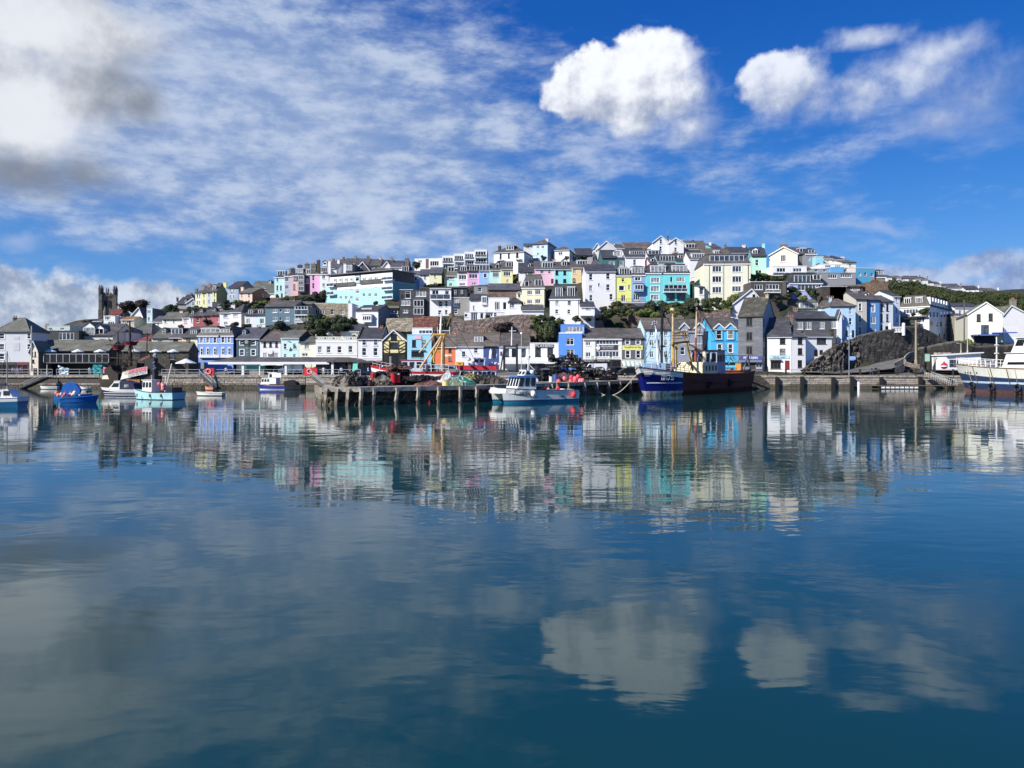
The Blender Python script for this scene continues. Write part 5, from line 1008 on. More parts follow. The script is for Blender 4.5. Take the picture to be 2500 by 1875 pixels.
# far hill houses
FH = 'far houses along the crest on the right'
DL = ['white far house at the left end of the crest', 'grey far house above the left woods', 'pale far house with a dark roof above the left woods', 'cream far bungalow above the left woods', 'white far terrace end above the woods',
      'tallest white far house above the woods', 'grey far house right of the tallest white one', 'far house with a dark gable above the woods', 'small white far house where the woods dip',
      'white far house with a black dormer in the dip', 'white far house left of the big crest house', 'big white crest house with two chimneys and long roof', 'brown-roofed far bungalow right of the big crest house', 'pale far cottage below the brown-roofed bungalow',
      'yellowish far cottage near the right end of the crest', 'white far cottage with a black roof near the right end', 'last small far house at the right end of the crest', 'tiny far roof beyond the last far house']
FD = [(540, 600, 290, 246, 230), (602, 650, 295, 258, 238), (652, 700, 300, 256, 236), (702, 745, 300, 258, 240), (746, 780, 310, 262, 240), (778, 835, 315, 264, 236), (835, 905, 325, 268, 238), (905, 985, 335, 278, 250),
      (985, 1045, 340, 305, 280), (1050, 1125, 350, 325, 300), (1120, 1172, 380, 345, 322), (1160, 1345, 420, 365, 322), (1385, 1530, 410, 378, 345), (1440, 1560, 430, 398, 372), (1560, 1620, 425, 392, 368), (1610, 1740, 425, 395, 368), (1738, 1800, 430, 415, 400), (1800, 1850, 440, 425, 412)]
for (a, b, yb, ye, yr), lb in zip(FD, DL):
 H(a, b, yb, ye, yr, R.choice(['#f2f2f0', '#e9e6dc', '#dfe3e6', '#f4f4f4']), lb, Y=330, d=10, rot=R.uniform(-12, 5), roof=R.choice([SL, SLX, SLB, SLD]), group=FH, w=g('', 8, 9, [a + (b - a) * .3, a + (b - a) * .7], [(yb + ye) / 2]), ch=[(b - 8, yr - 12, 8, 1)] if (b - a) > 60 else (), anchor=False)
for (a, b, yb, ye, yr) in FD:
 tile('G')
 for x in (a, (a + b) / 2, b): p = Wp(PX(x), PY(yb), 328); anchors.append((p.x, p.y, p.z - 2.2)); p = Wp(PX(x), PY(yb), 345); anchors.append((p.x, p.y, p.z - 3))
# ================================================================ SETTING
import numpy as np
for (px, py, Y) in ((2180, 722, 262), (2300, 726, 285), (2400, 742, 305), (2500, 748, 310), (2650, 760, 330), (2200, 790, 215), (2350, 800, 200), (2480, 805, 200), (2700, 790, 230), (2100, 700, 250), (2000, 672, 260),
     (1800, 655, 260), (1500, 650, 260), (1200, 660, 260), (900, 690, 260), (700, 730, 270), (500, 790, 270), (300, 806, 270), (265, 800, 250), (0, 868, 220), (100, 858, 215), (-150, 868, 230), (-150, 880, 170), (2650, 830, 160), (2800, 830, 180), (2900, 800, 260)):
 p = Wp(px, py, Y); anchors.append(tuple(p))
def TP(tl, x, y, Y):
 tile(tl); return Wp(PX(x), PY(y), Y)
for q in (('F', 1240, 1440, 142), ('F', 1400, 1440, 144), ('F', 1600, 1440, 145.5), ('G', 0, 1260, 144), ('G', 120, 1255, 146), ('G', 240, 1230, 147), ('G', 420, 1190, 148.5), ('G', 600, 1150, 149.5), ('G', 740, 1120, 151), ('G', 860, 1080, 153),
          ('G', 300, 1280, 143), ('G', 600, 1240, 144), ('G', 700, 1200, 146), ('G', 760, 1150, 149), ('G', 900, 1080, 152), ('G', 900, 1240, 143.5), ('G', 1100, 1250, 143.5), ('G', 1300, 1250, 143.5), ('G', 1500, 1250, 144), ('G', 1800, 1250, 145), ('G', 2100, 1250, 145)):
 p = TP(*q); anchors += [(p.x, p.y, p.z - .5)] * 3
for q in (('G', 1000, 1000, 149), ('G', 1340, 960, 149), ('G', 1500, 1010, 150), ('G', 1800, 1000, 152), ('G', 2100, 975, 152)):
 p = TP(*q); anchors.append(tuple(p))
for X in range(-150, 171, 6): anchors += [(X, 146, 2.2), (X, 140, 1.2)]
gx = np.arange(-330, 480, 3.0); gy = np.arange(141.0, 430, 2.5)
A = np.array(anchors); GX, GY = np.meshgrid(gx, gy); Z = np.zeros_like(GX); Wt = np.zeros_like(GX)
for ax, ay, azz in A:
 w = 1.0 / (((GX - ax) ** 2 + (GY - ay) ** 2) + 1.5) ** 2.2
 Z += w * azz; Wt += w
Z = Z / Wt - .25
def ground(x, y):
 i = min(len(gy) - 1, max(0, int(round((y - gy[0]) / 2.5)))); j = min(len(gx) - 1, max(0, int(round((x - gx[0]) / 3)))); return float(Z[i, j])
mb = MB(); mb.grid([(float(GX[i, j]), float(GY[i, j]), float(Z[i, j])) for i in range(len(gy)) for j in range(len(gx))], len(gx))
m, t, b = newmat('hillside_ground')
v = node(t, 'ShaderNodeNewGeometry').outputs['Position']; n1 = nz(t, v, .18, 6); n2 = nz(t, v, 1.3, 5)
cc = mixc(t, n1.smooth(.42, .6), (.022, .034, .012), (.065, .05, .036)); cc = mixc(t, n2.smooth(.4, .7) * .7, cc, (.015, .022, .009))
t.links.new(cc, b.inputs['Base Color']); b.inputs['Roughness'].default_value = .95; bump(t, b, n2.s, .8, .4)
tag(mb.build('hillside', m, smooth=True), kind='structure')

# ---------------------------------------------------------------- water
m, t, b = newmat('harbour_water')
pos = node(t, 'ShaderNodeNewGeometry').outputs['Position']
def wn(sx, sy, scale, det, rough=.5, dist=0.0):
 v = node(t, 'ShaderNodeVectorMath', operation='MULTIPLY', ins={0: pos, 1: (sx, sy, 1)}).outputs[0]
 return S(t, node(t, 'ShaderNodeTexNoise', ins={'Vector': v, 'Scale': scale, 'Detail': det, 'Roughness': rough, 'Distortion': dist}).outputs[0])
swell = wn(.55, 1, .38, 3, .5, .4); rip = wn(.5, 1, 1.5, 3, .5, .3); patch = wn(.35, 1, .045, 4, .55).smooth(.42, .62); tiny = wn(.6, 1, 6.0, 2)
hgt = swell * .021 + rip * .0075 * (patch * 1.2 + .25) + tiny * .0011 * (patch + .1)
bm = node(t, 'ShaderNodeBump', ins={'Strength': 1.0, 'Distance': 1.0, 'Height': hgt})
t.links.new(bm.outputs[0], b.inputs['Normal'])
t.links.new(mixc(t, wn(.4, 1, .03, 3).smooth(.35, .65), (.005, .038, .042), (.008, .052, .052)), b.inputs['Base Color'])
b.inputs['Roughness'].default_value = .035; b.inputs['IOR'].default_value = 1.40; b.inputs['Specular IOR Level'].default_value = .5
mb = MB(); mb.face([(-700, -60, 0), (700, -60, 0), (700, 200, 0), (-700, 200, 0)]); tag(mb.build('water', m), kind='structure')

# ---------------------------------------------------------------- quay
m, t, b = newmat('quay_stone')
gp = node(t, 'ShaderNodeNewGeometry').outputs['Position']; oi = t.nodes.new('ShaderNodeObjectInfo'); zc = S(t, node(t, 'ShaderNodeSeparateXYZ', ins={0: gp}).outputs[2])
nn = nz(t, gp, 3.0, 5); c0 = mixc(t, S(t, oi.outputs['Random']), (.30, .265, .225), (.50, .43, .37)); c0 = mixc(t, nn.smooth(.45, .7) * .6, c0, (.16, .14, .115))
n0 = nz(t, gp, .8, 4); weed = (zc * -1 + 1.0 + (n0 - .5) * 1.1).smooth(0, .5)
c0 = mixc(t, weed * .85, c0, (.06, .052, .028)); t.links.new(c0, b.inputs['Base Color']); b.inputs['Roughness'].default_value = .85; bump(t, b, nn.s, .6, .06)
QST = m
m, t, b = newmat('quay_mortar'); t.links.new(mixc(t, nz(t, node(t, 'ShaderNodeNewGeometry').outputs['Position'], 1.5, 5), (.04, .035, .028), (.14, .12, .10)), b.inputs['Base Color']); b.inputs['Roughness'].default_value = .9; QMO = m
m, t, b = newmat('concrete'); gp = node(t, 'ShaderNodeNewGeometry').outputs['Position']; zc = S(t, node(t, 'ShaderNodeSeparateXYZ', ins={0: gp}).outputs[2]); nn = nz(t, gp, 2.2, 6)
c0 = mixc(t, nn.smooth(.4, .7), (.42, .37, .30), (.16, .14, .11)); c0 = mixc(t, (zc * -1 + .9 + (nn - .5)).smooth(0, .5) * .7, c0, (.08, .07, .05)); t.links.new(c0, b.inputs['Base Color']); b.inputs['Roughness'].default_value = .85; bump(t, b, nn.s, .5, .05); CONC = m
m, t, b = newmat('asphalt'); gp = node(t, 'ShaderNodeNewGeometry').outputs['Position']; nn = nz(t, gp, .6, 6); t.links.new(mixc(t, nn.smooth(.35, .7), (.11, .108, .105), (.17, .165, .155)), b.inputs['Base Color']); b.inputs['Roughness'].default_value = .9; ASPH = m

QZ = 2.3
mb = MB()
rows = [(136.0, QZ), (141, QZ), (149, 3.05), (156, 3.2)]
pts = []
for y, z in rows: pts += [(-160, y, z), (-60, y, z), (0, y, z), (45, y, z), (110, y, z), (190, y, z)]
mb.grid(pts, 6); tag(mb.build('quay_road', ASPH), kind='structure')
SV = []
for i in range(6):
 q = MB(); R2 = random.Random(40 + i)
 pp = [(sx * (.5 - R2.uniform(0, .03)), -.5 + R2.uniform(0, .1), sz * (.5 - R2.uniform(.0, .07))) for sx, sz in ((-1, -1), (1, -1), (1, 1), (-1, 1))]
 bk = [(x * 1.0, .5, z) for x, _, z in pp]
 q.face(pp); 
 for j in range(4): k = (j + 1) % 4; q.face([pp[k], pp[j], bk[j], bk[k]])
 SV.append(q.mesh('stone', [QST]))
def stone_wall(root, a, b_, z0, z1, rowh, wmin, wmax, limit, proud=.14):
 a, b_ = Vector(a), Vector(b_); d = b_ - a; L = d.length; ang = math.atan2(d.y, d.x); d.normalize(); n = Vector((d.y, -d.x, 0)); z = z0; cnt = 0; rl = root.location
 big = MB(); off = 0
 while z < z1 - .06:
  h_ = min(R.uniform(*rowh), z1 - z); x = -R.uniform(0, .5)
  while x < L:
   w_ = R.uniform(wmin, wmax); x0, x1 = max(0, x), min(L, x + w_ - .05)
   if x1 - x0 > .15:
    c = a + d * ((x0 + x1) / 2); c = c + n * (proud * .5 - R.uniform(0, .05)); 
    if cnt < limit:
     o = link('stone', R.choice(SV), root); o.location = (c.x - rl.x, c.y - rl.y, z + h_ / 2 - rl.z); o.rotation_euler = (0, 0, ang); o.scale = (x1 - x0, proud, h_ - .045); cnt += 1
    else: off += 1
   x += w_
  z += h_
def quay_wall(x0, x1, Y, z1, label, rowh, wmin, wmax, limit=295):
 r = empty('quay_wall', (x0, Y, 0), 0, label, 'wall', 'harbour walls')
 mb = MB(); mb.box(0, x1 - x0, 0, 1.5, -1.5, z1 - .28, QMO); mb.build('wall_core', None, r)
 cp = MB(); x = 0
 while x < x1 - x0:
  w = R.uniform(1.6, 2.6); cp.box(x, min(x + w - .04, x1 - x0), -.22 - R.uniform(0, .05), 1.45, z1 - .275 - R.uniform(0, .02), z1 + .02 + R.uniform(0, .03)); x += w
 cp.build('coping', CONC, r)
 stone_wall(r, (x0, Y, 0), (x1, Y, 0), -.1, z1 - .3, rowh, wmin, wmax, limit)
 return r
quay_wall(-160, -72, 136, QZ, 'dark rubble harbour wall at the far left behind the blue boats', (.3, .5), .5, 1.4)
quay_wall(-71.9, -38, 136, QZ, 'pale pink and cream rubble harbour wall under the covered market', (.3, .48), .4, 1.1)
quay_wall(-37.9, 43.9, 136, QZ, 'harbour wall hidden behind the pier and trawlers', (.5, .7), 1.8, 3.4, 120)
quay_wall(44, 84, 136, QZ, 'long coursed stone harbour wall below the ramp on the right', (.28, .42), .7, 1.8)
quay_wall(84.1, 190, 136, QZ, 'harbour wall running on behind the white ship', (.3, .45), .8, 2.0, 150)
# timber fender posts on the right wall
for i, px in enumerate((1897, 1958, 2034, 2080, 2152, 2247, 2318)):
 p = Wg(px, 135.4, 0); mb = MB(); mb.box(-.28, .28, -.25, .25, -1.0, 2.1 + (.1 if i % 2 else 0)); o = mb.build('fender_post', plain('#1f1c19', .85, name='wet_timber', var=.4)); o.location = p
 tag(o, f'{["first", "second", "third", "fourth", "fifth", "sixth", "seventh"][i]} dark timber fender post from the trawler on the right harbour wall', 'post', 'fender posts on the harbour wall')

# ---------------------------------------------------------------- pier
PF = [(-19.8, 77), (-15.8, 77.2), (-9, 81.8), (-3, 86), (5.5, 97), (14.5, 109), (22, 120), (36, 136)]
PB = [(-22.8, 90), (-18, 91), (-13, 94), (-8, 98), (-2, 107), (5, 121), (8, 130), (10, 136)]
PZ = 1.85
pier = empty('pier', (-10, 85, 0), 0, 'concrete fishing pier on stout piles, heaped with pots and nets', 'pier')
def rel(p, z, r=pier): return (p[0] - r.location.x, p[1] - r.location.y, z)
mb = MB()
for i in range(len(PF) - 1):
 a, b1, c, d = PF[i], PF[i + 1], PB[i + 1], PB[i]
 for z, fl in ((PZ, 0), (PZ - .3, 1)):
  q = [rel(a, z), rel(b1, z), rel(c, z), rel(d, z)]; mb.face(q[::-1] if fl else q)
loop = PF + PB[::-1]
for i in range(len(loop)):
 a, b1 = loop[i], loop[(i + 1) % len(loop)]; mb.face([rel(a, PZ - .3), rel(b1, PZ - .3), rel(b1, PZ), rel(a, PZ)])
mb.build('deck', CONC, pier)
mb = MB()
def inset(i, k=.75):
 a, c = Vector(PF[i]), Vector(PB[i]); return tuple(a + (c - a).normalized() * k)
for i in range(len(PF) - 1):
 a, b1 = inset(i), inset(i + 1); n = 14
 L = [Vector(a).lerp(Vector(b1), k / n) for k in range(n + 1)]
 pts = []
 for z in (-1, 0, .5, 1, 1.5): pts += [(p.x + R.uniform(-.15, .15) - pier.location.x, p.y + R.uniform(-.25, .2) - pier.location.y, z) for p in L]
 mb.grid(pts, n + 1)
pts = []
for z in (-1, 0, .7, 1.55):
 pts += [(PF[0][0] + .8 + (PB[0][0] - PF[0][0]) * k / 6 + R.uniform(-.2, .2) - pier.location.x, 77.8 + 14.5 * k / 6 - pier.location.y, z) for k in range(7)]
mb.grid(pts, 7)
mb.build('rubble_core', stone('#7a6c58', '#3a3229', 1.3, moss=.4), pier)
bmh = MB()
for i in range(len(PF) - 1):
 a, b1 = Vector(PF[i]), Vector(PF[i + 1]); d = (b1 - a).normalized(); n = Vector((d.y, -d.x)); k = 0.0; L = (b1 - a).length
 q = [a + n * .08, b1 + n * .08, b1 - n * .35, a - n * .35]
 lo = [(p.x - pier.location.x, p.y - pier.location.y, PZ - .42) for p in q]; hi = [(x, y, PZ + .06) for x, y, z in lo]
 for j in range(4): jj = (j + 1) % 4; bmh.face([lo[j], lo[jj], hi[jj], hi[j]])
 bmh.face(hi); bmh.face(lo[::-1])
bmh.build('edge_beam', CONC, pier)
pmv = []
for i in range(4):
 pm = MB(); w_ = R.uniform(.11, .15); j_ = R.uniform(-.2, .2); pm.prism([(-w_ + j_, -2.2), (w_ + j_, -2.2), (w_, -.5), (w_ * 1.4, -.05), (-w_ * 1.4, -.05), (-w_, -.5)], -.2, .22); pmv.append(pm.mesh('pile', [CONC]))
for px in (797, 823, 850, 881, 912, 968, 1020, 1069, 1122, 1162, 1204, 1250, 1300, 1345, 1385, 1425, 1455, 1484, 1511, 1537, 1560):
 k = (px - 1250) / F
 for (a, b1) in zip(PF, PF[1:]):
  # ray X = k Y against the edge
  den = (b1[0] - a[0]) - k * (b1[1] - a[1]); s_ = (k * a[1] - a[0]) / den if abs(den) > 1e-6 else -1
  if 0 <= s_ <= 1:
   x, y = a[0] + (b1[0] - a[0]) * s_, a[1] + (b1[1] - a[1]) * s_; o = link('pile', R.choice(pmv), pier); dd = math.atan2(b1[1] - a[1], b1[0] - a[0])
   o.location = (x + .18 * math.sin(dd) - pier.location.x, y - .18 * math.cos(dd) - pier.location.y, PZ - .02); o.rotation_euler = (R.uniform(-.015, .015), R.uniform(-.03, .03), dd); break
for i in range(6):
 y = 79 + i * 2.3; x = -19.8 - (y - 77) * .31; o = link('pile', R.choice(pmv), pier); o.location = (x - pier.location.x, y - pier.location.y, PZ - .02)

# ---------------------------------------------------------------- ramp, rock face and retaining walls on the right
def wallstrip(name, pts, mat, label, cat='wall', thick=.9, rough=.0, nseg=6, rows_=5, cap=None):
 """pts: (tile, x, ytop, ybottom, Y)"""
 top = [TP(p[0], p[1], p[2], p[4]) for p in pts]; bot = [TP(p[0], p[1], p[3], p[4]) for p in pts]
 c = sum(bot, Vector()) / len(bot); r = empty(name, (c.x, c.y, min(p.z for p in bot)), 0, label, cat)
 T_, B_ = [], []
 for i in range(len(pts) - 1):
  for k in range(nseg): T_.append(top[i].lerp(top[i + 1], k / nseg)); B_.append(bot[i].lerp(bot[i + 1], k / nseg))
 T_.append(top[-1]); B_.append(bot[-1]); n = len(T_); g_ = []
 for q in range(rows_ + 1):
  f = q / rows_
  for a, b1 in zip(B_, T_):
   p = a.lerp(b1, f); jx = (R.uniform(-1, 1) * rough, R.uniform(-1, 1) * rough * 1.6 + (1 - f) * -.3 * (rough > 0), R.uniform(-1, 1) * rough * .4 if 0 < q < rows_ else 0)
   g_.append((p.x + jx[0] - r.location.x, p.y + jx[1] - r.location.y, p.z + jx[2] - r.location.z - (1.0 if q == 0 else 0)))
 mb = MB(); mb.grid(g_, n, mat)
 back = [(x, y + thick, z) for x, y, z in g_[-n:]]; low = [(x, y, z - 6) for x, y, z in back]
 mb.grid(g_[-n:] + back + low, n, mat); mb.build('wall_face', None, r)
 if cap:
  q = MB()
  for a, b1 in zip(T_, T_[1:]):
   q.tube(a - r.location + Vector((0, .3, .05)), b1 - r.location + Vector((0, .3, .05)), .32, n=5)
  q.build('coping', cap, r)
 return r
ROCK = stone('#6b655f', '#38342f', .55, moss=.35)
wallstrip('rock_face', [('F', 1232, 1424, 1426, 142.6), ('F', 1320, 1362, 1426, 143.2), ('F', 1420, 1290, 1424, 144), ('F', 1545, 1195, 1420, 145), ('F', 1650, 1140, 1415, 146), ('G', 0, 985, 1232, 147.5), ('G', 120, 925, 1225, 148.5), ('G', 240, 888, 1205, 149.5)], ROCK,
          'rough dark rock face rising beside the ramp behind the quay railings', 'rock', rough=.24, nseg=8, rows_=9)
wallstrip('retaining_wall', [('G', 240, 888, 1205, 149.5), ('G', 400, 850, 1165, 150.5), ('G', 590, 818, 1125, 152), ('G', 740, 786, 1095, 153.5), ('G', 880, 782, 1060, 155), ('G', 1000, 830, 1050, 157), ('G', 1190, 942, 1010, 160)], stone('#5c5751', '#302d2a', .6, moss=.3),
          'tall black stone retaining wall curving up above the ramp road', rough=.06, cap=stone('#77726a', '#57534d'))
wallstrip('retaining_wall', [('G', 885, 1018, 1085, 146), ('G', 1000, 998, 1225, 145.5), ('G', 1150, 965, 1238, 145), ('G', 1335, 938, 1240, 145), ('G', 1500, 1000, 1240, 146), ('G', 1800, 990, 1240, 148), ('G', 2100, 960, 1240, 148)], stone('#403d39', '#242220', .8, moss=.4),
          'lower dark retaining wall with an arched doorway beside the ramp', rough=.05, cap=stone('#77726a', '#57534d'))
# ramp road surface and its low curved kerb wall
Lp = [('F', 1240, 1432, 142.4), ('G', 0, 1244, 147.2), ('G', 240, 1212, 149.2), ('G', 420, 1168, 150.3), ('G', 600, 1130, 151.8), ('G', 740, 1100, 153), ('G', 860, 1064, 155)]
Rp = [('F', 1240, 1446, 141.2), ('G', 0, 1276, 141.3), ('G', 300, 1264, 141.8), ('G', 600, 1222, 142.8), ('G', 700, 1180, 144.5), ('G', 752, 1130, 147.5), ('G', 920, 1062, 153.5)]
g_ = []
for q in range(5):
 for a, b1 in zip(Lp, Rp): p = TP(*a).lerp(TP(*b1), q / 4); g_.append((p.x, p.y, p.z + .03))
mb = MB(); mb.grid(g_, len(Lp)); tag(mb.build('ramp_road', ASPH), kind='structure')
lw = MB()
P_ = [TP(*a) for a in (('G', 640, 1200, 143.6), ('G', 735, 1150, 146), ('G', 752, 1122, 147.6), ('G', 790, 1092, 149.5), ('G', 920, 1058, 153.4))]
r = empty('kerb_wall', P_[0], 0, 'low whitewashed kerb wall curving up the side of the ramp', 'wall')
for a, b1 in zip(P_, P_[1:]): 
 a, b1 = a - r.location, b1 - r.location; lw.face([a, b1, b1 + Vector((0, 0, .8)), a + Vector((0, 0, .8))]); lw.face([a + Vector((0, .35, .8)), b1 + Vector((0, .35, .8)), b1 + Vector((0, .35, -2)), a + Vector((0, .35, -2))]); lw.face([a + Vector((0, 0, .8)), b1 + Vector((0, 0, .8)), b1 + Vector((0, .35, .8)), a + Vector((0, .35, .8))])
lw.build('wall_face', stone('#c9c4b8', '#8e887c'), r)
P_ = [TP(*a) for a in (('G', 742, 1160, 145.2), ('G', 760, 1195, 143.4), ('G', 830, 1215, 142.2), ('G', 905, 1225, 141.8))]
r = empty('planter_wall', P_[0], 0, 'low curved stone wall at the foot of the tall wooden pole', 'wall'); lw = MB()
for a, b1 in zip(P_, P_[1:]):
 a, b1 = a - r.location, b1 - r.location
 for i in range(4):
  p, q = a.lerp(b1, i / 4), a.lerp(b1, (i + .93) / 4)
  for z in range(3): lw.prism([(p.x, z * .3 + p.z), (q.x, z * .3 + q.z), (q.x, z * .3 + .27 + q.z), (p.x, z * .3 + .27 + p.z)], p.y, p.y + .4)
lw.build('wall_face', stone('#a59c90', '#776f64'), r)
# hill retaining walls and cliff walls between the rows
wallstrip('retaining_wall', [('D', 505, 880, 1030, 154.5), ('D', 640, 938, 1050, 154.5), ('D', 800, 925, 1055, 154.5), ('D', 1000, 890, 1055, 154.5), ('D', 1200, 876, 1060, 154.5), ('D', 1365, 880, 1060, 154.5)], STP, 'long pinkish stone cliff wall below the white garden room', rough=.05, nseg=8, rows_=6, cap=ST)
wallstrip('retaining_wall', [('C', 1172, 818, 905, 158.5), ('C', 1446, 812, 905, 158.5)], STC, 'square grey-brown stone wall under the left black slate-hung house', rough=.04)
wallstrip('retaining_wall', [('C', 1450, 800, 905, 158), ('C', 1700, 795, 905, 158)], stone('#8e5f52', '#6b463d'), 'red-brown stone wall under the right black slate-hung house', rough=.04)
wallstrip('garden_wall', [('B', 1420, 715, 790, 158.5), ('B', 1600, 700, 790, 158.5), ('B', 1860, 700, 790, 158.5), ('B', 1990, 760, 820, 158.5)], STD, 'dark garden wall below the slate-blue house', rough=.1)
wallstrip('garden_wall', [('F', 190, 835, 925, 154), ('F', 330, 832, 925, 154), ('F', 512, 830, 925, 154)], STP, 'pinkish garden wall with two little posts behind the sky blue house', rough=.04, cap=ST)
wallstrip('garden_wall', [('B', 1120, 430, 460, 205), ('B', 1420, 400, 440, 205), ('B', 1530, 400, 440, 204)], STD, 'rough wall under the low white house on the left hill', rough=.1)
wallstrip('garden_wall', [('C', 0, 612, 640, 200), ('C', 240, 600, 640, 200), ('C', 420, 590, 640, 200)], stone('#8d6a62', '#6b5049'), 'reddish garden wall below the tall coloured terrace', rough=.06)
wallstrip('garden_wall', [('D', 180, 588, 606, 176), ('D', 460, 580, 606, 176), ('D', 700, 575, 600, 176)], STD, 'dark planted wall along the foot of the second coloured terrace', rough=.08)
wallstrip('garden_wall', [('D', 700, 570, 596, 178), ('D', 1000, 552, 590, 178), ('D', 1190, 545, 585, 178)], STD, 'dark terrace wall below the sky blue and mint houses', rough=.08)
# ---------------------------------------------------------------- church tower
tile('A'); Yc = 248
a = TP('A', 1196, 600, Yc); u = Yc / F / 4.88
ct = empty('church_tower', a, rad(24), 'dark stone church tower with pinnacles above the left rooftops', 'church')
W_ct = 152 * u; zt = (600 - 190) * u
mb = MB(); mb.box(0, W_ct, 0, W_ct, -4, zt)
for x, y in ((0, 0), (W_ct, 0), (0, W_ct), (W_ct, W_ct)):
 mb.box(x - .5, x + .5, y - .5, y + .5, -4, zt)
 mb.box(x - .62, x + .62, y - .62, y + .62, -4, zt * .55)
mb.build('tower_wall', stone('#9a9182', '#6f675b', 1.0), ct)
pn = MB()
for x, y in ((0, 0), (W_ct, 0), (0, W_ct), (W_ct, W_ct)):
 for dx_, dy_ in ((-.28, -.28), (.3, .3)):
  pn.box(x + dx_ - .26, x + dx_ + .26, y + dy_ - .26, y + dy_ + .26, zt, zt + 1.9); pn.cone((x + dx_, y + dy_), .36, zt + 1.9, zt + 3.6, 4)
for x in (W_ct * .42, W_ct * .56): pn.box(x - .2, x + .2, -.2, .2, zt, zt + 1.3); pn.cone((x, 0), .3, zt + 1.3, zt + 2.6, 4)
pn.build('pinnacle', ST, ct)
bt = MB(); n = 9
for i in range(n):
 if i % 2 == 0:
  x0, x1 = W_ct * i / n, W_ct * (i + 1) / n
  bt.box(x0, x1, -.08, .25, zt, zt + .75); bt.box(x0, x1, W_ct - .25, W_ct + .08, zt, zt + .75); bt.box(-.08, .25, x0, x1, zt, zt + .75); bt.box(W_ct - .25, W_ct + .08, x0, x1, zt, zt + .75)
bt.box(-.15, W_ct + .15, -.15, W_ct + .15, zt - .5, zt); bt.build('battlement', ST, ct)
for x in (.36, .68):
 q = MB(); z0, z1 = zt - 155 * u, zt - 75 * u; w_ = 15 * u; cx = W_ct * x
 P = [(cx - w_, z0), (cx + w_, z0), (cx + w_, z1 - w_)] + [(cx + w_ * math.cos(t_), z1 - w_ + w_ * 1.3 * math.sin(t_)) for t_ in (.5, 1.1, 1.57, 2.04, 2.6)] + [(cx - w_, z1 - w_)]
 q.prism(P, -.03, .02); o = q.build('belfry_window', plain('#1a1917', .8, name='dark_louvre'), ct)
 f_ = MB(); f_.box(cx - .08, cx + .08, -.1, -.03, z0, z1 + .1)
 for k in range(5): f_.box(cx - w_, cx + w_, -.08, -.03, z0 + k * .8, z0 + k * .8 + .1)
 f_.build('louvre', STD, o)
a = TP('A', 1252, 560, 236); ts = empty('church_turret', a, 0, 'small octagonal stone turret with a pointed cap in front of the tower', 'turret'); q = MB(); k = 236 / F / 4.88
q.tube((0, 0, -2), (0, 0, 150 * k), 20 * k, n=8); q.build('turret_wall', ST, ts); q = MB(); q.tube((0, 0, 150 * k), (0, 0, 235 * k), 24 * k, .05, n=8); q.build('turret_cap', SLG, ts)

# ---------------------------------------------------------------- foliage
def leafmat(c1, c2, k):
 m, t, b = newmat('foliage'); oi = t.nodes.new('ShaderNodeObjectInfo'); at = node(t, 'ShaderNodeAttribute', attribute_name='tone'); 
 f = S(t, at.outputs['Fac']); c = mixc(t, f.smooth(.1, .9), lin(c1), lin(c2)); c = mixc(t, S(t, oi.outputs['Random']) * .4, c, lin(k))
 t.links.new(c, b.inputs['Base Color']); b.inputs['Roughness'].default_value = .7
 return m
LEAF = leafmat('#27331a', '#4c5a2b', '#454822'); LEAFD = leafmat('#1f2a1a', '#38472a', '#2b3320'); LEAFP = leafmat('#2a1f1e', '#43322c', '#2a2620'); LEAFY = leafmat('#4e5a24', '#7d8a3c', '#5f6a2c')
def crownmesh(seed, n, nb=9, flat_=1.0, size=.075):
 r_ = random.Random(seed); v, f, tn = [], [], []
 bl = [(Vector((r_.uniform(-.62, .62), r_.uniform(-.62, .62), r_.uniform(-.35, .62) * flat_)), r_.uniform(.26, .5)) for _ in range(nb)] + [(Vector((0, 0, -.05)), .6)]
 for _ in range(n):
  c, rr = r_.choice(bl); d = Vector((r_.gauss(0, 1), r_.gauss(0, 1), r_.gauss(0, 1))).normalized(); d.z = abs(d.z) * .9 if r_.random() < .6 else d.z
  p = c + d * rr * r_.uniform(.75, 1.08); s = size * r_.uniform(.6, 1.5)
  nn = (d + Vector((r_.uniform(-.8, .8), r_.uniform(-.8, .8), r_.uniform(-.3, .9)))).normalized(); a = nn.orthogonal().normalized(); b_ = nn.cross(a)
  i = len(v); ang = r_.uniform(0, 6.28); a2 = a * math.cos(ang) + b_ * math.sin(ang); b2 = nn.cross(a2)
  v += [tuple(p - a2 * s), tuple(p - b2 * s * .55), tuple(p + a2 * s), tuple(p + b2 * s * .55)]; f.append((i, i + 1, i + 2, i + 3)); tn.append(r_.random())
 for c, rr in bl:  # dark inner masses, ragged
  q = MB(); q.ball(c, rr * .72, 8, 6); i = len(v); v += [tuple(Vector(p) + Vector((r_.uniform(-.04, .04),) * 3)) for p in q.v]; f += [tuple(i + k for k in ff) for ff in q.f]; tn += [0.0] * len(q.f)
 me = bpy.data.meshes.new('crown'); me.from_pydata(v, [], f); at = me.attributes.new('tone', 'FLOAT', 'FACE'); at.data.foreach_set('value', tn); me.materials.append(LEAF); return me
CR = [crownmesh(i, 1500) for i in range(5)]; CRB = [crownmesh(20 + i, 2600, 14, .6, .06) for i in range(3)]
BARK = plain('#4a3d30', .9, name='bark')
tm = MB(); tm.tube((0, 0, 0), (.04, .02, .55), .06, .04, 7); tm.tube((.04, .02, .5), (.3, .1, .95), .035, .012, 5); tm.tube((.04, .02, .5), (-.25, -.1, .9), .035, .012, 5); tm.tube((.04, .02, .45), (.05, .28, .95), .03, .01, 5); TM = tm.mesh('trunk', [BARK])
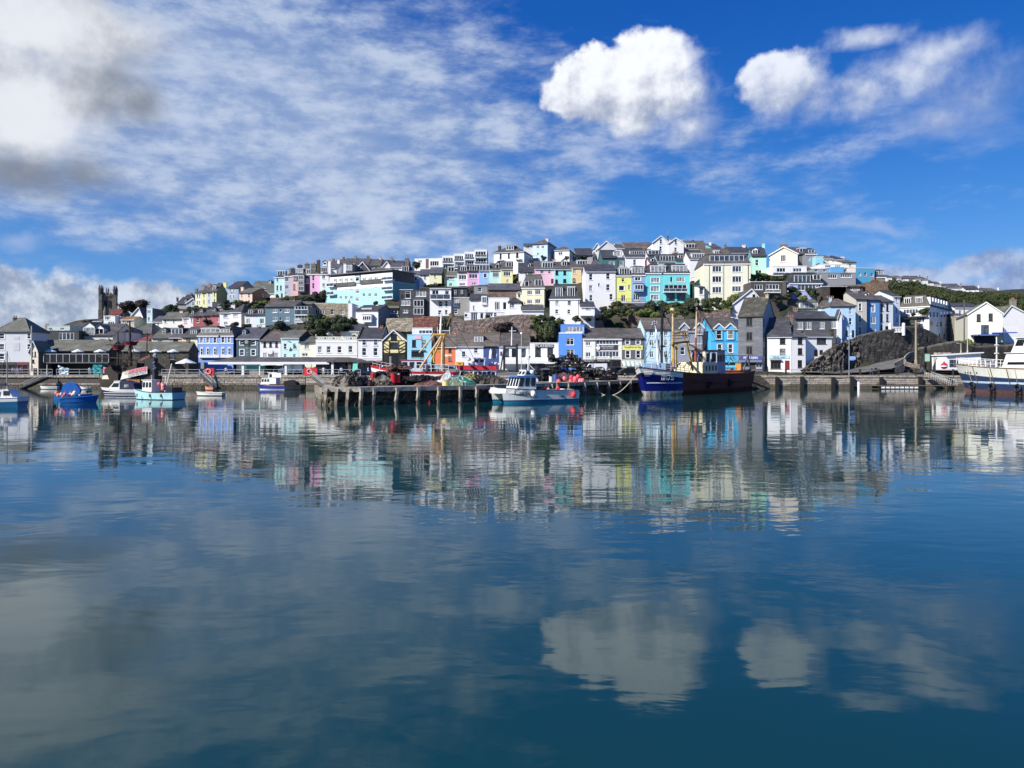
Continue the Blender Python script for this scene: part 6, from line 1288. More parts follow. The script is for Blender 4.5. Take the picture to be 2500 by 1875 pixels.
def tree(tl, x, ytop, ybot, w, Y, mat, label, name='tree', cat=None, group=None, big=False, trunk=True):
 if tl: tile(tl); px, pt, pb, wd = PX(x), PY(ytop), PY(ybot), w / T[2]
 else: px, pt, pb, wd = x, ytop, ybot, w
 k = Y / F; base = Wp(px, pb, Y); h_ = (pb - pt) * k; w_ = wd * k
 r = empty(name, base, R.uniform(0, 6), label, cat or name, group)
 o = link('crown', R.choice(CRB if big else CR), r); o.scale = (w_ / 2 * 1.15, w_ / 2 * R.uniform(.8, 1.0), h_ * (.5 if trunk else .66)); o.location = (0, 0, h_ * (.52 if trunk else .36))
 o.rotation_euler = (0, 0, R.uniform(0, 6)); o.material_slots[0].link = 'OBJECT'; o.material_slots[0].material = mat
 t_ = link('trunk', TM, r); t_.scale = (h_ * .9, h_ * .9, h_ * (.7 if trunk else .3)); t_.location = (0, 0, -.3)
 return r
G_ = 'shrubs on the hillside gardens'
tree('A', 1600, 245, 470, 330, 222, LEAFP, 'biggest dark tree on the left skyline right of the church')
tree('A', 1480, 290, 450, 110, 226, LEAFP, 'small dark tree left of the biggest skyline tree by the church')
tree('B', 20, 420, 560, 150, 215, LEAFP, 'dark tree between the church trees and the aqua cottage')
tree('B', 310, 465, 640, 130, 205, LEAFD, 'dark tree above the long cream cottage')
tree('B', 395, 480, 590, 110, 208, LEAFD, 'lower dark tree right of the tree above the cream cottage')
tree('A', 1040, 490, 560, 110, 200, LEAFD, 'dark bush on the skyline left of the church tower', 'bush')
for i, (x, yt, yb, w, Y, mt, lb) in enumerate([
 (640, 505, 590, 110, 196, LEAFD, 'dark bush below the cream skyline end house'), (1040, 440, 540, 110, 203, LEAFD, 'dark shrub below the grey-blue skyline house'), (1400, 420, 500, 130, 197, LEAF, 'green shrub at the foot of the peach-pink house'),
 (1558, 355, 420, 40, 205, LEAF, 'little palm-like shrub in front of the mint tall house'), (770, 640, 720, 130, 173, LEAFP, 'dark shrub in front of the dull red cottage'), (470, 690, 760, 80, 176, LEAFD, 'dark shrub below the pinkish cottage'),
 (1055, 665, 760, 120, 165, LEAFP, 'dark rounded bush below the lavender house'), (1330, 480, 580, 200, 178, LEAFD, 'dark hedge between the peach house and the pale mint cottage'), (1225, 690, 760, 120, 162, LEAFD, 'dark bush in the garden of the white cottage'),
 (1590, 640, 760, 150, 158, LEAFD, 'dark overhanging bush on the garden wall')]):
 tree('B', x, yt, yb, w, Y, mt, lb, 'bush', group=G_, trunk=False)
for (x, yt, yb, w, Y, mt, lb) in [
 (500, 525, 670, 170, 192.0, LEAFD, 'tall dark bush left of the turquoise flats'), (400, 590, 670, 170, 191, LEAF, 'spreading bush below the bright pink house'), (330, 600, 660, 120, 192, LEAFD, 'low dark bush below the black slate-hung tall house'),
 (430, 800, 960, 170, 160, LEAFD, 'dark ivy-covered bush left on the bank below the stone house'), (540, 820, 960, 170, 159, LEAF, 'middle green bush on the bank below the stone house'), (650, 790, 940, 150, 161, LEAFD, 'upright dark bush below the stone house windows'),
 (740, 780, 900, 170, 162, LEAFD, 'dark bush left of the white bay-fronted house'), (700, 860, 960, 200, 157, LEAF, 'light green hedge below the dark bushes on the bank'), (500, 900, 1000, 170, 155, LEAF, 'green shrub just above the cream gable'), (820, 800, 890, 80, 162, LEAF, 'small shrub against the white bay-fronted house'),
 (850, 970, 1040, 60, 152, LEAF, 'shrub beside the low dark-roofed cream house'), (1065, 640, 690, 60, 176, LEAFD, 'small garden shrub at the foot of the turquoise flats'), (340, 850, 930, 140, 163, LEAFD, 'shadowy ivy bush on the old garden wall')]:
 tree('C', x, yt, yb, w, Y, mt, lb, 'bush', group=G_, trunk=False)
for (x, yt, yb, w, Y, mt, lb) in [
 (430, 860, 1060, 110, 155.5, LEAFD, 'tall narrow dark shrub behind the yellow gantry'), (1470, 900, 1130, 240, 151, LEAF, 'large round green bush left above the parapet-fronted shop'), (1560, 890, 1080, 190, 152, LEAFD, 'darker tree beside the azure house roof'), (1400, 900, 1060, 130, 153, LEAF, 'green bush at the right end of the cliff wall'),
 (150, 320, 400, 110, 200, LEAFD, 'spiky dark palm-like shrub on the upper left terrace'), (880, 860, 930, 90, 155.5, LEAFD, 'small dark shrub on the cliff wall'), (1000, 930, 1040, 260, 154, LEAFP, 'brown dead ivy hanging on the cliff wall'), (1440, 260, 320, 60, 200, LEAF, 'small garden tree in front of the tall pale blue skyline house'),
 (330, 545, 590, 240, 180, LEAFD, 'row of low garden shrubs below the three cottages'), (530, 870, 960, 110, 155.6, LEAF, 'grey green shrub at the left end of the cliff wall')]:
 tree('D', x, yt, yb, w, Y, mt, lb, 'bush', group=G_, trunk=False)
for (x, yt, yb, w, Y, mt, lb) in [
 (510, 262, 310, 120, 199, LEAFD, 'flat-topped dark shrub below the grey skyline house'), (340, 265, 315, 50, 199, LEAF, 'thin shrub before the white square skyline house'), (900, 755, 880, 150, 157.2, LEAFD, 'dark bush under the timber terrace deck'), (780, 800, 900, 200, 156, LEAF, 'wide low bush left of the crimson-doored shed'),
 (700, 850, 920, 200, 155, LEAFD, 'dark hedge behind the old barn roof'), (1210, 710, 860, 130, 157, LEAFD, 'columnar dark bush right of the crimson-doored shed'), (1130, 830, 960, 160, 156, LEAF, 'sunlit bush above the barn gable'), (1360, 715, 850, 190, 158, LEAF, 'broad round bush below the vivid turquoise double house'),
 (1500, 730, 850, 170, 157, LEAF, 'green bush at the right foot of the turquoise double house'), (1640, 680, 800, 170, 158, LEAF, 'leafy bush between the turquoise houses and the cream apartments'), (440, 870, 940, 120, 154, LEAF, 'yellowish shrub under the big mansard white house'), (560, 880, 930, 90, 153, LEAFD, 'dark shrub left of the barn roof'),
 (1280, 830, 960, 130, 156, LEAFD, 'shaded bush behind the brown-tiled house')]:
 tree('E', x, yt, yb, w, Y, mt, lb, 'bush', group=G_, trunk=False)
for (x, yt, yb, w, Y, mt, lb) in [
 (130, 690, 830, 150, 157, LEAFD, 'dark bush beneath the trawler mast top'), (290, 690, 820, 140, 156.5, LEAF, 'green bush at the left foot of the cream apartments'), (540, 640, 760, 110, 157.5, LEAFY, 'yellow-green tree against the cream apartments'), (450, 720, 830, 150, 156, LEAF, 'mossy bush right of centre below the cream apartments'),
 (380, 680, 780, 60, 158, LEAFD, 'narrow shrub between the cream apartment windows'), (880, 460, 530, 240, 171, LEAFD, 'long dark hedge below the seafoam house'), (1340, 590, 690, 80, 160, LEAFD, 'dark round shrub in front of the indigo house'), (1400, 340, 400, 60, 180, LEAFD, 'dark shrub beside the small turquoise skyline house'),
 (1080, 500, 560, 60, 170, LEAFD, 'shrub left of the indigo house'), (250, 800, 850, 160, 155, LEAFY, 'ochre weeds along the pinkish garden wall')]:
 tree('F', x, yt, yb, w, Y, mt, lb, 'bush', group=G_, trunk=False)
for (x, yt, yb, w, Y, mt, lb) in [(1420, 900, 1060, 190, 149.5, LEAFY, 'yellowish ivy bush at the end of the lower retaining wall'), (1480, 930, 1090, 150, 150, LEAFD, 'dark ivy bush left of the warehouse front'), (930, 570, 640, 120, 170, LEAF, 'potted greenery on the hotel balcony'), (830, 620, 660, 60, 168.5, LEAFD, 'small plant on the hotel balcony rail')]:
 tree('G', x, yt, yb, w, Y, mt, lb, 'bush', group=G_, trunk=False)
# wooded slope on the right: one mass
r3 = random.Random(5)
def wood(label, specs):
 V, Fc, Tn, n0 = [], [], [], 0
 for xs, top, bot, Y0, Y1, n in specs:
  for i in range(n):
   tile('G'); x = xs[0] + (xs[1] - xs[0]) * ((i * .618034) % 1); f = (i + .5) / n; t_ = top(x); y = t_ + (bot(x) - t_) * f; sz = r3.uniform(60, 115); Y = Y0 + (Y1 - Y0) * f
   for q_ in range(50):
    p_ = Wp(PX(x), PY(y + sz * .25), 190 + q_ * 3)
    if ground(p_.x, p_.y) > p_.z: Y = min(p_.y, 322); break
   b0, k = Wp(PX(x), PY(y + sz * .3), Y), sz * 1.3 / T[2] * Y / F / 2; me = r3.choice(CR); ca, sa = math.cos(r3.uniform(0, 6)), math.sin(r3.uniform(0, 6)); hh = r3.uniform(.8, 1.2)
   co = np.empty(len(me.vertices) * 3); me.vertices.foreach_get('co', co); co = co.reshape(-1, 3)[:6000]; c2 = np.stack([b0.x + k * (co[:, 0] * ca - co[:, 1] * sa), b0.y + k * (co[:, 0] * sa + co[:, 1] * ca), b0.z + k * hh * co[:, 2]], 1)
   V.append(c2); q = np.arange(len(c2)).reshape(-1, 4) + n0; Fc.append(q); n0 += len(c2); Tn.append(np.clip(np.random.rand(len(q)) * .8 + r3.uniform(-.2, .25), 0, 1))
 V, Fc, Tn = np.concatenate(V), np.concatenate(Fc), np.concatenate(Tn); me = bpy.data.meshes.new('woodland'); me.vertices.add(len(V)); me.vertices.foreach_set('co', V.ravel()); me.loops.add(Fc.size); me.loops.foreach_set('vertex_index', Fc.ravel())
 me.polygons.add(len(Fc)); me.polygons.foreach_set('loop_start', np.arange(len(Fc)) * 4); me.polygons.foreach_set('loop_total', np.full(len(Fc), 4)); me.update(calc_edges=True); at = me.attributes.new('tone', 'FLOAT', 'FACE'); at.data.foreach_set('value', Tn); me.materials.append(LEAF)
 return tag(link('woodland', me), label, 'wood', kind='stuff')
wood('dark green wood covering the slope below the far crest houses on the right', [((575, 1150), lambda x: 305 + max(0, x - 850) * .3 if x > 850 else 305 - abs(x - 750) * .05, lambda x: 455, 245, 196, 90), ((1000, 2050), lambda x: 392 + (x - 1000) * .06, lambda x: 470, 318, 262, 130), ((1150, 1960), lambda x: 455, lambda x: 600, 262, 200, 100), ((1850, 2400), lambda x: 460, lambda x: 640, 290, 200, 70)])
# rough garden growth on the open banks between the rows
def scrub(tl, x0, x1, y0, y1, Y0, Y1, n, label, mats=(LEAF, LEAFD, LEAFD, LEAFY)):
 for i in range(n):
  f = (i + .5) / n; x = x0 + (x1 - x0) * ((i * .618034) % 1); y = y1 + (y0 - y1) * f; w = R.uniform(70, 130)
  tree(tl, x, y - w * .35, y + w * .25, w, Y0 + (Y1 - Y0) * f, R.choice(mats), label, 'bush', group='scrub on the hillside banks', trunk=False)
scrub('B', 960, 1540, 450, 500, 175, 199, 16, 'scrubby bush on the bank below the peach-pink house'); scrub('B', 1640, 1990, 400, 430, 186, 196, 9, 'scrubby bush on the bank below the coloured skyline terrace'); scrub('B', 560, 960, 520, 560, 184, 199, 11, 'scrubby bush behind the red cottages')
scrub('C', 380, 860, 790, 930, 157, 167, 16, 'scrubby bush on the bank under the long stone house'); scrub('E', 690, 1560, 760, 880, 153, 160, 24, 'scrubby bush on the bank below the vivid turquoise houses'); scrub('F', 60, 560, 720, 850, 154, 161, 15, 'scrubby bush on the bank below the cream apartments'); scrub('F', 720, 1100, 470, 520, 166, 172, 8, 'scrubby bush below the seafoam house'); scrub('F', 980, 1440, 600, 720, 158, 164, 8, 'scrubby bush around the indigo house'); scrub('D', 1330, 1600, 880, 1000, 150, 155, 8, 'scrubby bush behind the parapet-fronted shop')
# ================================================================ BOATS
def boat(name, label, px, Y, head, cat='boat', group='boats in the harbour', x=None):
 p = Vector((x, Y, 0)) if x is not None else Wg(px, Y, 0)
 return empty(name, p, rad(head), label, cat, group)
def hullshape(L, B, zb, zs, rake=.12, full=2.2, wl=.86, st=.85, keel=-.5, sheerp=2.0, mid=None):
 """returns P(t, s): point on the starboard(+)/port(-) side, t 0 stern..1 bow, s 0 keel..1 gunwale"""
 def zg(t): 
  m_ = min(zb, zs) - .05 * abs(zb - zs) if mid is None else mid
  return m_ + (zb - m_) * max(0, (t - .35) / .65) ** sheerp + (zs - m_) * max(0, (.35 - t) / .35) ** 2
 def P(t, z, side):
  b = B / 2 * (1 - max(0, (t - .42) / .58) ** full) * (st + (1 - st) * min(1, t / .3))
  f = min(1, max(0, (z - keel) / (zg(t) - keel))); bw = b * ((wl - .25) + .25 * min(1, f * 4) + (1 - wl) * f ** 1.5)
  x = -L / 2 + L * t + (f - .35) * rake * L * t ** 3 - (f - .4) * .02 * L * (1 - t) ** 3
  return (x, bw * side, z)
 return P, zg
def hull(root, L, B, zb, zs, bands, n=22, split=None, name='hull', **k):
 """bands: [(upper height as fraction of gunwale or metres if <0 given as tuple), material]"""
 P, zg = hullshape(L, B, zb, zs, **k); mb = MB(); keel = k.get('keel', -.5)
 ts = [i / n for i in range(n + 1)]; ts = [1 - (1 - t) ** 1.35 for t in ts]
 for side in (1, -1):
  for i in range(n):
   prev = lambda t: keel
   for top, mat in bands:
    tf = (lambda t, q=top: q if q >= 0 and q < 90 else zg(t) + (q if q < 0 else 0) if q < 90 else zg(t))
    m_ = mat(ts[i]) if callable(mat) else mat
    a0, a1, b0, b1 = prev(ts[i]), prev(ts[i + 1]), tf(ts[i]), tf(ts[i + 1])
    sub = 3 if top >= 90 or top < 0 else 1
    for q in range(sub):
     f0, f1 = q / sub, (q + 1) / sub
     pts = [P(ts[i], a0 + (b0 - a0) * f0, side), P(ts[i + 1], a1 + (b1 - a1) * f0, side), P(ts[i + 1], a1 + (b1 - a1) * f1, side), P(ts[i], a0 + (b0 - a0) * f1, side)]
     mb.face(pts[::-1] if side > 0 else pts, m_)
    prev = tf
 # transom
 prev = keel
 for top, mat in bands:
  tp = zg(0) + (top if top < 0 else 0) if top >= 90 or top < 0 else top; m_ = mat(0) if callable(mat) else mat
  mb.face([P(0, prev, 1), P(0, prev, -1), P(0, tp, -1), P(0, tp, 1)], m_); prev = tp
 o = mb.build(name, None, root); return P, zg, o
def deck(root, P, zg, drop, mat, rail=None, n=16, t0=0, t1=1):
 mb = MB()
 for i in range(n):
  a, b = t0 + (t1 - t0) * i / n, t0 + (t1 - t0) * (i + 1) / n
  A_, B_ = P(a, zg(a), 1), P(b, zg(b), 1); za, zb_ = zg(a) - drop, zg(b) - drop
  mb.face([(A_[0], -A_[1] * .97, za), (B_[0], -B_[1] * .97, zb_), (B_[0], B_[1] * .97, zb_), (A_[0], A_[1] * .97, za)])
 mb.build('deck', mat, root)
 if rail:
  q = MB()
  for s in (1, -1):
   for i in range(n): a, b = i / n, (i + 1) / n; q.tube(P(a, zg(a), s), P(b, zg(b), s), .05 if rail[1] is None else rail[1], n=4)
  q.tube(P(0, zg(0), 1), P(0, zg(0), -1), .05 if rail[1] is None else rail[1], n=4)
  q.build('gunwale', rail[0], root)
def cabin(root, x0, x1, w, z0, z1, mat, roofm=None, fr=0.0, bk=0.0, front=3, sides=3, ov=.12, wz=(.45, .88), name='wheelhouse', glassm=None, y0=0, back=0):
 """wheelhouse: raked front (at x1) and back, windows set proud"""
 g_ = glassm or glass(0); mb = MB(); h_ = z1 - z0; b = w / 2
 c = [(x0, -b, z0), (x1, -b, z0), (x1, b, z0), (x0, b, z0)]; t_ = [(x0 + bk, -b * .94, z1), (x1 - fr, -b * .94, z1), (x1 - fr, b * .94, z1), (x0 + bk, b * .94, z1)]
 c = [(x, y + y0, z) for x, y, z in c]; t_ = [(x, y + y0, z) for x, y, z in t_]
 for i in range(4): j = (i + 1) % 4; mb.face([c[i], c[j], t_[j], t_[i]], mat)
 mb.face(t_, mat); o = mb.build(name, None, root)
 rf_ = MB(); rf_.box(x0 + bk - ov, x1 - fr + ov * 1.6, y0 - b - ov * .5, y0 + b + ov * .5, z1 + .003, z1 + .09, roofm or mat); rf_.build('cabin_roof', None, o)
 def lerp(a, b_, f): return tuple(a[i] + (b_[i] - a[i]) * f for i in range(3))
 def panes(i, j, n, push):
  for k in range(n):
   f0, f1 = (k + .18) / n, (k + .86) / n; q = []
   for f, zf in ((f0, wz[0]), (f1, wz[0]), (f1, wz[1]), (f0, wz[1])):
    q.append(tuple(a + p for a, p in zip(lerp(lerp(c[i], c[j], f), lerp(t_[i], t_[j], f), zf), push)))
   m2 = MB(); m2.face(q, g_); bq = [tuple(a - p * 1.1 for a, p in zip(x, push)) for x in q]
   for e in range(4): m2.face([q[(e + 1) % 4], q[e], bq[e], bq[(e + 1) % 4]], BLACK)
   m2.build('window', None, o)
 panes(1, 2, front, (.03, 0, 0)); panes(0, 1, sides, (0, -.03, 0)); panes(3, 2, sides, (0, .03, 0))
 if back: panes(0, 3, back, (-.03, 0, 0))
 return o
def rail(root, pts, h_, m_=WHITE, r=.025, mids=1, name='railing', every=1):
 q = MB()
 for i, p in enumerate(pts):
  if i % every == 0: q.tube(p, (p[0], p[1], p[2] + h_), r, n=4)
 for k in range(mids + 1):
  z = h_ * (1 - k / (mids + 1)); q.path([(p[0], p[1], p[2] + z) for p in pts], r, 4)
 return q.build(name, m_, root)
def buoy(px, Y, z, r, c, label, sx=1.25, cat='buoy', group=None, name='buoy'):
 p = Wg(px, Y, z); mb = MB(); m_ = plain(c, .4, name='buoy_plastic', var=.1); mb.ball((0, 0, r * sx), r, 10, 8, m_, sz=sx); mb.tube((0, 0, r * sx * 1.9), (0, 0, r * sx * 2.2), r * .25, n=6, mat=BLACK)
 o = mb.build(name, None, smooth=False); o.location = p; tag(o, label, cat, group); return o
def partball(root, p, r, c, name='fender', sx=1.2):
 mb = MB(); mb.ball(p, r, 10, 8, plain(c, .4, name='buoy_plastic', var=.1), sz=sx); mb.tube((p[0], p[1], p[2] + r * sx), (p[0], p[1], p[2] + r * sx + .25), .02, n=4, mat=ROPE); return mb.build(name, None, root)
def loc_of(root):
 Mi = Matrix.Rotation(-root.rotation_euler.z, 4, 'Z'); L0 = Vector(root.location)
 return lambda px, py, Y: tuple(Mi @ (Wp(px, py, Y) - L0))
TEAL = plain('#2a86a4', .4, name='antifoul_blue'); HW = paint('#eceae2', .35, .35); NAVY = plain('#14205c', .35, name='navy_hull'); NAVYD = plain('#16223e', .4, name='navy_hull'); RED = plain('#b3202c', .5, name='red_paint')

# --- white catamaran
cat = boat('catamaran', 'white twin-hulled fishing boat with a blue wheelhouse roof moored at the pier', 0, 84.5, 210, 'fishing boat', x=2.6)
Lc = 9.6
for sgn, nm in ((1, 'near'), (-1, 'far')):
 P, zg = hullshape(Lc, 1.35, 1.25, .95, rake=.03, full=3.0, wl=.9, keel=-.35, st=.95, sheerp=3)
 mb = MB(); n = 16
 for side in (1, -1):
  for i in range(n):
   a, b1 = i / n, (i + 1) / n
   for z0, z1, m_ in ((-.35, .25, TEAL), (.25, .36, NAVY), (.36, 1.15, HW)):
    q = [P(a, z0, side), P(b1, z0, side), P(b1, z1, side), P(a, z1, side)]; q = [(x, y + sgn * 1.25, z) for x, y, z in q]; mb.face(q[::-1] if side > 0 else q, m_)
 mb.face([(-Lc / 2, sgn * 1.25 - .6, -.3), (-Lc / 2, sgn * 1.25 + .6, -.3), (-Lc / 2, sgn * 1.25 + .65, 1.15), (-Lc / 2, sgn * 1.25 - .65, 1.15)], HW)
 mb.build('hull', None, cat)
mb = MB(); n = 12
def cg(t): return 1.42 + .55 * max(0, t - .3) ** 1.5
def cb(t): return 1.93 if t < .55 else 1.93 * math.sqrt(max(0.02, 1 - ((t - .55) / .47) ** 2.4)) + .1
for i in range(n):
 a, b1 = i / n, (i + 1) / n; xa, xb = -Lc / 2 + Lc * a * 1.06, -Lc / 2 + Lc * b1 * 1.06
 for s in (1, -1):
  q = [(xa, s * min(1.9, cb(a)), 1.1 - .0 * a), (xb, s * min(1.9, cb(b1)) * (.96 if b1 > .8 else 1), 1.1), (xb, s * cb(b1) * 1.03, cg(b1)), (xa, s * cb(a) * 1.03, cg(a))]; mb.face(q[::-1] if s > 0 else q, HW)
 mb.face([(xa, -cb(a), 1.1), (xa, cb(a), 1.1), (xb, cb(b1), 1.1), (xb, -cb(b1), 1.1)], HW); dz = .3 if a < .45 else .04
 mb.face([(xa, -cb(a), cg(a) - dz), (xb, -cb(b1), cg(b1) - dz), (xb, cb(b1), cg(b1) - dz), (xa, cb(a), cg(a) - dz)], GREYP)
mb.face([(-Lc / 2, -1.95, .9), (-Lc / 2, -1.95, 1.42), (-Lc / 2, 1.95, 1.42), (-Lc / 2, 1.95, .9)], HW)
xe = -Lc / 2 + Lc * 1.06; mb.face([(xe, -cb(1), 1.1), (xe, cb(1), 1.1), (xe, cb(1), cg(1)), (xe, -cb(1), cg(1))], HW)
mb.build('bridge_deck', None, cat)
q = MB()
for s in (1, -1): q.path([(-Lc / 2 + Lc * i / n * 1.06, s * cb(i / n) * 1.03, cg(i / n)) for i in range(n + 1)], .04, 4)
q.build('gunwale', BLACK, cat)
BLR = plain('#5b8fd6', .45, name='blue_roof')
wh = cabin(cat, .6, 3.1, 2.5, 1.45, 2.95, HW, BLR, fr=.45, bk=-.1, front=4, sides=3, ov=.3, wz=(.28, .9))
cabin(cat, .5, 1.9, 1.5, 3.06, 3.6, HW, HW, fr=.35, bk=.1, front=2, sides=1, ov=.05, wz=(.2, .85), name='upper_wheelhouse')
q = MB(); q.tube((.9, 0, 3.6), (.9, 0, 6.2), .06, n=6); q.tube((.9, -.5, 5.4), (.9, .5, 5.4), .03, n=4); q.tube((.9, 0, 5.0), (.9, 0, 5.25), .3, n=10); q.tube((.9, 0, 4.4), (.3, -.5, 3.65), .03, n=4); q.tube((.9, 0, 4.4), (.3, .5, 3.65), .03, n=4); q.tube((.9, .4, 5.4), (.9, .4, 6.1), .02, n=4); q.build('mast', WHITE, cat)
q = MB(); q.ball((.9, .9, 3.45), .25, 8, 6); q.build('radar_dome', WHITE, cat)
for p, r_, c in (((1.5, 2.12, 1.05), .3, '#f2f0ec'), ((-3.9, 2.12, .85), .3, '#f0454a'), ((4.9, -1.5, 1.25), .22, '#f0a0a0')): partball(cat, p, r_, c)
for x in (1.0, -.6, -2.6, -4.0):
 q = MB(); q.box(x - .18, x + .18, 1.9, 1.985, .62, .7); q.build('scupper', BLACK, cat)
lettering('BE 24', .42, BLACK, cat, (2.55, 2.02, 1.05), (rad(90), 0, rad(180)))
q = MB(); q.box(-2.1, -1.5, 1.985, 2.02, 1.12, 1.28); q.build('vent', GREYP, cat)
q = MB(); q.tube((-3.8, 1.2, 1.1), (-3.8, 1.2, 2.2), .04, n=5); q.tube((-3.8, -1.2, 1.1), (-3.8, -1.2, 2.2), .04, n=5); q.tube((-3.8, -1.2, 2.2), (-3.8, 1.2, 2.2), .04, n=5); q.tube((-3.8, 1.2, 2.2), (.5, 1.2, 2.3), .035, n=5); q.build('gallows', plain('#b8b088', .6, name='pale_metal'), cat)
for i in range(9):
 partball(cat, (-3.3 + R.uniform(0, 3.2), R.uniform(-1.2, 1.3), 1.35 + R.uniform(0, .3)), R.uniform(.17, .26), R.choice(['#f0555a', '#ef7f86', '#d93a3f']), 'net_float', 1.0)

# --- the big trawler
tr = boat('trawler', 'large blue and rust-red beam trawler numbered BM75 at the end of the pier', 0, 116.5, -127, 'trawler', x=28.95)
BLH = plain('#141a78', .4, name='blue_hull', var=.1); RRH = plain('#6e3022', .8, name='rusty_hull', var=.5); m, t, b = newmat('stained_boot_top'); nn = nz(t, ocoord(t, 1, 1, .25), 1.6, 5)
t.links.new(mixc(t, nn.smooth(.48, .62), (.62, .60, .52), (.36, .17, .07)), b.inputs['Base Color']); b.inputs['Roughness'].default_value = .7; BOOT = m
TL, TB = 35.0, 8.2
split = lambda a_, b_: (lambda tt: a_ if tt > .83 else b_)
P, zg, ho = hull(tr, TL, TB, 3.95, 3.25, [(.62, split(BOOT, RRH)), (-.75, split(BLH, RRH)), (99, split(HW, RRH))], rake=.07, full=5.5, wl=.88, st=.8, keel=-.8, n=34, mid=2.9, sheerp=4)
deck(tr, P, zg, .9, WOOD, (plain('#6a3a2c', .7, name='rusty_rail'), .09), n=24)
lt = loc_of(tr)
def tp(px, py, off=0.0):
 """point above the trawler's centreline (off metres to starboard) at a picture position"""
 k = (px - 1250) / F; a = tr.rotation_euler.z; d = Vector((math.cos(a), math.sin(a))); n_ = Vector((-d.y, d.x)); c = Vector(tr.location[:2]) + n_ * off
 s_ = (k * c.y - c.x) / (d.x - k * d.y); Yp = c.y + s_ * d.y
 return Vector((s_, off, CAMZ + (HOR - py) / F * Yp))
Z_ = lambda x, y: (1540 + x / 6.637, 740 + y / 6.637)
def zt_(x, y, off=0.0): return tp(*Z_(x, y), off)
CRM = plain('#cdb48c', .6, name='cream_mast', var=.35); YEL = plain('#c49a48', .6, name='yellow_gantry', var=.4); RMST = plain('#9a4632', .7, name='red_mast', var=.4)
q = MB(); q.tube(zt_(500, 1000), zt_(508, 70), .2, .15, 8); q.tube(zt_(488, 700), zt_(545, 700), .15, n=6); q.build('derrick', plain('#22242c', .5, name='black_steel'), tr)
q = MB(); q.tube(zt_(672, 1040), zt_(685, 130), .2, .15, 8); q.tube(zt_(680, 100), zt_(665, 140), .35, n=8); q.build('mast', CRM, tr)
q = MB(); q.tube(zt_(1042, 1060), zt_(1055, 560), .19, .17, 8, RMST); q.tube(zt_(1055, 560), zt_(1072, 70), .17, .13, 8, CRM); q.tube(zt_(1085, 60), zt_(1150, 110), .3, n=8, mat=BLACK); q.tube(zt_(1060, 20), zt_(1090, 60), .35, n=8, mat=BLACK); q.build('mast', None, tr)
q = MB()
for off in (-2.2, 2.2):
 q.tube(zt_(690, 1040, off), zt_(690, 650, off), .16, n=6); q.tube(zt_(735, 1040, off), zt_(735, 650, off), .14, n=6)
q.tube(zt_(660, 655, -2.4), zt_(935, 625, -2.4), .2, n=6); q.tube(zt_(660, 655, 2.4), zt_(935, 625, 2.4), .2, n=6); q.tube(zt_(660, 655, -2.4), zt_(660, 655, 2.4), .2, n=6); q.tube(zt_(935, 625, -2.4), zt_(935, 625, 2.4), .2, n=6)
q.tube(zt_(905, 640, 1.8), zt_(1005, 1090, 1.8), .17, n=6); q.tube(zt_(905, 640, -1.8), zt_(1005, 1090, -1.8), .17, n=6); q.tube(zt_(930, 660), zt_(1190, 800), .13, n=6); q.tube(zt_(780, 700, 1.5), zt_(735, 760, 1.5), .1, n=5)
q.build('gantry', YEL, tr)
rail(tr, [tuple(zt_(670 + i * 50, 628 - i * 5, 2.4)) for i in range(6)], 1.3, YEL, .05, 2); rail(tr, [tuple(zt_(670 + i * 50, 628 - i * 5, -2.4)) for i in range(6)], 1.3, YEL, .05, 2)
q = MB(); q.tube(zt_(440, 1000, 1), zt_(410, 420), .12, n=6); q.tube(zt_(530, 1040, -1), zt_(420, 560), .12, n=6); q.tube(zt_(410, 440), zt_(382, 285), .09, n=6); q.tube(zt_(340, 350), zt_(435, 335), .06, n=5); q.tube(zt_(350, 350), zt_(348, 300), .04, n=4); q.tube(zt_(425, 338), zt_(422, 285), .04, n=4); q.tube(zt_(330, 720), zt_(440, 720), .06, n=5)
q.build('foremast', plain('#dfe4ea', .5, name='white_mast'), tr); q = MB(); q.tube(zt_(425, 650), zt_(425, 590), .32, n=8); q.build('deck_lamp', GREYP, tr)
q = MB(); rg2 = random.Random(9)
for i in range(30):
 x, y = rg2.uniform(560, 1700), rg2.uniform(930, 1090); a_ = zt_(x, y, rg2.uniform(-2, 2)); q.tube(a_, a_ + Vector((rg2.uniform(-1, 1), rg2.uniform(-.6, .6), rg2.uniform(.3, 1.6))), rg2.uniform(.04, .1), n=4)
for i in range(8): q.ball(zt_(rg2.uniform(600, 1650), rg2.uniform(1000, 1090), rg2.uniform(-2, 2)), rg2.uniform(.25, .5), 7, 5)
for i in range(6): a_ = zt_(1150 + i * 14, 820 - i * 30, 1.0); q.tube(a_, a_ + Vector((0, 0, 1.6 + i * .5)), .04, n=4)
q.build('deck_gear', plain('#4a4038', .8, name='deck_gear', var=.5), tr)
s0 = zt_(1195, 900).x; s1 = zt_(985, 900).x
cabin(tr, s0 - 3.2, s0 + .5, 4.6, 3.0, 6.6, plain('#8497b4', .5, name='blue_grey_wheelhouse', var=.2), NAVYD, fr=.3, front=4, sides=3, wz=(.5, .88), ov=.3, back=3)
mb = MB(); mb.box(s0 + .5, s1 + 1.2, -2.4, 2.4, 2.6, 4.7); mb.build('deckhouse', plain('#e3d9b4', .6, name='cream_paint', var=.3), tr)
q = MB()
for i in range(4): x = s0 + 1 + i * 1.3; q.box(x, x + .5, 2.4, 2.44, 3.4, 4.2)
q.build('doorway', BLACK, tr)
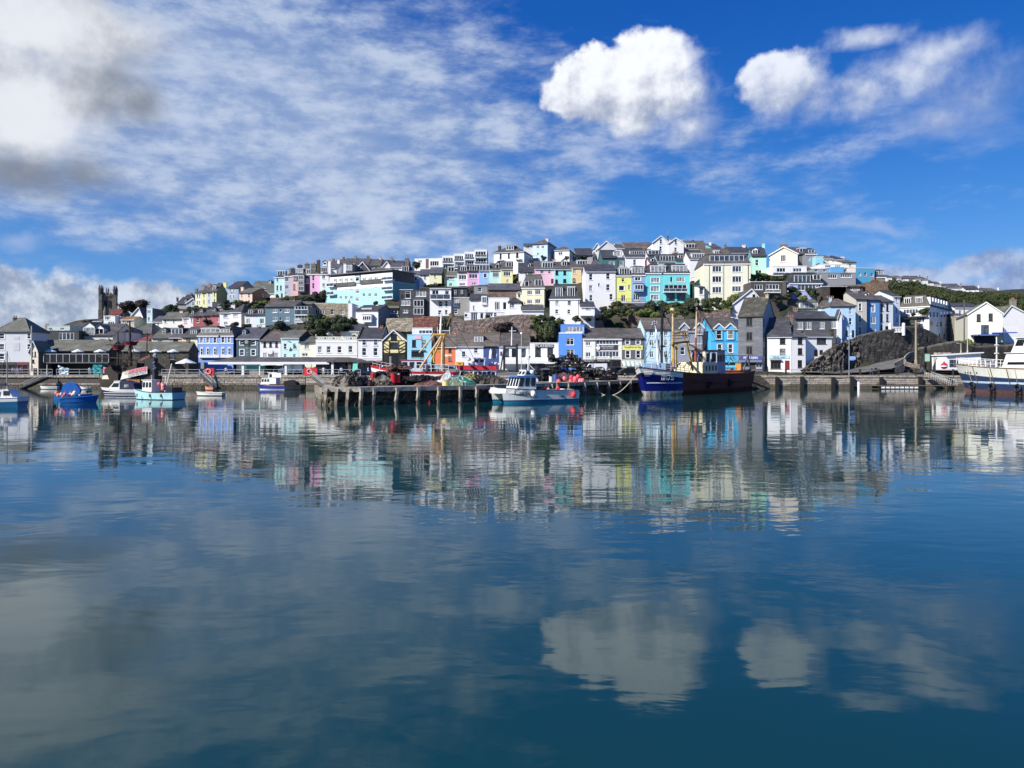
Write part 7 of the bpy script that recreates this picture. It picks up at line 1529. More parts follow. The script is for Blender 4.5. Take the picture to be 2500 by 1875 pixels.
q = MB(); q.tube((s0 + 2.2, .9, 4.7), (s0 + 2.2, .9, 6.4), .3, n=8); q.tube((s0 + 3.4, -.9, 4.7), (s0 + 3.4, -.9, 5.9), .24, n=8); q.build('vent_pipe', plain('#e9dfc4', .6, name='cream_paint2'), tr)
mb = MB(); mb.box(-TL / 2 + 1, -TL / 2 + 5.5, -2.9, 2.9, 3.1, 3.4); mb.build('stern_platform', RRH, tr)
q = MB()
for off in (-3, 3): q.tube((-TL / 2 + .8, off, 2.6), (-TL / 2 + 2.4, off, 6.0), .16, n=6); q.tube((-TL / 2 + 2.4, off, 6.0), (-TL / 2 + 4.5, off, 3.2), .12, n=6)
q.tube((-TL / 2 + 2.4, -3, 6), (-TL / 2 + 2.4, 3, 6), .14, n=6); q.build('stern_gantry', plain('#59606a', .5, name='grey_steel'), tr)
q = MB(); q.box(-TL / 2 + 3.2, -TL / 2 + 4.0, 1.4, 2.4, 3.3, 4.6); q.build('winch_cover', plain('#c08a40', .6, name='orange_paint', var=.3), tr)
q = MB()
for i in range(3): q.tube((-8 + i * 1.1, 1.5, 3.0), (-8 + i * 1.1, -1.5, 3.0), .45, n=10)
q.build('net_drum', plain('#3a2c28', .9, name='old_net'), tr)
rail(tr, [tuple(P(t_, zg(t_), s_)) for s_, t_ in [(1, .8 + .19 * i / 8) for i in range(9)]], .95, WHITE, .035, 2); rail(tr, [tuple(P(t_, zg(t_), -1)) for t_ in [.8 + .19 * i / 8 for i in range(9)]], .95, WHITE, .035, 2)
q = MB(); q.box(TL / 2 - 4.6, TL / 2 - 2.6, -1.8, 1.8, 3.4, 4.5); q.build('fore_winch_house', plain('#6b8fb0', .5, name='pale_blue_paint'), tr)
# the bow faces the camera: lettering on its port/starboard shoulder
def on_hull(px, py, side, out=.05):
 best = None
 for i in range(400):
  t_ = .55 + .45 * i / 400
  for z in [.6 + 3.2 * j / 60 for j in range(61)]:
   p = Vector(P(t_, z, side)); w_ = Matrix.Rotation(tr.rotation_euler.z, 4, 'Z') @ p + Vector(tr.location)
   e = (1250 + F * w_.x / w_.y - px) ** 2 + (HOR - (w_.z - CAMZ) * F / w_.y - py) ** 2
   if best is None or e < best[0]: best = (e, t_, z)
 return best
def hulltext(txt, px0, px1, py, h_, mat, name='lettering'):
 a = on_hull(px0, py, BS)[1:]; b_ = on_hull(px1, py, BS)[1:]; A_, B_ = Vector(P(a[0], a[1], BS)), Vector(P(b_[0], b_[1], BS)); d = B_ - A_; c = (A_ + B_) / 2; ang = math.atan2(d.y, d.x)
 n_ = Vector((d.y, -d.x, 0)).normalized(); o = lettering(txt, h_, mat, tr, (0, 0, 0), (0, 0, 0), d.xy.length); c = c + n_ * .16; o.location = c; o.rotation_euler = (rad(90), 0, ang); return c, ang, d
_e = {s_: on_hull(1620, 922, s_)[0] for s_ in (1, -1)}
Mw = Matrix.Rotation(tr.rotation_euler.z, 4, 'Z')
def faces(s_):
 p = Mw @ Vector(P(.9, 2, s_)); p2 = Mw @ Vector(P(.9, 2, -s_)); return (p - p2).dot(Vector(tr.location) * -1) > 0
BS = 1 if faces(1) else -1
def hullchars(txt, px0, px1, py, h_):
 n = len(txt)
 for i, c_ in enumerate(txt):
  a, b_ = px0 + (px1 - px0) * i / n, px0 + (px1 - px0) * (i + .82) / n
  hulltext(c_, a, b_, py, h_, WHITE)
hullchars('BM75', 1613, 1645, 922.5, .75); hullchars('PROVIDER', 1601, 1636, 911.5, .3)
for i, (a_, b_) in enumerate(((1573, 1594), (1573.5, 1591), (1574, 1587))):
 A_ = on_hull(a_, 909 + i * 4.3, BS)[1:]; B_ = on_hull(b_, 909 + i * 4.3, BS)[1:]; A_, B_ = Vector(P(*A_, BS)), Vector(P(*B_, BS)); q = MB(); q.tube(A_, B_, .09, n=4); q.build('bow_stripe', WHITE, tr)
q = MB(); pts = [Vector(P(t_, 1.75, BS)) * 1.0 for t_ in [.84 + .15 * i / 10 for i in range(11)]]; q.path([(p.x, p.y * 1.012, p.z) for p in pts], .07, 4); q.build('rubbing_strip', HW, tr)
q = MB()
for t0_, z_ in ((.7, 1.9), (.5, 1.6), (.3, 1.7)): 
 pts = [Vector(P(t0_ - .09 + .18 * i / 8, z_, BS)) for i in range(9)]; q.path([(p.x, p.y * 1.02, p.z) for p in pts], .16, 5)
q.build('rubbing_strake', RRH, tr)
for tt in (.62, .38):
 p = Vector(P(tt, 1.4, BS)); q = MB()
 for i in range(12): a0, a1 = 2 * math.pi * i / 12, 2 * math.pi * (i + 1) / 12; q.tube((p.x + .5 * math.cos(a0), p.y + .25 * BS, p.z + .5 * math.sin(a0)), (p.x + .5 * math.cos(a1), p.y + .25 * BS, p.z + .5 * math.sin(a1)), .16, n=6)
 q.build('tyre_fender', BLACK, tr)
q = MB()
for a_, b_ in (((505, 75), (440, 1040)), ((1075, 80), (1600, 1000)), ((1075, 80), (700, 130)), ((385, 300), (130, 1090)), ((685, 140), (420, 600)), ((1130, 130), (1330, 440)), ((1330, 440), (1600, 860)), ((1075, 60), (1200, 830)), ((508, 75), (685, 140)), ((1072, 70), (1830, 1090)), ((1150, 110), (1560, 900)), ((382, 285), (508, 75)), ((420, 560), (230, 940)), ((685, 140), (905, 640)), ((1072, 70), (930, 650)), ((508, 75), (600, 1040)), ((660, 640), (560, 1040)), ((1130, 130), (1100, 830))): q.tube(zt_(*a_), zt_(*b_), .035, n=4)
q.build('rigging', plain('#2a2a2c', .6, name='wire'), tr)

# --- white ship at the right edge
ship = boat('ship', 'large old white and navy ship with tyre fenders entering the right edge', 0, 107, 100, 'ship', x=76.2)
CRH = paint('#f2eddc', .5, .5); NB = plain('#2c3e62', .5, name='navy_band', var=.35); PBL = plain('#c2d4e4', .5, name='pale_strake', var=.2); RB = plain('#8a625c', .7, name='red_bottom', var=.4)
P, zg, ho = hull(ship, 28, 7.6, 4.5, 3.6, [(.55, RB), (1.45, NB), (1.75, PBL), (-1.45, NB), (99, CRH)], rake=.10, full=2.6, wl=.8, keel=-.8, n=30, mid=3.7)
deck(ship, P, zg, .35, WOODG, (plain('#8a7358', .7, name='worn_rail', var=.4), .09))
rail(ship, [tuple(P(.62 + .36 * i / 10, zg(.62 + .36 * i / 10) + .0, 1)) for i in range(11)], 1.0, WHITE, .05, 1); rail(ship, [tuple(P(.62 + .36 * i / 10, zg(.62 + .36 * i / 10), -1)) for i in range(11)], 1.0, WHITE, .05, 1)
cabin(ship, -8, 3.8, 5.4, 3.4, 6.0, paint('#f4f5f4', .4, .2), None, fr=.9, front=4, sides=2, wz=(.35, .5), ov=.15, name='deckhouse'); cabin(ship, -6, 2.4, 4.6, 6.1, 8.2, paint('#f4f5f4', .4, .2), WHITE, fr=.9, front=4, sides=4, ov=.35)
q = MB(); q.tube((-1, 0, 8.2), (-1.6, 0, 12.5), .16, .08, 8); q.tube((-1.2, -1, 9.6), (-1.2, 1, 9.6), .06, n=5); q.tube((3.0, 1.0, 6), (3.0, 1.0, 8.2), .08, n=6); q.build('mast', WHITE, ship)
q = MB(); q.tube((7.4, 0, 4), (7.4, 0, 8.6), .12, .08, 8); q.box(7.25, 7.55, -.3, .3, 6.0, 6.15); q.box(7.25, 7.55, -.25, .25, 7.3, 7.45); q.build('foremast', WHITE, ship)
q = MB(); q.tube((8.6, -.8, 4.3), (8.6, .8, 4.3), .45, n=10); q.box(8.0, 9.2, -1, 1, 3.9, 4.1); q.tube((10.8, 0, 4.0), (10.8, 0, 5.0), .14, n=8); q.build('windlass', GREYP, ship)
for tt, z_ in ((.86, 1.0), (.68, .9), (.5, .9)):
 p = Vector(P(tt, z_, 1)); q = MB()
 for i in range(14): a0, a1 = 2 * math.pi * i / 14, 2 * math.pi * (i + 1) / 14; q.tube((p.x + .5 * math.cos(a0), p.y + .3, p.z + .5 * math.sin(a0)), (p.x + .5 * math.cos(a1), p.y + .3, p.z + .5 * math.sin(a1)), .17, n=6, mat=BLACK)
 q.tube((p.x, p.y + .3, p.z + .6), Vector(P(tt, zg(tt), 1)), .04, n=4, mat=ROPE); q.build('tyre_fender', None, ship)
q = MB()
for tt in (.9, .87, .84, .78): p = Vector(P(tt, 3.05, 1)); q.tube(p, p + Vector((0, .05, 0)), .14, n=8)
q.build('porthole', BLACK, ship)
q = MB()
for tt in (.8, .66, .55): q.tube(Vector(P(tt, zg(tt), 1)) + Vector((0, .06, 0)), Vector(P(tt, 1.2, 1)) + Vector((0, .12, 0)), .06, n=4)
q.build('rope', plain('#5a4d3c', .9, name='old_rope'), ship)

# --- light aqua fishing boat
AQ = plain('#b2dfe2', .4, name='aqua_hull', var=.12); b3 = boat('fishing_boat', 'light aqua fishing boat with a small white wheelhouse and pink buoys on deck', 384, 91, 165, 'fishing boat')
P, zg, ho = hull(b3, 6.2, 2.7, 1.35, .95, [(.08, NAVYD), (99, AQ)], rake=.1, full=2.2, wl=.84, st=.92, keel=-.4, mid=.92); deck(b3, P, zg, .2, GREYP, (BLACK, .05))
cabin(b3, .2, 1.6, 1.5, .9, 2.35, HW, HW, fr=.1, bk=0, front=3, sides=3, ov=.1, wz=(.42, .85)); q = MB(); q.tube((.5, .3, 2.4), (.5, .3, 3.0), .12, n=8); q.build('funnel', GREYP, b3)
q = MB(); q.tube((-1.2, .1, .9), (-2.2, .1, 4.4), .07, n=6); q.tube((-1.2, .1, .9), (-1.3, .1, 2.9), .05, n=5); q.build('derrick', HW, b3); q = MB(); q.tube((-2.2, .1, 4.4), (-2.8, 0, 1.0), .02, n=4); q.tube((-2.2, .1, 4.4), (1, 0, 2.4), .015, n=4); q.build('stay', BLACK, b3)
for i in range(7): partball(b3, (-1.2 + R.uniform(-.5, .5), R.uniform(-.5, .9), 1.25 + R.uniform(0, .7)), R.uniform(.16, .26), R.choice(['#ef8080', '#f29a96', '#e86a6e']), 'buoy')
q = MB(); q.box(-2.9, -1.9, -.9, .9, .8, 1.5); q.build('stern_box', NAVYD, b3); rail(b3, [(-2.9, -.9, 1.5), (-2.9, 0, 1.5), (-2.9, .9, 1.5)], .6, BLACK)
for x in (1.8, 0, -1.6): q = MB(); q.tube((x, 1.33, .75), (x, 1.36, .35), .09, .09, 6); q.build('fender', GREYP, b3)
# --- motor cruiser
b4 = boat('motor_cruiser', 'white motor cruiser with a navy canopy and navy hull beside the aqua boat', 300, 102, 172, 'motor boat')
P, zg, ho = hull(b4, 5.6, 2.2, 1.15, .85, [(.12, NAVYD), (.2, HW), (.42, NAVY), (.5, HW), (-.3, NAVY), (99, HW)], rake=.14, full=2, wl=.82, keel=-.3, mid=.88); deck(b4, P, zg, .05, HW, (HW, .04))
cabin(b4, -.2, 1.7, 1.7, .9, 2.0, HW, HW, fr=1.0, front=2, sides=1, ov=.02, wz=(.3, .8)); mb = MB(); mb.prism([(-2.5, .9), (-.1, .9), (-.1, 2.05), (-.6, 2.15), (-2.1, 1.75)], -.85, .85); mb.build('canopy', plain('#1a2142', .8, name='navy_canvas'), b4)
q = MB(); q.box(-1.5, -.8, .86, .88, 1.2, 1.6); q.build('canopy_window', glass(2), b4)
# --- small blue boat with tarpaulin
BB = plain('#1f62b4', .4, name='bright_blue_hull', var=.2); b5 = boat('fishing_boat', 'small bright blue boat piled with pink buoys, its bow to the right', 194, 83.5, 12, 'fishing boat')
P, zg, ho = hull(b5, 3.5, 1.6, .85, .45, [(.08, TEAL), (99, BB)], rake=.12, full=1.9, wl=.82, keel=-.3, mid=.6); deck(b5, P, zg, .15, TEAL, (BB, .04))
for i in range(13): partball(b5, (R.uniform(-2.3, -.1), R.uniform(-.7, .4), .75 + R.uniform(0, .35)), R.uniform(.13, .22), R.choice(['#f0908e', '#f6ddd6', '#ef7a80', '#f2ece4']), 'buoy')
b5b = boat('workboat', 'small boat under a blue tarpaulin behind the buoy-laden blue boat', 178, 92, 20, 'boat')
P, zg, ho = hull(b5b, 3.8, 1.6, .7, .6, [(99, plain('#2f86c8', .5, name='blue_hull3'))], keel=-.3, mid=.5); deck(b5b, P, zg, .1, TEAL)
mb = MB(); mb.prism([(-1.2, .5), (.6, .5), (.9, 1.1), (.4, 1.9), (-.4, 2.15), (-1.0, 1.7)], -.7, .7); mb.build('tarpaulin', plain('#2e78d2', .6, name='blue_tarpaulin', var=.3), b5b); q = MB(); q.tube((1.6, 0, .6), (1.7, 0, 1.7), .03, n=4); q.box(1.5, 2.1, -.3, .3, .8, 1.0); q.build('outboard', BLACK, b5b)
# --- sailing boat at the left edge
b6 = boat('sailing_boat', 'blue and white sailing boat with a bare mast cut by the left edge', 0, 74, 183, 'sailing boat', x=-52.6)
P, zg, ho = hull(b6, 7.0, 2.4, 1.2, 1.0, [(.38, plain('#2b7cab', .4, name='blue_bottom')), (-.38, plain('#1f5d8c', .4, name='mid_blue_hull')), (99, HW)], rake=.1, full=2.1, wl=.82, keel=-.4, mid=.95); deck(b6, P, zg, .05, HW, (HW, .05))
cabin(b6, -.9, 2.4, 1.7, 1.0, 1.5, HW, HW, fr=.5, front=2, sides=3, ov=.03, wz=(.3, .75)); q = MB(); q.tube((-2.0, 0, 1.0), (-2.0, 0, 5.6), .06, .05, 7); q.tube((-2.0, 0, 2.3), (3.2, 0, 2.1), .05, n=6); q.build('mast', GREYP, b6)
q = MB(); q.tube((-1.9, 0, 2.3), (3.0, 0, 2.2), .16, .14, 8); q.build('sail_cover', plain('#232848', .8, name='navy_canvas2'), b6); q = MB(); q.tube((-2, 0, 5.5), (-3.4, 0, 1.1), .015, n=3); q.tube((-2, 0, 5.5), (3.4, 0, 1.2), .015, n=3); q.tube((-2, 0, 5.5), (-2, 1.1, 1.0), .015, n=3); q.build('stay', BLACK, b6)
mb = MB(); mb.box(-.6, 2.6, 1.18, 1.24, 1.0, 1.6); mb.build('dodger_cloth', plain('#2a5fb4', .7, name='blue_cloth'), b6); lettering('SEA K', .42, WHITE, b6, (1.0, 1.27, 1.28), (rad(90), 0, rad(180)))
mb = MB(); mb.prism([(-3.0, 1.0), (-1.0, 1.0), (-1.2, 1.75), (-2.5, 1.85)], -.75, .75); mb.build('spray_hood', plain('#d8d8e2', .7, name='pale_canvas'), b6); q = MB(); q.box(-2.7, -2.1, .75, .78, 1.2, 1.65); q.box(-1.8, -1.4, .75, .78, 1.2, 1.55); q.build('hood_window', BLACK, b6)
# --- dinghies
def dinghy(px, Y, L, B, head, c, label, ci='#8a8f8a', h_=.45):
 r = boat('dinghy', label, px, Y, head, 'dinghy'); P, zg, ho = hull(r, L, B, h_ + .12, h_, [(.1, BLACK), (99, c)], keel=-.12, mid=h_ - .02, rake=.08, n=12); deck(r, P, zg, .15, plain(ci, .7), (c, .035), n=8)
 q = MB(); P2 = P(.4, zg(.4), 1); q.box(P2[0] - .12, P2[0] + .12, -P2[1], P2[1], h_ - .1, h_ - .05); q.build('thwart', WOOD, r); return r
dinghy(514, 102, 3.7, 1.4, 176, HW, 'flat white punt moored alone in front of the pale harbour wall'); dinghy(512, 126, 1.6, .9, 170, plain('#e89a7a', .5, name='orange_rubber'), 'tiny orange dinghy at the foot of the pier steps', '#7a4a3a', .5)
dinghy(121, 131, 2.9, 1.2, 186, HW, 'small white rowing boat under the left gangway'); dinghy(209, 128, 1.6, .9, 200, HW, 'little white tender with a thin mast against the left wall')
# --- blue and white cabin boat by the quay
b8 = boat('cabin_boat', 'blue-hulled white cabin boat moored under the covered market wall', 667, 129, 170, 'motor boat')
P, zg, ho = hull(b8, 5.2, 2.1, 1.25, .85, [(.14, HW), (-.22, plain('#27378a', .4, name='royal_blue_hull')), (99, plain('#9a7a6a', .5, name='pinkish_rail'))], keel=-.3, mid=.85, wl=.84); deck(b8, P, zg, .1, GREYP)
cabin(b8, .3, 2.0, 1.5, .9, 1.95, HW, HW, fr=.25, front=2, sides=3, ov=.04); cabin(b8, -.9, .6, 1.5, 1.0, 2.9, HW, HW, fr=.1, front=2, sides=1, ov=.1, wz=(.6, .9)); mb = MB(); mb.box(-1.9, -.2, .78, .82, 2.1, 2.9); mb.build('side_screen', HW, b8)
b9 = boat('black_boat', 'low black work boat tied astern of the blue and white cabin boat', 710, 128.5, 172, 'boat'); P, zg, ho = hull(b9, 4.4, 2.2, 1.0, .9, [(99, plain('#101318', .6, name='black_hull'))], keel=-.3, mid=.8); deck(b9, P, zg, .1, BLACK)
mb = MB(); mb.prism([(-1.4, .8), (1.2, .8), (.8, 1.5), (-.2, 1.7), (-1.1, 1.3)], -.8, .8); mb.build('cover', plain('#181b22', .9, name='black_cover', var=.3), b9)
# --- gantry trawler behind the pier
gt = boat('trawler', 'red and white trawler with a yellow gantry and slanting derricks behind the pier', 1012, 103, 172, 'trawler')
P, zg, ho = hull(gt, 11.5, 4.2, 4.2, 3.2, [(.5, NAVYD), (2.4, plain('#8f1c2a', .5, name='dark_red_hull', var=.3)), (-.3, HW), (99, RED)], rake=.08, full=2.4, mid=3.3, keel=-.6); deck(gt, P, zg, .3, GREYP, (RED, .06))
lg = loc_of(gt); zg_ = lambda x, y, d=103: lg(1030 + x / 6.914, 760 + y / 6.914, d)
q = MB()
for d in (101.5, 104.5): q.tube(zg_(205, 870, d), zg_(200, 400, d), .16, n=6); q.tube(zg_(370, 1010, d), zg_(370, 400, d), .16, n=6); q.tube(zg_(190, 395, d), zg_(400, 395, d), .2, n=6)
for x in (195, 395): q.tube(zg_(x, 395, 101.5), zg_(x, 395, 104.5), .2, n=6)
q.tube(zg_(160, 830, 101.5), zg_(345, 430, 101.5), .15, n=6); q.tube(zg_(205, 680), zg_(370, 680), .1, n=5); q.build('gantry', YEL, gt)
q = MB(); q.tube(zg_(195, 410, 101.2), zg_(-45, 700, 100.5), .12, n=6); q.tube(zg_(330, 420, 101), zg_(-30, 960, 100), .14, n=6); q.tube(zg_(340, 1010, 101), zg_(350, 520, 101), .2, n=6); q.build('derrick', CRM, gt)
q = MB(); q.tube(zg_(310, 390), zg_(330, 20), .17, .1, 8); q.tube(zg_(290, 225), zg_(350, 225), .06, n=5); q.tube(zg_(265, 330), zg_(470, 330), .05, n=4); q.tube(zg_(265, 390), zg_(265, 260), .04, n=4); q.tube(zg_(470, 390), zg_(470, 260), .04, n=4); q.build('mast', WHITE, gt)
q = MB(); q.tube(zg_(480, 100, 105), zg_(385, 380, 103), .12, n=6); q.tube(zg_(490, 30, 105), zg_(520, 110, 105), .35, n=8); q.build('jib_boom', WOOD, gt)
q = MB(); q.tube(zg_(500, 60, 105), zg_(960, 960, 103), .03, n=4); q.tube(zg_(330, 40), zg_(-60, 900), .025, n=4); q.tube(zg_(400, 400), zg_(830, 830), .03, n=4); q.build('rigging', BLACK, gt)
cabin(gt, -1.5, 1.5, 2.6, 3.0, 4.9, plain('#b7bccb', .5, name='pale_grey_cabin'), RED, front=3, sides=3); rail(gt, [tuple(P(.55 + .42 * i / 7, zg(.55 + .42 * i / 7), 1)) for i in range(8)], .8, plain('#c9a9a9', .5), .035, 1); rail(gt, [tuple(P(.05 + .4 * i / 6, zg(.2), 1)) for i in range(7)], 1.0, HW, .035, 1)
# --- red roofed trawler
rt = boat('trawler', 'white trawler with a long red-roofed wheelhouse and white liferafts behind the pier', 1175, 108, 178, 'trawler')
P, zg, ho = hull(rt, 9.5, 4.0, 2.6, 2.2, [(.5, NAVYD), (99, NAVY)], rake=.08, full=2.4, mid=2.1, keel=-.6); deck(rt, P, zg, .3, GREYP, (HW, .06))
cabin(rt, -2.2, 3.2, 3.2, 1.8, 3.55, plain('#e6e7ee', .4, name='white_paint'), plain('#c2222e', .5, name='red_roof', var=.1), fr=.3, front=4, sides=8, ov=.25, wz=(.35, .86)); mb = MB(); mb.box(-2.3, 3.2, -1.72, 1.72, 3.6, 4.1); mb.build('red_fascia', plain('#c2222e', .5, name='red_roof', var=.1), rt)
cabin(rt, -.6, 1.3, 1.8, 4.2, 5.2, plain('#c9d4ea', .4, name='pale_blue_paint'), None, fr=.4, front=2, sides=2, name='upper_bridge'); q = MB(); q.tube((-1.0, -1.3, 4.4), (-2.6, -1.3, 4.4), .28, n=10); q.ball((1.4, 1.2, 4.4), .4, 8, 6); q.ball((1.7, 1.2, 5.1), .3, 8, 6); q.build('liferaft', WHITE, rt)
# goalpost gantry and thin mast to the right of it
q = MB(); 
for px, y0, y1, t_ in ((1262, 905, 840, .16), (1231, 905, 843, .16)): q.tube(loc_of(rt)(px, y0, 106), loc_of(rt)(px, y1, 106), t_, n=6)
q.tube(loc_of(rt)(1231, 845, 106), loc_of(rt)(1265, 845, 106), .15, n=6); q.tube(loc_of(rt)(1231, 845, 106), loc_of(rt)(1222, 905, 106), .12, n=6); q.build('goalpost_gantry', plain('#24262c', .5, name='black_steel2'), rt)
q = MB(); q.tube(loc_of(rt)(1249, 845, 106), loc_of(rt)(1250, 798, 106), .12, .06, 6); q.tube(loc_of(rt)(1243, 808, 106), loc_of(rt)(1260, 808, 106), .05, n=4); q.build('mast', WHITE, rt)
# --- replica galleon
gl = boat('replica_galleon', 'dark timber replica galleon with red fighting tops and a long slanting banner', 312, 127, 168, 'sailing ship')
TIM = plain('#2e241c', .8, name='dark_timber', var=.4); P, zg, ho = hull(gl, 10.5, 4.2, 2.2, 2.4, [(.3, BLACK), (1.2, TIM), (99, plain('#3c2f22', .8, name='brown_timber', var=.4))], rake=.1, full=2.2, mid=1.9, keel=-.6); deck(gl, P, zg, .2, WOOD, (plain('#8f7c4c', .7, name='ochre_rail'), .07))
ll = loc_of(gl); gz = lambda x, y, d=127: ll(240 + x / 7.9, 780 + y / 7.9, d); MST = plain('#3a3029', .8, name='mast_timber', var=.3); RD = plain('#7c2432', .7, name='dark_red_paint', var=.3)
q = MB(); q.tube(gz(625, 1150), gz(605, 20), .3, .14, 8); q.build('mainmast', MST, gl); q = MB(); q.tube(gz(375, 1120), gz(380, 240), .2, .1, 8); q.build('foremast', MST, gl); q = MB(); q.tube(gz(925, 1000), gz(945, 250), .12, .08, 6); q.build('mizzenmast', MST, gl)
q = MB(); q.tube(gz(140, 490), gz(520, 480), .08, n=5); q.tube(gz(0, 720), gz(750, 775), .12, n=6); q.tube(gz(300, 235), gz(560, 245), .08, n=5); q.tube(gz(480, 440), gz(760, 430), .09, n=5); q.build('yard', MST, gl)
def top(x, y, w, h_):
 c = Vector(gz(x, y)); k = 127 / F / 7.9; q = MB(); q.tube(c - Vector((0, 0, h_ * k / 2)), c + Vector((0, 0, h_ * k / 2)), w * k * .36, w * k * .5, 12, cap=False)
 for i in range(12): a0 = i * math.pi / 6; q.tube(c + Vector((math.cos(a0) * w * k * .5, math.sin(a0) * w * k * .5, h_ * k / 2)), c + Vector((math.cos(a0) * w * k * .5, math.sin(a0) * w * k * .5, h_ * k * .8)), .05, n=4)
 q.tube(c - Vector((0, 0, h_ * k / 2 + .1)), c - Vector((0, 0, h_ * k / 2)), w * k * .4, n=12); q.build('fighting_top', RD, gl)
top(388, 545, 240, 60); top(628, 460, 270, 60)
q = MB()
for (x, y), w in (((388, 590), 150), ((628, 500), 170)):
 for s_ in (-1, -.6, -.2, .3, .7, 1): q.tube(gz(x + s_ * 30, y), gz(x + s_ * w, 1120), .06, n=3)
 for j in range(9): f = (j + 1) / 10; q.tube(gz(x - 30 - (w - 30) * f, y + (1120 - y) * f), gz(x + 30 + (w - 30) * f, y + (1120 - y) * f), .045, n=3)
for a_, b_ in (((605, 30), (380, 250)), ((380, 250), (0, 760)), ((605, 30), (945, 260)), ((945, 260), (1100, 900)), ((605, 200), (780, 780)), ((0, 790), (340, 960)), ((120, 810), (420, 1100))): q.tube(gz(*a_), gz(*b_), .03, n=3)
q.build('rigging', plain('#3b352d', .9, name='tarred_rope'), gl)
mb = MB(); c0, c1 = gz(905, 1190, 125), gz(1195, 1190, 125); zt0 = gz(1000, 745, 125)[2]; x0, x1 = sorted((c0[0], c1[0])); mb.prism([(x0, .4), (x1, .4), (x1 - .15, zt0 * .55), (x1 - .9, zt0), (x0 + .1, zt0), (x0, zt0 * .5)], c0[1] - .1, c0[1] + .9); mb.build('sterncastle', plain('#0e1018', .6, name='black_timber2'), gl)
q = MB()
for i, (x, y) in enumerate(((1080, 830), (1080, 900), (1070, 960), (1060, 850), (1100, 940))): p = gz(x, y, 122); q.ball(p, .22, 6, 5, sy=.5)
q.build('carved_ornament', plain('#3a4468', .6, name='faded_blue'), gl); q = MB(); q.ball(gz(1100, 690, 125), .35, 8, 6); q.tube(gz(1100, 720, 125), gz(1100, 700, 125), .3, n=8); q.tube(gz(1050, 700, 125), gz(1100, 660, 125), .1, n=5); q.build('stern_lantern', plain('#9aa39a', .5, name='weathered_metal'), gl)
# banner
n = 14; mb = MB(); top_ = [(470, 1015), (700, 940), (945, 905)]; bot_ = [(425, 1165), (650, 1100), (945, 1045)]
def bz(pts, f): a, b_, c = pts; return ((1 - f) ** 2 * a[0] + 2 * f * (1 - f) * b_[0] + f * f * c[0], (1 - f) ** 2 * a[1] + 2 * f * (1 - f) * b_[1] + f * f * c[1])
BW, BG_, BR = plain('#f2efe2', .7, name='banner_cloth', var=.05), plain('#dfe6c6', .7, name='banner_green'), plain('#e8a0a8', .7, name='banner_pink')
for i in range(n):
 a, b_, c, d = gz(*bz(top_, i / n), 123.5), gz(*bz(top_, (i + 1) / n), 123.5), gz(*bz(bot_, (i + 1) / n), 123.5), gz(*bz(bot_, i / n), 123.5); L_ = lambda p, q_, f: tuple(p[k] + (q_[k] - p[k]) * f for k in range(3))
 mb.face([a, b_, L_(b_, c, .55), L_(a, d, .55)], BR if i > 3 else BW); mb.face([L_(a, d, .55), L_(b_, c, .55), c, d], BW)
bo = mb.build('banner', None, gl)
tx = lettering('GOLDEN HIND MUSEUM SHIP', .62, plain('#a8404c', .7, name='banner_lettering'), gl, (0, 0, 0), (0, 0, 0), 7.0)
A_, B_ = Vector(gz(500, 1040, 123.2)), Vector(gz(930, 950, 123.2)); d = B_ - A_; Mx = Matrix((d.normalized(), Vector((0, 0, 1)).cross(d.normalized()).cross(d.normalized()) * -1, d.normalized().cross(Vector((0, 0, 1)))))
cdir = d.normalized(); up = (Vector((0, 0, 1)) - cdir * cdir.z).normalized(); nor = cdir.cross(up); M3 = Matrix((cdir, up, nor)).transposed()
xs = [v.co.x for v in tx.data.vertices]; k = d.length / (max(xs) - min(xs))
for v in tx.data.vertices: v.co.x *= k
tx.matrix_local = Matrix.Translation((A_ + B_) / 2 + nor * .06) @ M3.to_4x4()
q = MB(); 
for i in range(3): q.tube(gz(810 + i * 8, 800 - i * 20, 125), gz(990 + i * 4, 720 - i * 14, 125), .05, n=4)
q.build('stern_rail', plain('#a36a62', .7, name='pale_red_rail'), gl)
for i in range(7):
 mb = MB(); mb.box(-.55, .55, -.5, .5, 0, .75, plain('#b87832', .7, name='orange_crate', var=.3)); mb.box(-.6, .6, -.55, .55, .76, .82, plain('#8a5a28', .7, name='crate_rim')); o = mb.build('deck_crate', None, gl); p = gz(590 + i * 33, 1250, 119); o.location = p; o.scale = (.42, .42, 1)

mb = MB(); a_, b_ = gz(250, 1130, 126), gz(560, 960, 126); x0, x1 = sorted((a_[0], b_[0])); mb.prism([(x0, 1.2), (x1, 1.2), (x1, 3.6), (x1 - 1.2, 4.2), (x0 + 1, 3.4), (x0, 2.8)], a_[1] - .6, a_[1] + 1.6, TIM); mb.build('forecastle', None, gl)
mb = MB(); a_, b_ = gz(560, 1130, 126), gz(900, 960, 126); x0, x1 = sorted((a_[0], b_[0])); mb.prism([(x0, 1.2), (x1, 1.2), (x1, 3.0), (x0, 4.6)], a_[1] - .4, a_[1] + 1.4, TIM); mb.build('quarterdeck', None, gl)
q = MB(); rg_ = random.Random(3)
for i in range(46): x, y = rg_.uniform(0, 900), rg_.uniform(780, 1080); q.tube(gz(x, y, 126), gz(x + rg_.uniform(-120, 120), y + rg_.uniform(-160, 160), 125.5), rg_.uniform(.03, .09), n=4)
for i in range(12): q.ball(gz(rg_.uniform(250, 900), rg_.uniform(900, 1060), 125.4), rg_.uniform(.12, .3), 6, 4)
q.build('deck_tackle', plain('#4b4034', .9, name='tackle', var=.4), gl)
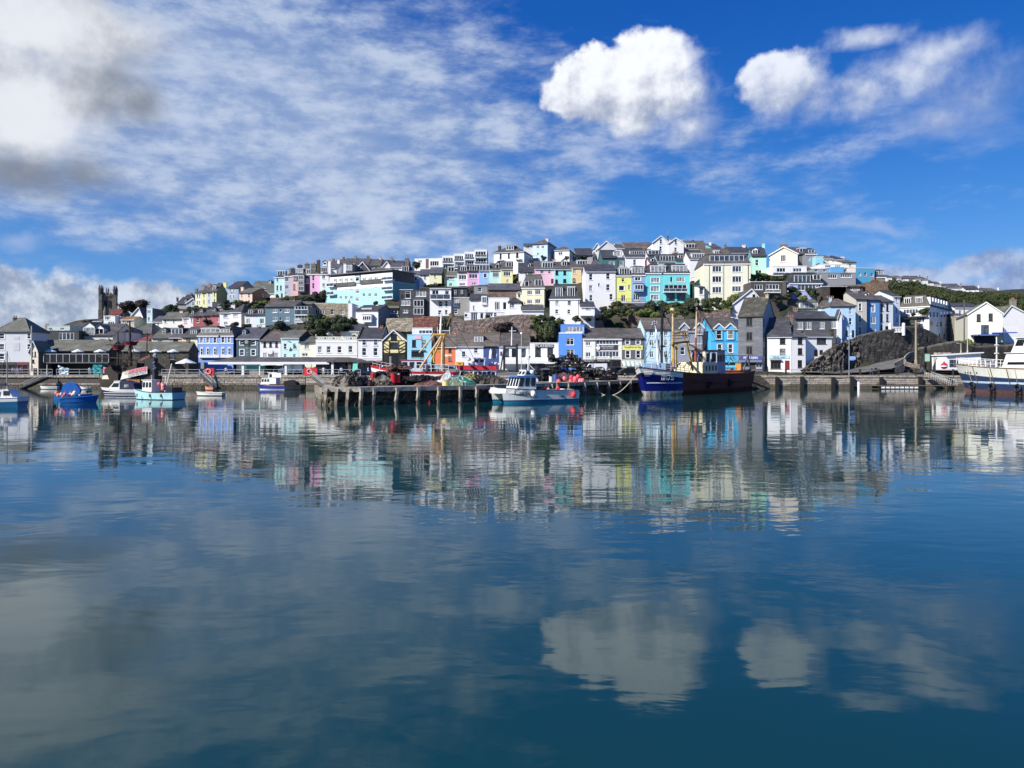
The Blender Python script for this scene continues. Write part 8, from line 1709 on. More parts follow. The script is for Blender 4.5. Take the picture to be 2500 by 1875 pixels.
q = MB(); q.prism([(0, 0), (1.1, .2), (1.0, 1.3), (.1, 1.0)], -.03, .03); o = q.build('flag', plain('#d87a80', .7, name='faded_flag'), gl); o.location = gz(200, 1060, 125)
q = MB(); q.prism([(0, 0), (1.4, 0), (1.2, .6), (.3, .7)], -.3, .3); o = q.build('sail_bundle', plain('#d9d6c0', .8, name='canvas'), gl); o.location = gz(230, 1150, 124.5)
# ================================================================ QUAYSIDE THINGS
def gz_(x, y):
 if y <= 141: return QZ
 return QZ + (y - 141) / 8 * .75 if y < 149 else 3.05
# covered fish market
mk = empty('market_canopy', Wg(470, 141, QZ), 0, 'long open-sided market canopy with a grey roof and white fascia', 'canopy')
X0 = 0.0; X1 = Wg(842, 141, 0).x - mk.location.x; k = 141 / F; e = CAMZ + (HOR - 884) * k - QZ; rg = CAMZ + (HOR - 872) * 145 / F - QZ
mb = MB(); mb.face([(X0 + 3, 0, e), (X1, 0, e), (X1 + .0, 4, rg), (X0 + 6, 4, rg)]); mb.face([(X1, 0, e), (X1 + 2.6, 3, e + .1), (X1, 4, rg)]); mb.face([(X0 + 6, 4, rg), (X1, 4, rg), (X1, 8, e), (X0 + 3, 8, e)]); mb.face([(X0 + 3, 0, e), (X0 + 6, 4, rg), (X0 + 3, 8, e)])
mb.prism([(X1 - 3.5, e), (X1 - .5, rg - .1), (X1 + 1.2, rg - .15), (X1 + 4.6, e)], -.3, 5, SLX); mb.build('roof', slate('#85857c', '#74746c', lichen=.3), mk)
mb = MB(); mb.box(X0 + 3, X1 - 3, -.12, .1, e - .42, e + .03, WHITE); mb.box(X0 + 3, X1, 7.8, 8.0, e - .4, e); mb.build('fascia', WHITE, mk)
for px, w_, m_ in ((493, .3, GREYP), (592, .22, WHITE), (697, .22, WHITE), (811, .22, WHITE), (853, .3, plain('#4c4845', .7)), (633, .1, WHITE)):
 x = Wg(px, 141, 0).x - mk.location.x; mb = MB(); mb.box(x - w_, x + w_, .15, .15 + w_ * 1.6, 0, e - .02); mb.box(x - w_ * 1.3, x + w_ * 1.3, .1, .2 + w_ * 1.8, 0, .3); mb.build('post', m_, mk)
# umbrellas
um = None
def umbrella(px, py, w, Y, zb, label, c='#f2f2ee'):
 p = Wp(px, py, Y); r = empty('parasol', (p.x, Y, zb), 0, label, 'parasol', 'white parasols'); h_ = p.z - zb; k = w * Y / F / 2; mb = MB(); n = 8
 for i in range(n):
  a, b1 = 2 * math.pi * i / n + .3, 2 * math.pi * (i + 1) / n + .3; A_, B_ = (k * math.cos(a), k * math.sin(a), h_ * .0 + h_ - k * .46), (k * math.cos(b1), k * math.sin(b1), h_ - k * .46)
  mb.face([(0, 0, h_), A_, B_]); mb.face([A_, (A_[0], A_[1], A_[2] - .14), (B_[0], B_[1], B_[2] - .14), B_])
 mb.build('canopy', paint(c, .8, .08), r); mb = MB(); mb.tube((0, 0, 0), (0, 0, h_ - .05), .05, n=6); mb.box(-.35, .35, -.35, .35, 0, .12); mb.build('pole', GREYP, r)
zt = Wp(0, 878, 140.5).z
for px, lb in ((123, 'first small white parasol on the market roof terrace, from the left'), (190, 'second small white parasol on the roof terrace'), (244, 'third small white parasol on the roof terrace'), (328, 'small white parasol just right of the galleon mainmast'), (380, 'small white parasol above the black stern of the galleon'), (423, 'small white parasol nearest the cream house')): umbrella(px, 852, 27, 141.8, zt, lb)
umbrella(454, 875, 48, 138.5, QZ, 'big white parasol on the quay left of the covered market')
# railings
def fence(px0, px1, Y, z, h_, label, m_, sp=2.0, rails=3, r=.04, posts='thin', cat='railing'):
 a, b1 = Wg(px0, Y, z), Wg(px1, Y, z); r0 = empty('railing', a, 0, label, cat, 'quayside railings'); L = (b1 - a).length; n = int(L / sp); q = MB()
 for i in range(n + 1):
  x = L * i / n
  if posts == 'bollard': q.box(x - .13, x + .13, -.13, .13, 0, h_); q.box(x - .16, x + .16, -.16, .16, h_, h_ + .06)
  else: q.tube((x, 0, 0), (x, 0, h_), r * 1.2, n=4)
 q.build('post', m_, r0); q = MB()
 for k in range(rails): z_ = h_ * (.95 - k * .42); q.tube((0, 0, z_), (L, 0, z_), r, n=4)
 q.build('rail', m_, r0)
GR = plain('#b9bbb8', .6, name='galvanised'); IRN = plain('#33302c', .6, name='dark_iron')
fence(-120, 128, 137, QZ, 1.25, 'grey quay railing at the far left above the rubble wall', GR); fence(138, 250, 137, QZ, 1.25, 'grey quay railing right of the left gangway', GR)
fence(395, 488, 137, QZ, 1.2, 'grey railing in front of the dark cafe corner', GR); fence(500, 740, 137, QZ, 1.2, 'long grey railing before the covered market', GR, 1.8); fence(748, 880, 137, QZ, 1.2, 'grey railing right of the red lifebelt cabinet', GR)
fence(1828, 2372, 137, QZ, 1.15, 'dark post and rail barrier along the right quay', IRN, 3.25, 2, .03, 'bollard')
# gangways down to the water
def gangway(a, b1, w, label, side=1):
 a, b1 = Vector(a), Vector(b1); r = empty('gangway', b1, 0, label, 'gangway', 'gangways'); d = a - b1; mb = MB(); h_ = Vector((w, 0, 0)) if abs(d.x) < abs(d.y) else Vector((0, -w, 0))
 mb.face([(0, 0, 0), h_, d + h_, d]); mb.face([Vector((0, 0, -.15)), d + Vector((0, 0, -.15)), d + h_ + Vector((0, 0, -.15)), h_ + Vector((0, 0, -.15))])
 mb.face([h_ + Vector((0, 0, -.15)), d + h_ + Vector((0, 0, -.15)), d + h_ + Vector((0, 0, .1)), h_ + Vector((0, 0, .1))]); mb.build('walkway', plain('#5d4f44', .8, name='gangway_boards', var=.4), r)
 for o_, nm in ((Vector((0, 0, 0)), 'handrail'), (h_, 'handrail')):
  q = MB(); n = 14
  for i in range(n + 1): p = d * (i / n) + o_; q.tube(p, p + Vector((0, 0, .9)), .03, n=4)
  q.tube(o_ + Vector((0, 0, .9)), d + o_ + Vector((0, 0, .9)), .035, n=4); q.build(nm, GR, r)
gangway(Wp(128, 920, 135.4), Wp(60, 950, 133), 1.4, 'slanting wooden gangway at the left wall behind the sailing boat'); gangway(Wp(496, 916, 135.7), Wp(528, 946, 133), 1.8, 'dark gangway leading down from the big parasol corner'); gangway(Wp(762, 918, 135.7), Wp(795, 944, 134), 1.6, 'dark gangway next to the red lifebelt cabinet by the pier')
# floating pontoon on the right
p = Wg(2145, 131, 0); r = empty('pontoon', p, 0, 'low black pontoon with a row of white floats by the right wall', 'pontoon'); L = Wg(2260, 131, 0).x - p.x; mb = MB(); mb.box(0, L, 0, 2.4, .1, .55); mb.build('pontoon_frame', BLACK, r)
for i in range(8): q = MB(); q.box(L * (.06 + i * .1), L * (.06 + i * .1 + .075), -.08, 0, .16, .45); q.build('float', WHITE, r)
q = MB(); q.box(-3, L + 5, .2, 2.6, .56, .66); q.build('walkway', WOOD, r)
q = MB(); q.tube((-3.3, .5, -1), (-3.3, .5, 1.3), .22, n=8); q.build('white_pile', WHITE, r)
gangway(Wp(2258, 920, 135.4), Wp(2320, 942, 131.5), 1.2, 'stairway slanting down the right wall to the pontoon')
# lamp posts, poles, signs
def pole(px, y0, y1, Y, r_, m_, label, cat='pole', name='pole', arm=None, lamp=None, base=None):
 a, b1 = Wp(px, y1, Y), Wp(px, y0, Y); r = empty(name, a, 0, label, cat, None); h_ = b1.z - a.z; q = MB(); q.tube((0, 0, -.5), (0, 0, h_), r_, r_ * .75, 8); q.tube((0, 0, -.5), (0, 0, .6), r_ * 1.4, n=8); q.build('post', m_, r)
 if lamp:
  q = MB()
  for dx_, dz_ in lamp: q.ball((dx_, 0, h_ * dz_), .22, 8, 6)
  q.build('lamp_globe', plain('#f0f0ea', .3, name='lamp_glass'), r)
 if arm:
  q = MB()
  for dx_, dz_ in arm: q.tube((0, 0, h_ * dz_), (dx_, 0, h_ * dz_ + .1), .04, n=5); q.box(min(dx_, dx_ * .6), max(dx_, dx_ * .6), -.1, .1, h_ * dz_ + .05, h_ * dz_ + .18)
  q.build('arm', m_, r)
 return r, h_
pole(2236, 782, 885, 143, .2, plain('#9c9280', .85, name='pole_timber', var=.3), 'tall wooden utility pole at the foot of the ramp', 'pole', 'utility_pole', arm=[(.9, .9), (-.9, .9), (.5, .42)])
r, h_ = pole(2073, 797, 915, 138, .09, plain('#7f8a94', .5, name='grey_steel2'), 'grey street lamp with a globe and a pale blue sign', 'street lamp', 'street_lamp', arm=[(-.5, .98)], lamp=[(.32, .83)]); q = MB(); q.box(.05, .95, -.06, 0, h_ * .3, h_ * .3 + .75); q.box(.5, 1.2, -.09, -.03, h_ * .3 + .15, h_ * .3 + .6); q.build('sign', plain('#8fb4ea', .6, name='blue_sign'), r)
pole(2257, 833, 890, 141, .07, BLACK, 'thin black lamp post right of the utility pole', 'street lamp', 'street_lamp', arm=[(.5, .9)]); pole(2362, 825, 863, 141, .1, plain('#b4aea0', .7), 'pale leaning post right of the ivy bush', 'pole'); pole(2346, 838, 863, 142, .09, plain('#a8a090', .7), 'short thin pole left of the pale leaning post', 'pole', arm=[(-.8, .95)])
pole(2354, 731, 860, 150, .14, plain('#5f574c', .85, name='pole_timber2'), 'tall thin dark pole between the weathered building and the warehouse', 'pole', 'utility_pole'); pole(927, 889, 925, 100, .07, GR, 'thin grey pole on the pier left of the red and white trawler', 'pole'); pole(954, 870, 912, 137, .3, plain('#8b8680', .8), 'thick grey post in front of the half-timbered house', 'post'); pole(77, 796, 900, 138.5, .14, GR, 'tall grey flagpole before the cream gable on the left', 'pole'); pole(1273, 812, 905, 139, .07, GR, 'slim lamp post with a small round lamp before the parapet-fronted shop', 'street lamp', 'street_lamp', lamp=[(0, .98)])
pole(115, 890, 920, 137, .12, GR, 'short grey post at the top of the left gangway', 'post'); pole(9, 883, 918, 138, .08, BLACK, 'dark post with a white globe lamp at the far left', 'street lamp', 'street_lamp', lamp=[(0, 1.0)])
for px in (1448, 1492): pole(px, 870, 906, 140, .07, plain('#3b4340', .5, name='lamp_iron'), f'{"left" if px == 1448 else "right"} ornate lamp post with globes before the cream restaurant', 'street lamp', 'street_lamp', arm=[(.4, .97), (-.4, .97)], lamp=[(.4, .93), (-.4, .93)])
# red lifebelt cabinets
for px, w_, lb in ((513, 1.5, 'red cabinet with a lifebelt beside the left gangway'), (759, 2.4, 'crimson lifebelt cabinet above the middle gangway')):
 r = empty('lifebelt_cabinet', Wg(px, 136.8, QZ), 0, lb, 'cabinet'); q = MB(); q.box(-w_ / 2, w_ / 2, -.2, .2, .1, 1.4); q.build('cabinet_box', plain('#c8303c', .5, name='lifebelt_red'), r); q = MB()
 for i in range(14): a0, a1 = i * math.pi / 7, (i + 1) * math.pi / 7; q.tube((.42 * math.cos(a0) - .2, -.28, .8 + .42 * math.sin(a0)), (.42 * math.cos(a1) - .2, -.28, .8 + .42 * math.sin(a1)), .1, n=5, mat=plain('#f0a8a0', .5) if i % 4 else WHITE)
 q.build('lifebelt', None, r)
# harbour office shed and buoy on the right quay
r = empty('quay_shed', Wp(2310, 904, 140.5), 0, 'white shed with a slanting roof behind the bow of the white ship', 'shed'); k = 140 / F
mb = MB(); mb.prism([(0, 0), (85 * k, 0), (85 * k, 42 * k), (0, 37 * k)], 0, 6, paint('#f2f3f2', .5, .25)); mb.build('wall', None, r); mb = MB(); mb.prism([(-4 * k, 36 * k), (88 * k, 42 * k), (88 * k, 44.5 * k), (-4 * k, 38.5 * k)], -.6, 6.4); mb.build('roof', WHITE, r)
mb = MB(); mb.box(8 * k, 29 * k, -.06, -.005, 8 * k, 26 * k); o = mb.build('window', glass(1), r); mb = MB(); mb.box(8 * k, 29 * k, -.1, -.06, 16 * k, 17 * k); mb.box(18 * k, 19 * k, -.1, -.06, 8 * k, 26 * k); mb.build('glazing_bar', GREYP, o)
r = empty('channel_buoy', Wp(2305, 902, 138.5), 0, 'red and white channel buoy standing on the quay by the shed', 'buoy'); mb = MB(); mb.ball((0, 0, .65), .6, 12, 8, RED); mb.tube((0, 0, .52), (0, 0, .72), .63, n=14, mat=WHITE); mb.cone((0, 0), .26, 1.15, 1.6, 10, RED); mb.build('buoy_body', None, r)
r = empty('notice_board', Wp(2264, 884, 142.6), 0, 'pale green upright poster board against the dark wall', 'notice board'); mb = MB(); mb.box(-.65, .65, -.05, .05, 0, 1.7, plain('#3f5a50', .6)); mb.box(-.5, .5, -.08, -.05, .15, 1.55, plain('#a8c8b4', .6)); mb.build('board', None, r); mb = MB(); mb.box(-.6, -.5, -.03, .03, -1.2, 0); mb.box(.5, .6, -.03, .03, -1.2, 0); mb.build('leg', BLACK, r)
r = empty('archway', Wp(2283, 902, 144.4), 0, 'dark doorway with a pale stone surround in the lower retaining wall', 'doorway'); mb = MB(); mb.box(-.15, .25, -.3, .2, 0, 3.0); mb.box(2.6, 3.0, -.3, .2, 0, 3.0); mb.box(-.15, 3.0, -.3, .2, 3.0, 3.3); mb.build('stone_surround', CONC, r); mb = MB(); mb.box(.25, 2.6, -.1, -.05, 0, 3.0); mb.build('door', plain('#100f10', .8, name='recess_shade2'), r)  # near-black panel paints the shade inside the opening
r = empty('balustrade', Wp(2173, 812, 152.5), 0, 'white stone balustrade with round end piers at the top of the ramp wall', 'balustrade'); w_ = 33 * 152.5 / F; q = MB()
for i in range(9): x = w_ * (i + .5) / 9; q.tube((x, 0, .2), (x, 0, 1.0), .09, n=6)
q.build('baluster', WHITE, r); q = MB(); q.box(0, w_, -.15, .15, 0, .2); q.box(0, w_, -.15, .15, 1.0, 1.2); q.build('rail', WHITE, r)
for x in (0, w_): q = MB(); q.tube((x, 0, -.6), (x, 0, 1.6), .32, n=10); q.ball((x, 0, 1.7), .34, 8, 6); q.build('end_pier', WHITE, r)

# ---------------------------------------------------------------- cars
def car_proto(kind, c):
 r = empty('car' if kind != 'van' else 'van', (0, 0, 0), 0, 'x', 'car' if kind != 'van' else 'van', 'vehicles parked on the quay')
 P_ = [(-2.1, .35), (2.1, .35), (2.12, .75), (1.75, .86), (1.0, .95), (.45, 1.42), (-1.1, 1.45), (-1.75, 1.0), (-2.1, .92)] if kind != 'van' else [(-2.4, .4), (2.4, .4), (2.42, .95), (1.75, 1.15), (1.2, 1.95), (-2.35, 2.0)]
 mb = MB(); mb.prism(P_, -.85, .85); o = mb.build('body', plain(c, .25, .3, 'car_paint', .05), r); bv = o.modifiers.new('b', 'BEVEL'); bv.width = .07; bv.segments = 2; bv.limit_method = 'ANGLE'
 W = [(-1.0, .98), (.85, .98), (.4, 1.36), (-1.0, 1.38)] if kind != 'van' else [(.7, 1.2), (1.55, 1.2), (1.15, 1.8), (.7, 1.8)]
 for s_ in (-1, 1): q = MB(); q.prism(W, s_ * .86 - .01, s_ * .86 + .01); q.build('side_window', glass(0), r)
 q = MB(); a_, b_ = ((1.02, .97), (.5, 1.38)) if kind != 'van' else ((1.78, 1.18), (1.26, 1.86)); q.face([(a_[0] + .02, -.7, a_[1] + .02), (a_[0] + .02, .7, a_[1] + .02), (b_[0] + .03, .66, b_[1]), (b_[0] + .03, -.66, b_[1])]); q.build('windscreen', glass(0), r)
 for x in (-1.35, 1.35):
  for s_ in (-1, 1): q = MB(); q.tube((x, s_ * .72, .33), (x, s_ * .9, .33), .33, n=12, mat=BLACK); q.tube((x, s_ * .9, .33), (x, s_ * .91, .33), .18, n=8, mat=GREYP); q.build('wheel', None, r)
 for s_ in (-.6, .6): q = MB(); q.box(2.08, 2.15, s_ - .18, s_ + .18, .62, .76); q.build('headlight', WHITE, r)
 return r
cars = [('car', '#e9ebee', 735, 145.5, 4, 'white parked car nearest the left market post'), ('van', '#eef0f2', 712, 144, 178, 'white van parked under the market canopy'), ('car', '#3c4048', 682, 146, 2, 'dark grey parked car under the market canopy'), ('car', '#dfe3e8', 656, 146.5, 175, 'silver parked car left of the white van'),
  ('car', '#27304e', 893, 141.5, 5, 'navy parked car in front of the shopfront of the tall-sashed white house'), ('car', '#d5dadd', 925, 143, 3, 'pale silver car behind the man in red'), ('car', '#4d86a8', 942, 146, 178, 'teal blue car beside the half-timbered house'), ('car', '#22262c', 1538, 136.8, 12, 'black car parked at the bow of the big trawler'),
  ('car', '#1f2228', 1512, 142, 5, 'dark car half behind the black car by the trawler'), ('van', '#f0f1f2', 1452, 144, 178, 'white van in front of the cream restaurant'), ('car', '#8f959c', 1100, 144, 4, 'grey car behind the yellow gantry trawler'), ('van', '#303a4c', 829, 145, 3, 'dark blue van at the open end of the market canopy')]
pro = {}
for kd, c, px, Y, hd, lb in cars:
 r = car_proto(kd, c); r.location = Wg(px, Y, gz_(0, Y) + .02); r.rotation_euler = (0, 0, rad(hd)); r['label'] = lb
# ---------------------------------------------------------------- people
def person(px, Y, z, h_, top_, leg, label, pose='stand', head=None, yaw=0.0, hair='#2b211b', arm=0):
 J = {'hip': (0, 0, .53), 'waist': (0, 0, .62), 'chest': (0, -.01, .74), 'neck': (0, 0, .84), 'head': (0, -.01, .90), 'crown': (0, -.005, .965)}
 st = .0 if pose != 'walk' else .13
 for s_, n_ in ((1, 'l'), (-1, 'r')):
  f = st * s_; J['th' + n_] = (.055 * s_, 0, .50); J['kn' + n_] = (.06 * s_, -.02 - f * .7, .28); J['an' + n_] = (.06 * s_, .01 - f * 1.1 + (.05 if f < 0 else 0), .05); J['to' + n_] = (.065 * s_, -.07 - f * 1.1, .018)
  J['sh' + n_] = (.115 * s_, 0, .80); e_ = (.15 * s_, .01 + f * .5, .65); w_ = (.15 * s_, -.04 + f * .9, .51)
  if arm == s_: e_ = (.17 * s_, -.08, .68); w_ = (.14 * s_, -.2, .72)
  J['el' + n_] = e_; J['wr' + n_] = w_; J['ha' + n_] = (w_[0], w_[1] - .02, w_[2] - .055)
 E = [('hip', 'waist'), ('waist', 'chest'), ('chest', 'neck'), ('neck', 'head'), ('head', 'crown')]
 for n_ in 'lr': E += [('hip', 'th' + n_), ('th' + n_, 'kn' + n_), ('kn' + n_, 'an' + n_), ('an' + n_, 'to' + n_), ('chest', 'sh' + n_), ('sh' + n_, 'el' + n_), ('el' + n_, 'wr' + n_), ('wr' + n_, 'ha' + n_)]
 RD_ = dict(hip=.075, waist=.068, chest=.082, neck=.03, head=.052, crown=.038, th=.052, kn=.034, an=.024, to=.02, sh=.04, el=.026, wr=.02, ha=.018)
 ks = list(J); me = bpy.data.meshes.new('body'); me.from_pydata([tuple(c * h_ for c in J[q]) for q in ks], [(ks.index(a), ks.index(b1)) for a, b1 in E], [])
 o = bpy.data.objects.new('body', me); col.objects.link(o); sk = o.modifiers.new('skin', 'SKIN'); sb = o.modifiers.new('sub', 'SUBSURF'); sb.levels = 1
 for i, q in enumerate(ks):
  rr = RD_.get(q) or RD_[q[:2]]; me.skin_vertices[0].data[i].radius = (rr * h_, rr * h_ * (.8 if q in ('chest', 'waist', 'hip') else 1)); me.skin_vertices[0].data[i].use_root = i == 0
 bpy.context.view_layer.update(); m2 = bpy.data.meshes.new_from_object(o.evaluated_get(bpy.context.evaluated_depsgraph_get())); bpy.data.objects.remove(o)
 m2.materials.clear()
 for mt in (SKIN, plain(top_, .8, name='cloth'), plain(leg, .8, name='trousers'), plain(hair, .8, name='hair'), BLACK): m2.materials.append(mt)
 for p in m2.polygons:
  c = p.center / h_; p.use_smooth = True
  p.material_index = (3 if (c.z > .93 or (c.z > .87 and c.y > .0)) else 0) if c.z > .845 else 4 if c.z < .05 else 0 if (abs(c.x) > .12 and c.z < .54 and c.z > .42) or (arm and c.y < -.17) else 2 if c.z < .53 and abs(c.x) < .12 else 1
 r = link('person', m2); r.location = Wg(px, Y, z); r.rotation_euler = (0, 0, yaw); tag(r, label, 'person', 'people on the quay'); r.name = 'person'
 return r
person(910, 86.5, PZ, 1.78, '#b3222e', '#b3222e', 'person in bright red overalls standing among the pots on the pier', hair='#c9b89c')
person(899, 139, QZ, 1.7, '#e6e6ea', '#2b3550', 'person in a white top by the navy parked car', 'walk', yaw=1.2); person(2128, 141, QZ + .05, 1.68, '#3a4a68', '#5a6270', 'person in a blue-grey jacket, left of the pair on the ramp', 'walk', yaw=.4); person(2138, 141.2, QZ + .05, 1.76, '#1f222c', '#20242e', 'person in a black coat, right of the pair on the ramp', 'walk', yaw=.4)
person(2251, 140.5, QZ, 1.75, '#4d6684', '#23262c', 'person in a blue shirt striding with a small dog', 'walk', yaw=1.4); person(33, 139, QZ, 1.72, '#e8e4e8', '#5f5a60', 'person in a white shirt near the left edge', yaw=.3); person(43, 138.6, QZ, 1.66, '#b9a9b4', '#8f8890', 'person in a mauve top second from the left', 'walk', yaw=1.3)
person(51, 139.5, QZ, 1.7, '#5a6c8c', '#30343c', 'person in denim blue third from the left'); person(219, 139, QZ, 1.68, '#e2e2f0', '#d8d8e8', 'person in white beside the turquoise boxes', yaw=.8); person(552, 138.5, QZ, 1.7, '#e9e9ea', '#3a3c44', 'person in white behind the railing under the market', yaw=.5)
person(745, 139, QZ, 1.76, '#3a2418', '#241c18', 'person in brown near the crimson cabinet'); person(757, 139.5, QZ, 1.72, '#a8c4e4', '#1f2a44', 'person in pale blue near the crimson cabinet', 'walk', yaw=1.0); person(768, 138.8, QZ, 1.7, '#23242c', '#1c1e24', 'person in black near the crimson cabinet')
person(790, 140, QZ, 1.7, '#f2f0ea', '#efeae0', 'person all in white under the pink awning', yaw=.3); person(833, 139.2, QZ, 1.7, '#c9cede', '#20242c', 'person with a pale top between the market posts'); person(1318, 120, PZ, 1.75, '#3a2a34', '#1e2026', 'person in dark clothes by the pot stacks', arm=1, yaw=.6); person(1330, 121, PZ, 1.72, '#22304a', '#1c2028', 'person in a navy jacket by the pot stacks', yaw=2.0)
q = MB(); q.ball((0, 0, .34), .13, 8, 6, sx=2.1, sz=.95); q.ball((-.3, 0, .46), .1, 7, 5, sx=1.3); q.tube((-.38, 0, .43), (-.48, 0, .41), .04, n=5); q.tube((-.2, 0, .38), (-.28, 0, .46), .07, n=6)
for x in (-.18, .2):
 for y in (-.07, .07): q.tube((x, y, .3), (x + .03, y, .14), .035, .025, 5); q.tube((x + .03, y, .14), (x, y, .0), .025, .022, 5)
q.tube((.25, 0, .4), (.36, 0, .55), .025, n=5); q.tube((-.3, -.07, .52), (-.27, -.09, .42), .03, n=4); q.tube((-.3, .07, .52), (-.27, .09, .42), .03, n=4)
o = q.build('dog', plain('#b9a48c', .9, name='dog_fur'), smooth=True); o.location = Wg(2263, 140.5, QZ); tag(o, 'small sandy dog trotting behind the striding person', 'dog')

# ---------------------------------------------------------------- pots, nets and gear on the pier
def pot(seed, c):
 r_ = random.Random(seed); q = MB(); m_ = plain(c, .9, name='pot_netting', var=.5)
 for x in (-.42, 0, .42):
  pts = [(x, .28 * math.cos(a), max(0, .02 + .42 * math.sin(a))) for a in [math.pi * i / 7 for i in range(8)]]; q.path(pts, .028, 4, BLACK)
 for a in [math.pi * i / 7 for i in range(8)]: q.tube((-.42, .28 * math.cos(a), .02 + .42 * math.sin(a)), (.42, .28 * math.cos(a), .02 + .42 * math.sin(a)), .016, n=3, mat=m_)
 for i in range(7):
  a0, a1 = math.pi * i / 7, math.pi * (i + 1) / 7
  for x0, x1 in ((-.42, -.02), (.02, .42)):
   if r_.random() < .72: q.face([(x0, .26 * math.cos(a0), .4 * math.sin(a0)), (x1, .26 * math.cos(a0), .4 * math.sin(a0)), (x1 - .1, .26 * math.cos(a1), .4 * math.sin(a1)), (x0 + .1, .26 * math.cos(a1), .4 * math.sin(a1))], m_)
 q.box(-.45, .45, -.3, .3, -.02, .02, BLACK); return q.mesh('lobster_pot')
PM = [pot(1, '#2e2a2a'), pot(2, '#4a4440'), pot(3, '#5f5a50'), pot(4, '#3b2c2c'), pot(5, '#23252a')]
ZN = [  # px range, Y near..far, layers, count, label, mesh choice
 (822, 872, 81, 88, 3, 26, 'grey netted lobster pot in the heap at the left end of the pier', (1, 2)), (872, 905, 83, 90, 2, 16, 'dark lobster pot in the heap left of the person in red', (0, 1, 3)), (916, 960, 85, 92, 3, 26, 'lobster pot in the heap right of the person in red', (1, 2, 3)),
 (955, 1003, 87, 94, 5, 44, 'dark brown lobster pot in the square stack in front of the red and white hull', (0, 3, 4)), (1003, 1078, 87, 95, 2, 24, 'reddish brown lobster pot in the low heap before the yellow tub', (3, 0)), (1150, 1215, 92, 99, 2, 24, 'grey lobster pot in the low heap left of the catamaran', (1, 2)),
 (1290, 1345, 108, 118, 5, 46, 'black lobster pot in the heap behind the catamaran deck', (0, 4)), (1345, 1418, 114, 126, 8, 90, 'black lobster pot in the tallest dark stack on the pier', (0, 4)), (1422, 1500, 114, 124, 4, 50, 'black lobster pot in the long heap right of the tallest stack', (0, 4)), (1395, 1430, 107, 109, 2, 10, 'lobster pot half hidden by pink floats', (3, 0))]
rp = random.Random(11)
def on_pier(x, y):
 c = False; n = len(loop); j = n - 1
 for i in range(n):
  xi, yi = loop[i]; xj, yj = loop[j]
  if (yi > y) != (yj > y) and x < (xj - xi) * (y - yi) / (yj - yi) + xi: c = not c
  j = i
 return c
for a, b1, y0, y1, lay, n, lb, ch in ZN:
 made = 0; tries = 0
 while made < n and tries < 2000:
  tries += 1; l_ = int(rp.random() ** 1.3 * lay); px, Y = rp.uniform(a, b1), rp.uniform(y0 + l_ * .4, y1); p = Wg(px, Y, PZ + l_ * .5)
  if not on_pier(p.x, p.y - .5): continue
  o = link('lobster_pot', PM[rp.choice(ch)]); o.location = p; o.rotation_euler = (rp.uniform(-.3, .3), rp.uniform(-.2, .2), rp.uniform(0, 3.1)); s_ = rp.uniform(1.15, 1.5); o.scale = (s_,) * 3; tag(o, lb, 'lobster pot', lb.replace('lobster pot', 'pots')); made += 1
def mound(px, Y, z, w, h_, c, label, seed, strands=40, name='net_heap', c2=None):
 r_ = random.Random(seed); p = Wg(px, Y, z); mb = MB(); n = 20; m_ = 7; pts = []
 for i in range(m_ + 1):
  for j in range(n): a = 2 * math.pi * j / n; rr = w / 2 * (1 - (i / m_) ** 1.6) * (1 + .18 * math.sin(a * 3 + seed) + r_.uniform(-.1, .1)); pts.append((rr * math.cos(a), rr * math.sin(a) * .6, h_ * (i / m_) ** .8 * (1 + r_.uniform(-.12, .12))))
 m1 = plain(c, .9, name='netting', var=.5); mb.grid(pts, n, m1, close=True)
 m3 = plain(c2 or c, .9, name='net_rope', var=.2)
 for _ in range(strands):
  a = r_.uniform(0, 6.28); q = [(w / 2 * (1 - f ** 1.6) * math.cos(a + f * r_.uniform(-1, 1)) * 1.04, w / 2 * .6 * (1 - f ** 1.6) * math.sin(a + f) * 1.04, h_ * f ** .8 * 1.05) for f in (0, .25, .5, .75, .95)]; mb.path(q, .03, 3, m3)
 o = mb.build(name); o.location = p; tag(o, label, 'net' if name == 'net_heap' else name.replace('_', ' ')); return o
mound(1125, 87, PZ, 3.4, 1.1, '#1f6a5a', 'teal green trawl net heaped on the pier', 3, 60, c2='#b9d0c4'); mound(1103, 86.5, PZ, 2.4, .9, '#7a8a70', 'grey green net tangle left of the teal one', 4, 50, c2='#a8b49a'); mound(1050, 86, PZ, 3.2, .6, '#6b4a44', 'low reddish rope pile on the pier edge', 5, 40); mound(1145, 95, PZ, 3.4, 1.4, '#8a7c50', 'ochre net pile behind the teal net', 8, 40)
mound(1375, 107, PZ, 2.6, 1.3, '#5a4048', 'purple-brown rope tangle behind the catamaran stern', 9, 60, c2='#8a6a70'); mound(975, 89, PZ + 1.9, 3.0, .6, '#6a4f44', 'brown net thrown over the square pot stack', 10, 40); mound(935, 86, PZ, 2.6, 1.2, '#8a8478', 'pale grey net pile right of the person in red', 12, 50)
mound(845, 82, PZ, 2.6, 1.4, '#7d776e', 'pale brown net pile at the left pier end', 13, 50); mound(1210, 95, PZ, 3.0, 1.0, '#4a4640', 'dark net heap behind the bow of the catamaran', 14, 40)
def drum(px, Y, z, r_, h_, c, label, name='barrel'):
 p = Wg(px, Y, z); rt_ = empty(name, p, 0, label, name); q = MB(); q.tube((0, 0, 0), (0, 0, h_), r_, r_ * .96, 14); 
 for z_ in (.03, h_ * .36, h_ * .68): q.tube((0, 0, z_), (0, 0, z_ + .05), r_ * 1.05, n=14)
 q.build('drum', plain(c, .5, name='drum_plastic'), rt_); q = MB(); q.tube((0, 0, h_), (0, 0, h_ + .06), r_ * 1.08, n=14); q.build('lid', plain(c, .6, name='drum_lid'), rt_)
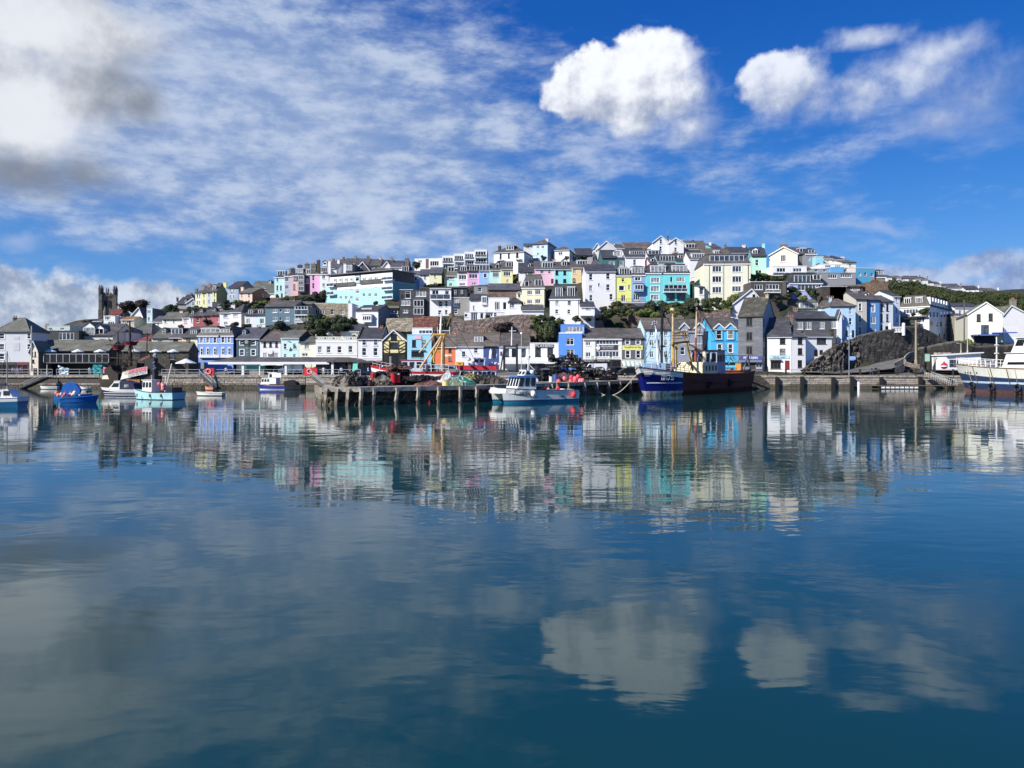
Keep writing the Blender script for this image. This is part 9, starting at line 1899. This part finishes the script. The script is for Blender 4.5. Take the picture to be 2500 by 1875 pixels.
drum(1088, 84.8, PZ, .38, .5, '#e8cf8c', 'round pale yellow tub at the pier edge', 'tub'); drum(960, 86, PZ + .3, .3, 1.1, '#c01c2a', 'upright red drum in the square pot stack'); drum(971, 86.4, PZ + .3, .3, .9, '#b81a28', 'second red drum beside the upright red one'); drum(1356, 105.5, PZ, .36, 1.0, '#3a5c9c', 'blue barrel between the pots and the catamaran deck'); drum(1345, 105.5, PZ, .26, .7, '#e4e4ea', 'white drum left of the blue barrel')
mound(1092, 90, PZ, 1.9, 1.6, '#d9d9d4', 'bulging white sack behind the yellow tub', 21, 12, 'sack'); mound(1070, 88, PZ, 1.5, .6, '#e4e2da', 'low white sack left of the yellow tub', 22, 8, 'sack'); mound(1305, 104, PZ, 1.2, .9, '#cfd4e0', 'white patterned bag between the dark figures and the catamaran', 23, 8, 'sack')
BC = ['#f25a60', '#ef8088', '#e8444a', '#f07078']
for i, (px, y, r_) in enumerate(((1364, 933, .34), (1378, 924, .26), (1395, 922, .3), (1404, 926, .34), (1411, 920, .28), (1416, 930, .3), (1402, 934, .3), (1393, 931, .26), (1388, 936, .22), (1422, 929, .26), (1409, 937, .26))):
 Y = 99 if px < 1370 else 104 + (i % 3); buoy(px, Y, CAMZ + (HOR - y) * Y / F - r_ * 1.2, r_, BC[i % 4], ['single tall pink buoy', 'pale pink buoy', 'left upper red buoy', 'large middle red buoy', 'top pink buoy', 'right middle red buoy', 'lower middle pink buoy', 'small left red buoy', 'small lower pink buoy', 'rightmost pink buoy', 'lowest red buoy'][i] + ' of the bunch behind the catamaran stern', cat='buoy', group='pink buoys on the pier')
r = empty('tarpaulin_heap', Wg(155, 138, QZ), 0, 'pale crumpled plastic sheet hung on the left railing', 'sheet'); q = MB(); pts = []
for i in range(7):
 for j in range(7): pts.append((-.9 + i * .3 + R.uniform(-.1, .1), R.uniform(-.2, .2), (.1 + j * .3) * (1 - .05 * i) + R.uniform(-.1, .1)))
q.grid(pts, 7); q.build('sheet', plain('#c4d4dc', .4, name='plastic_sheet'), r)
r = empty('fish_boxes', Wg(241, 138.5, QZ), 0, 'stack of turquoise fish boxes left of the galleon', 'boxes')
for i in range(5):
 q = MB(); x = R.uniform(-.1, .1); q.box(-.8 + x, .8 + x, -.5, .5, i * .42, i * .42 + .36); q.box(-.86 + x, .86 + x, -.56, .56, i * .42 + .3, i * .42 + .36); q.build('fish_box', plain('#1f9fa4', .5, name='turquoise_plastic'), r)
r = empty('market_stall', Wg(626, 142.5, QZ), 0, 'turquoise cloth-covered stall under the market canopy', 'stall'); q = MB(); q.box(-1.7, 1.7, -.6, .6, 1.0, 1.9); q.build('cloth', plain('#58c0b0', .7, name='turquoise_cloth'), r); q = MB(); q.box(-1.8, 1.8, -.7, .7, 0, .9); q.build('counter', WOODG, r)
r = empty('awning_stall', Wg(790, 146.5, 2.8), 0, 'stall with a pink and white awning at the east end of the market', 'stall'); q = MB(); q.face([(-2.2, -1.2, 2.0), (2.2, -1.2, 2.0), (2.2, .6, 2.9), (-2.2, .6, 2.9)]); q.face([(-2.2, -1.2, 1.7), (2.2, -1.2, 1.7), (2.2, -1.2, 2.0), (-2.2, -1.2, 2.0)]); q.build('awning', plain('#e8a4b4', .7, name='pink_canvas'), r); q = MB(); q.tube((-2.1, -1.1, 0), (-2.1, -1.1, 2.0), .05, n=5); q.tube((2.1, -1.1, 0), (2.1, -1.1, 2.0), .05, n=5); q.box(-2, 2, 0, .6, 0, 1.1); q.build('frame', WHITE, r)
r = empty('banner_flag', Wg(866, 141, QZ), 0, 'mint green feather banner beside the dark canopy end', 'banner'); q = MB(); q.prism([(-.5, .4), (.5, .2), (.55, 2.9), (.3, 3.2), (-.3, 2.4)], -.03, .03); q.build('cloth', plain('#7fe0c8', .6, name='mint_cloth'), r); q = MB(); q.tube((.56, 0, 0), (.5, 0, 3.3), .04, n=5); q.build('pole', WHITE, r)
# mooring rope from the pier to the trawler
a, b1 = Wp(1440, 930, 106), Wp(1552, 915, 104); q = MB(); pts = [a.lerp(b1, i / 14) - Vector((0, 0, 4 * 2.9 * (i / 14) * (1 - i / 14) * (1 - .3 * i / 14))) for i in range(15)]; pts = [p - a for p in pts]; q.path(pts, .06, 5); o = q.build('mooring_rope', plain('#b8b0a0', .9, name='rope3')); o.location = a; tag(o, 'pale mooring rope sagging from the pier to the bow of the trawler', 'rope')
r = empty('mooring_dolphin', Wg(1822, 133, 0), 0, 'leaning grey timber brace by the stern of the big trawler', 'timber brace'); q = MB(); q.tube((-2.6, 0, -.4), (1.0, 1.0, 2.6), .3, n=6); q.tube((-1.6, 0, -.4), (1.6, 1.2, 2.4), .22, n=6); q.build('brace', WOODG, r); q = MB(); q.prism([(.4, -.5), (4.6, -.5), (4.2, 1.0), (2.6, 2.4), (1.4, 2.4)], .2, 2.6); q.build('rubble', STD, r)
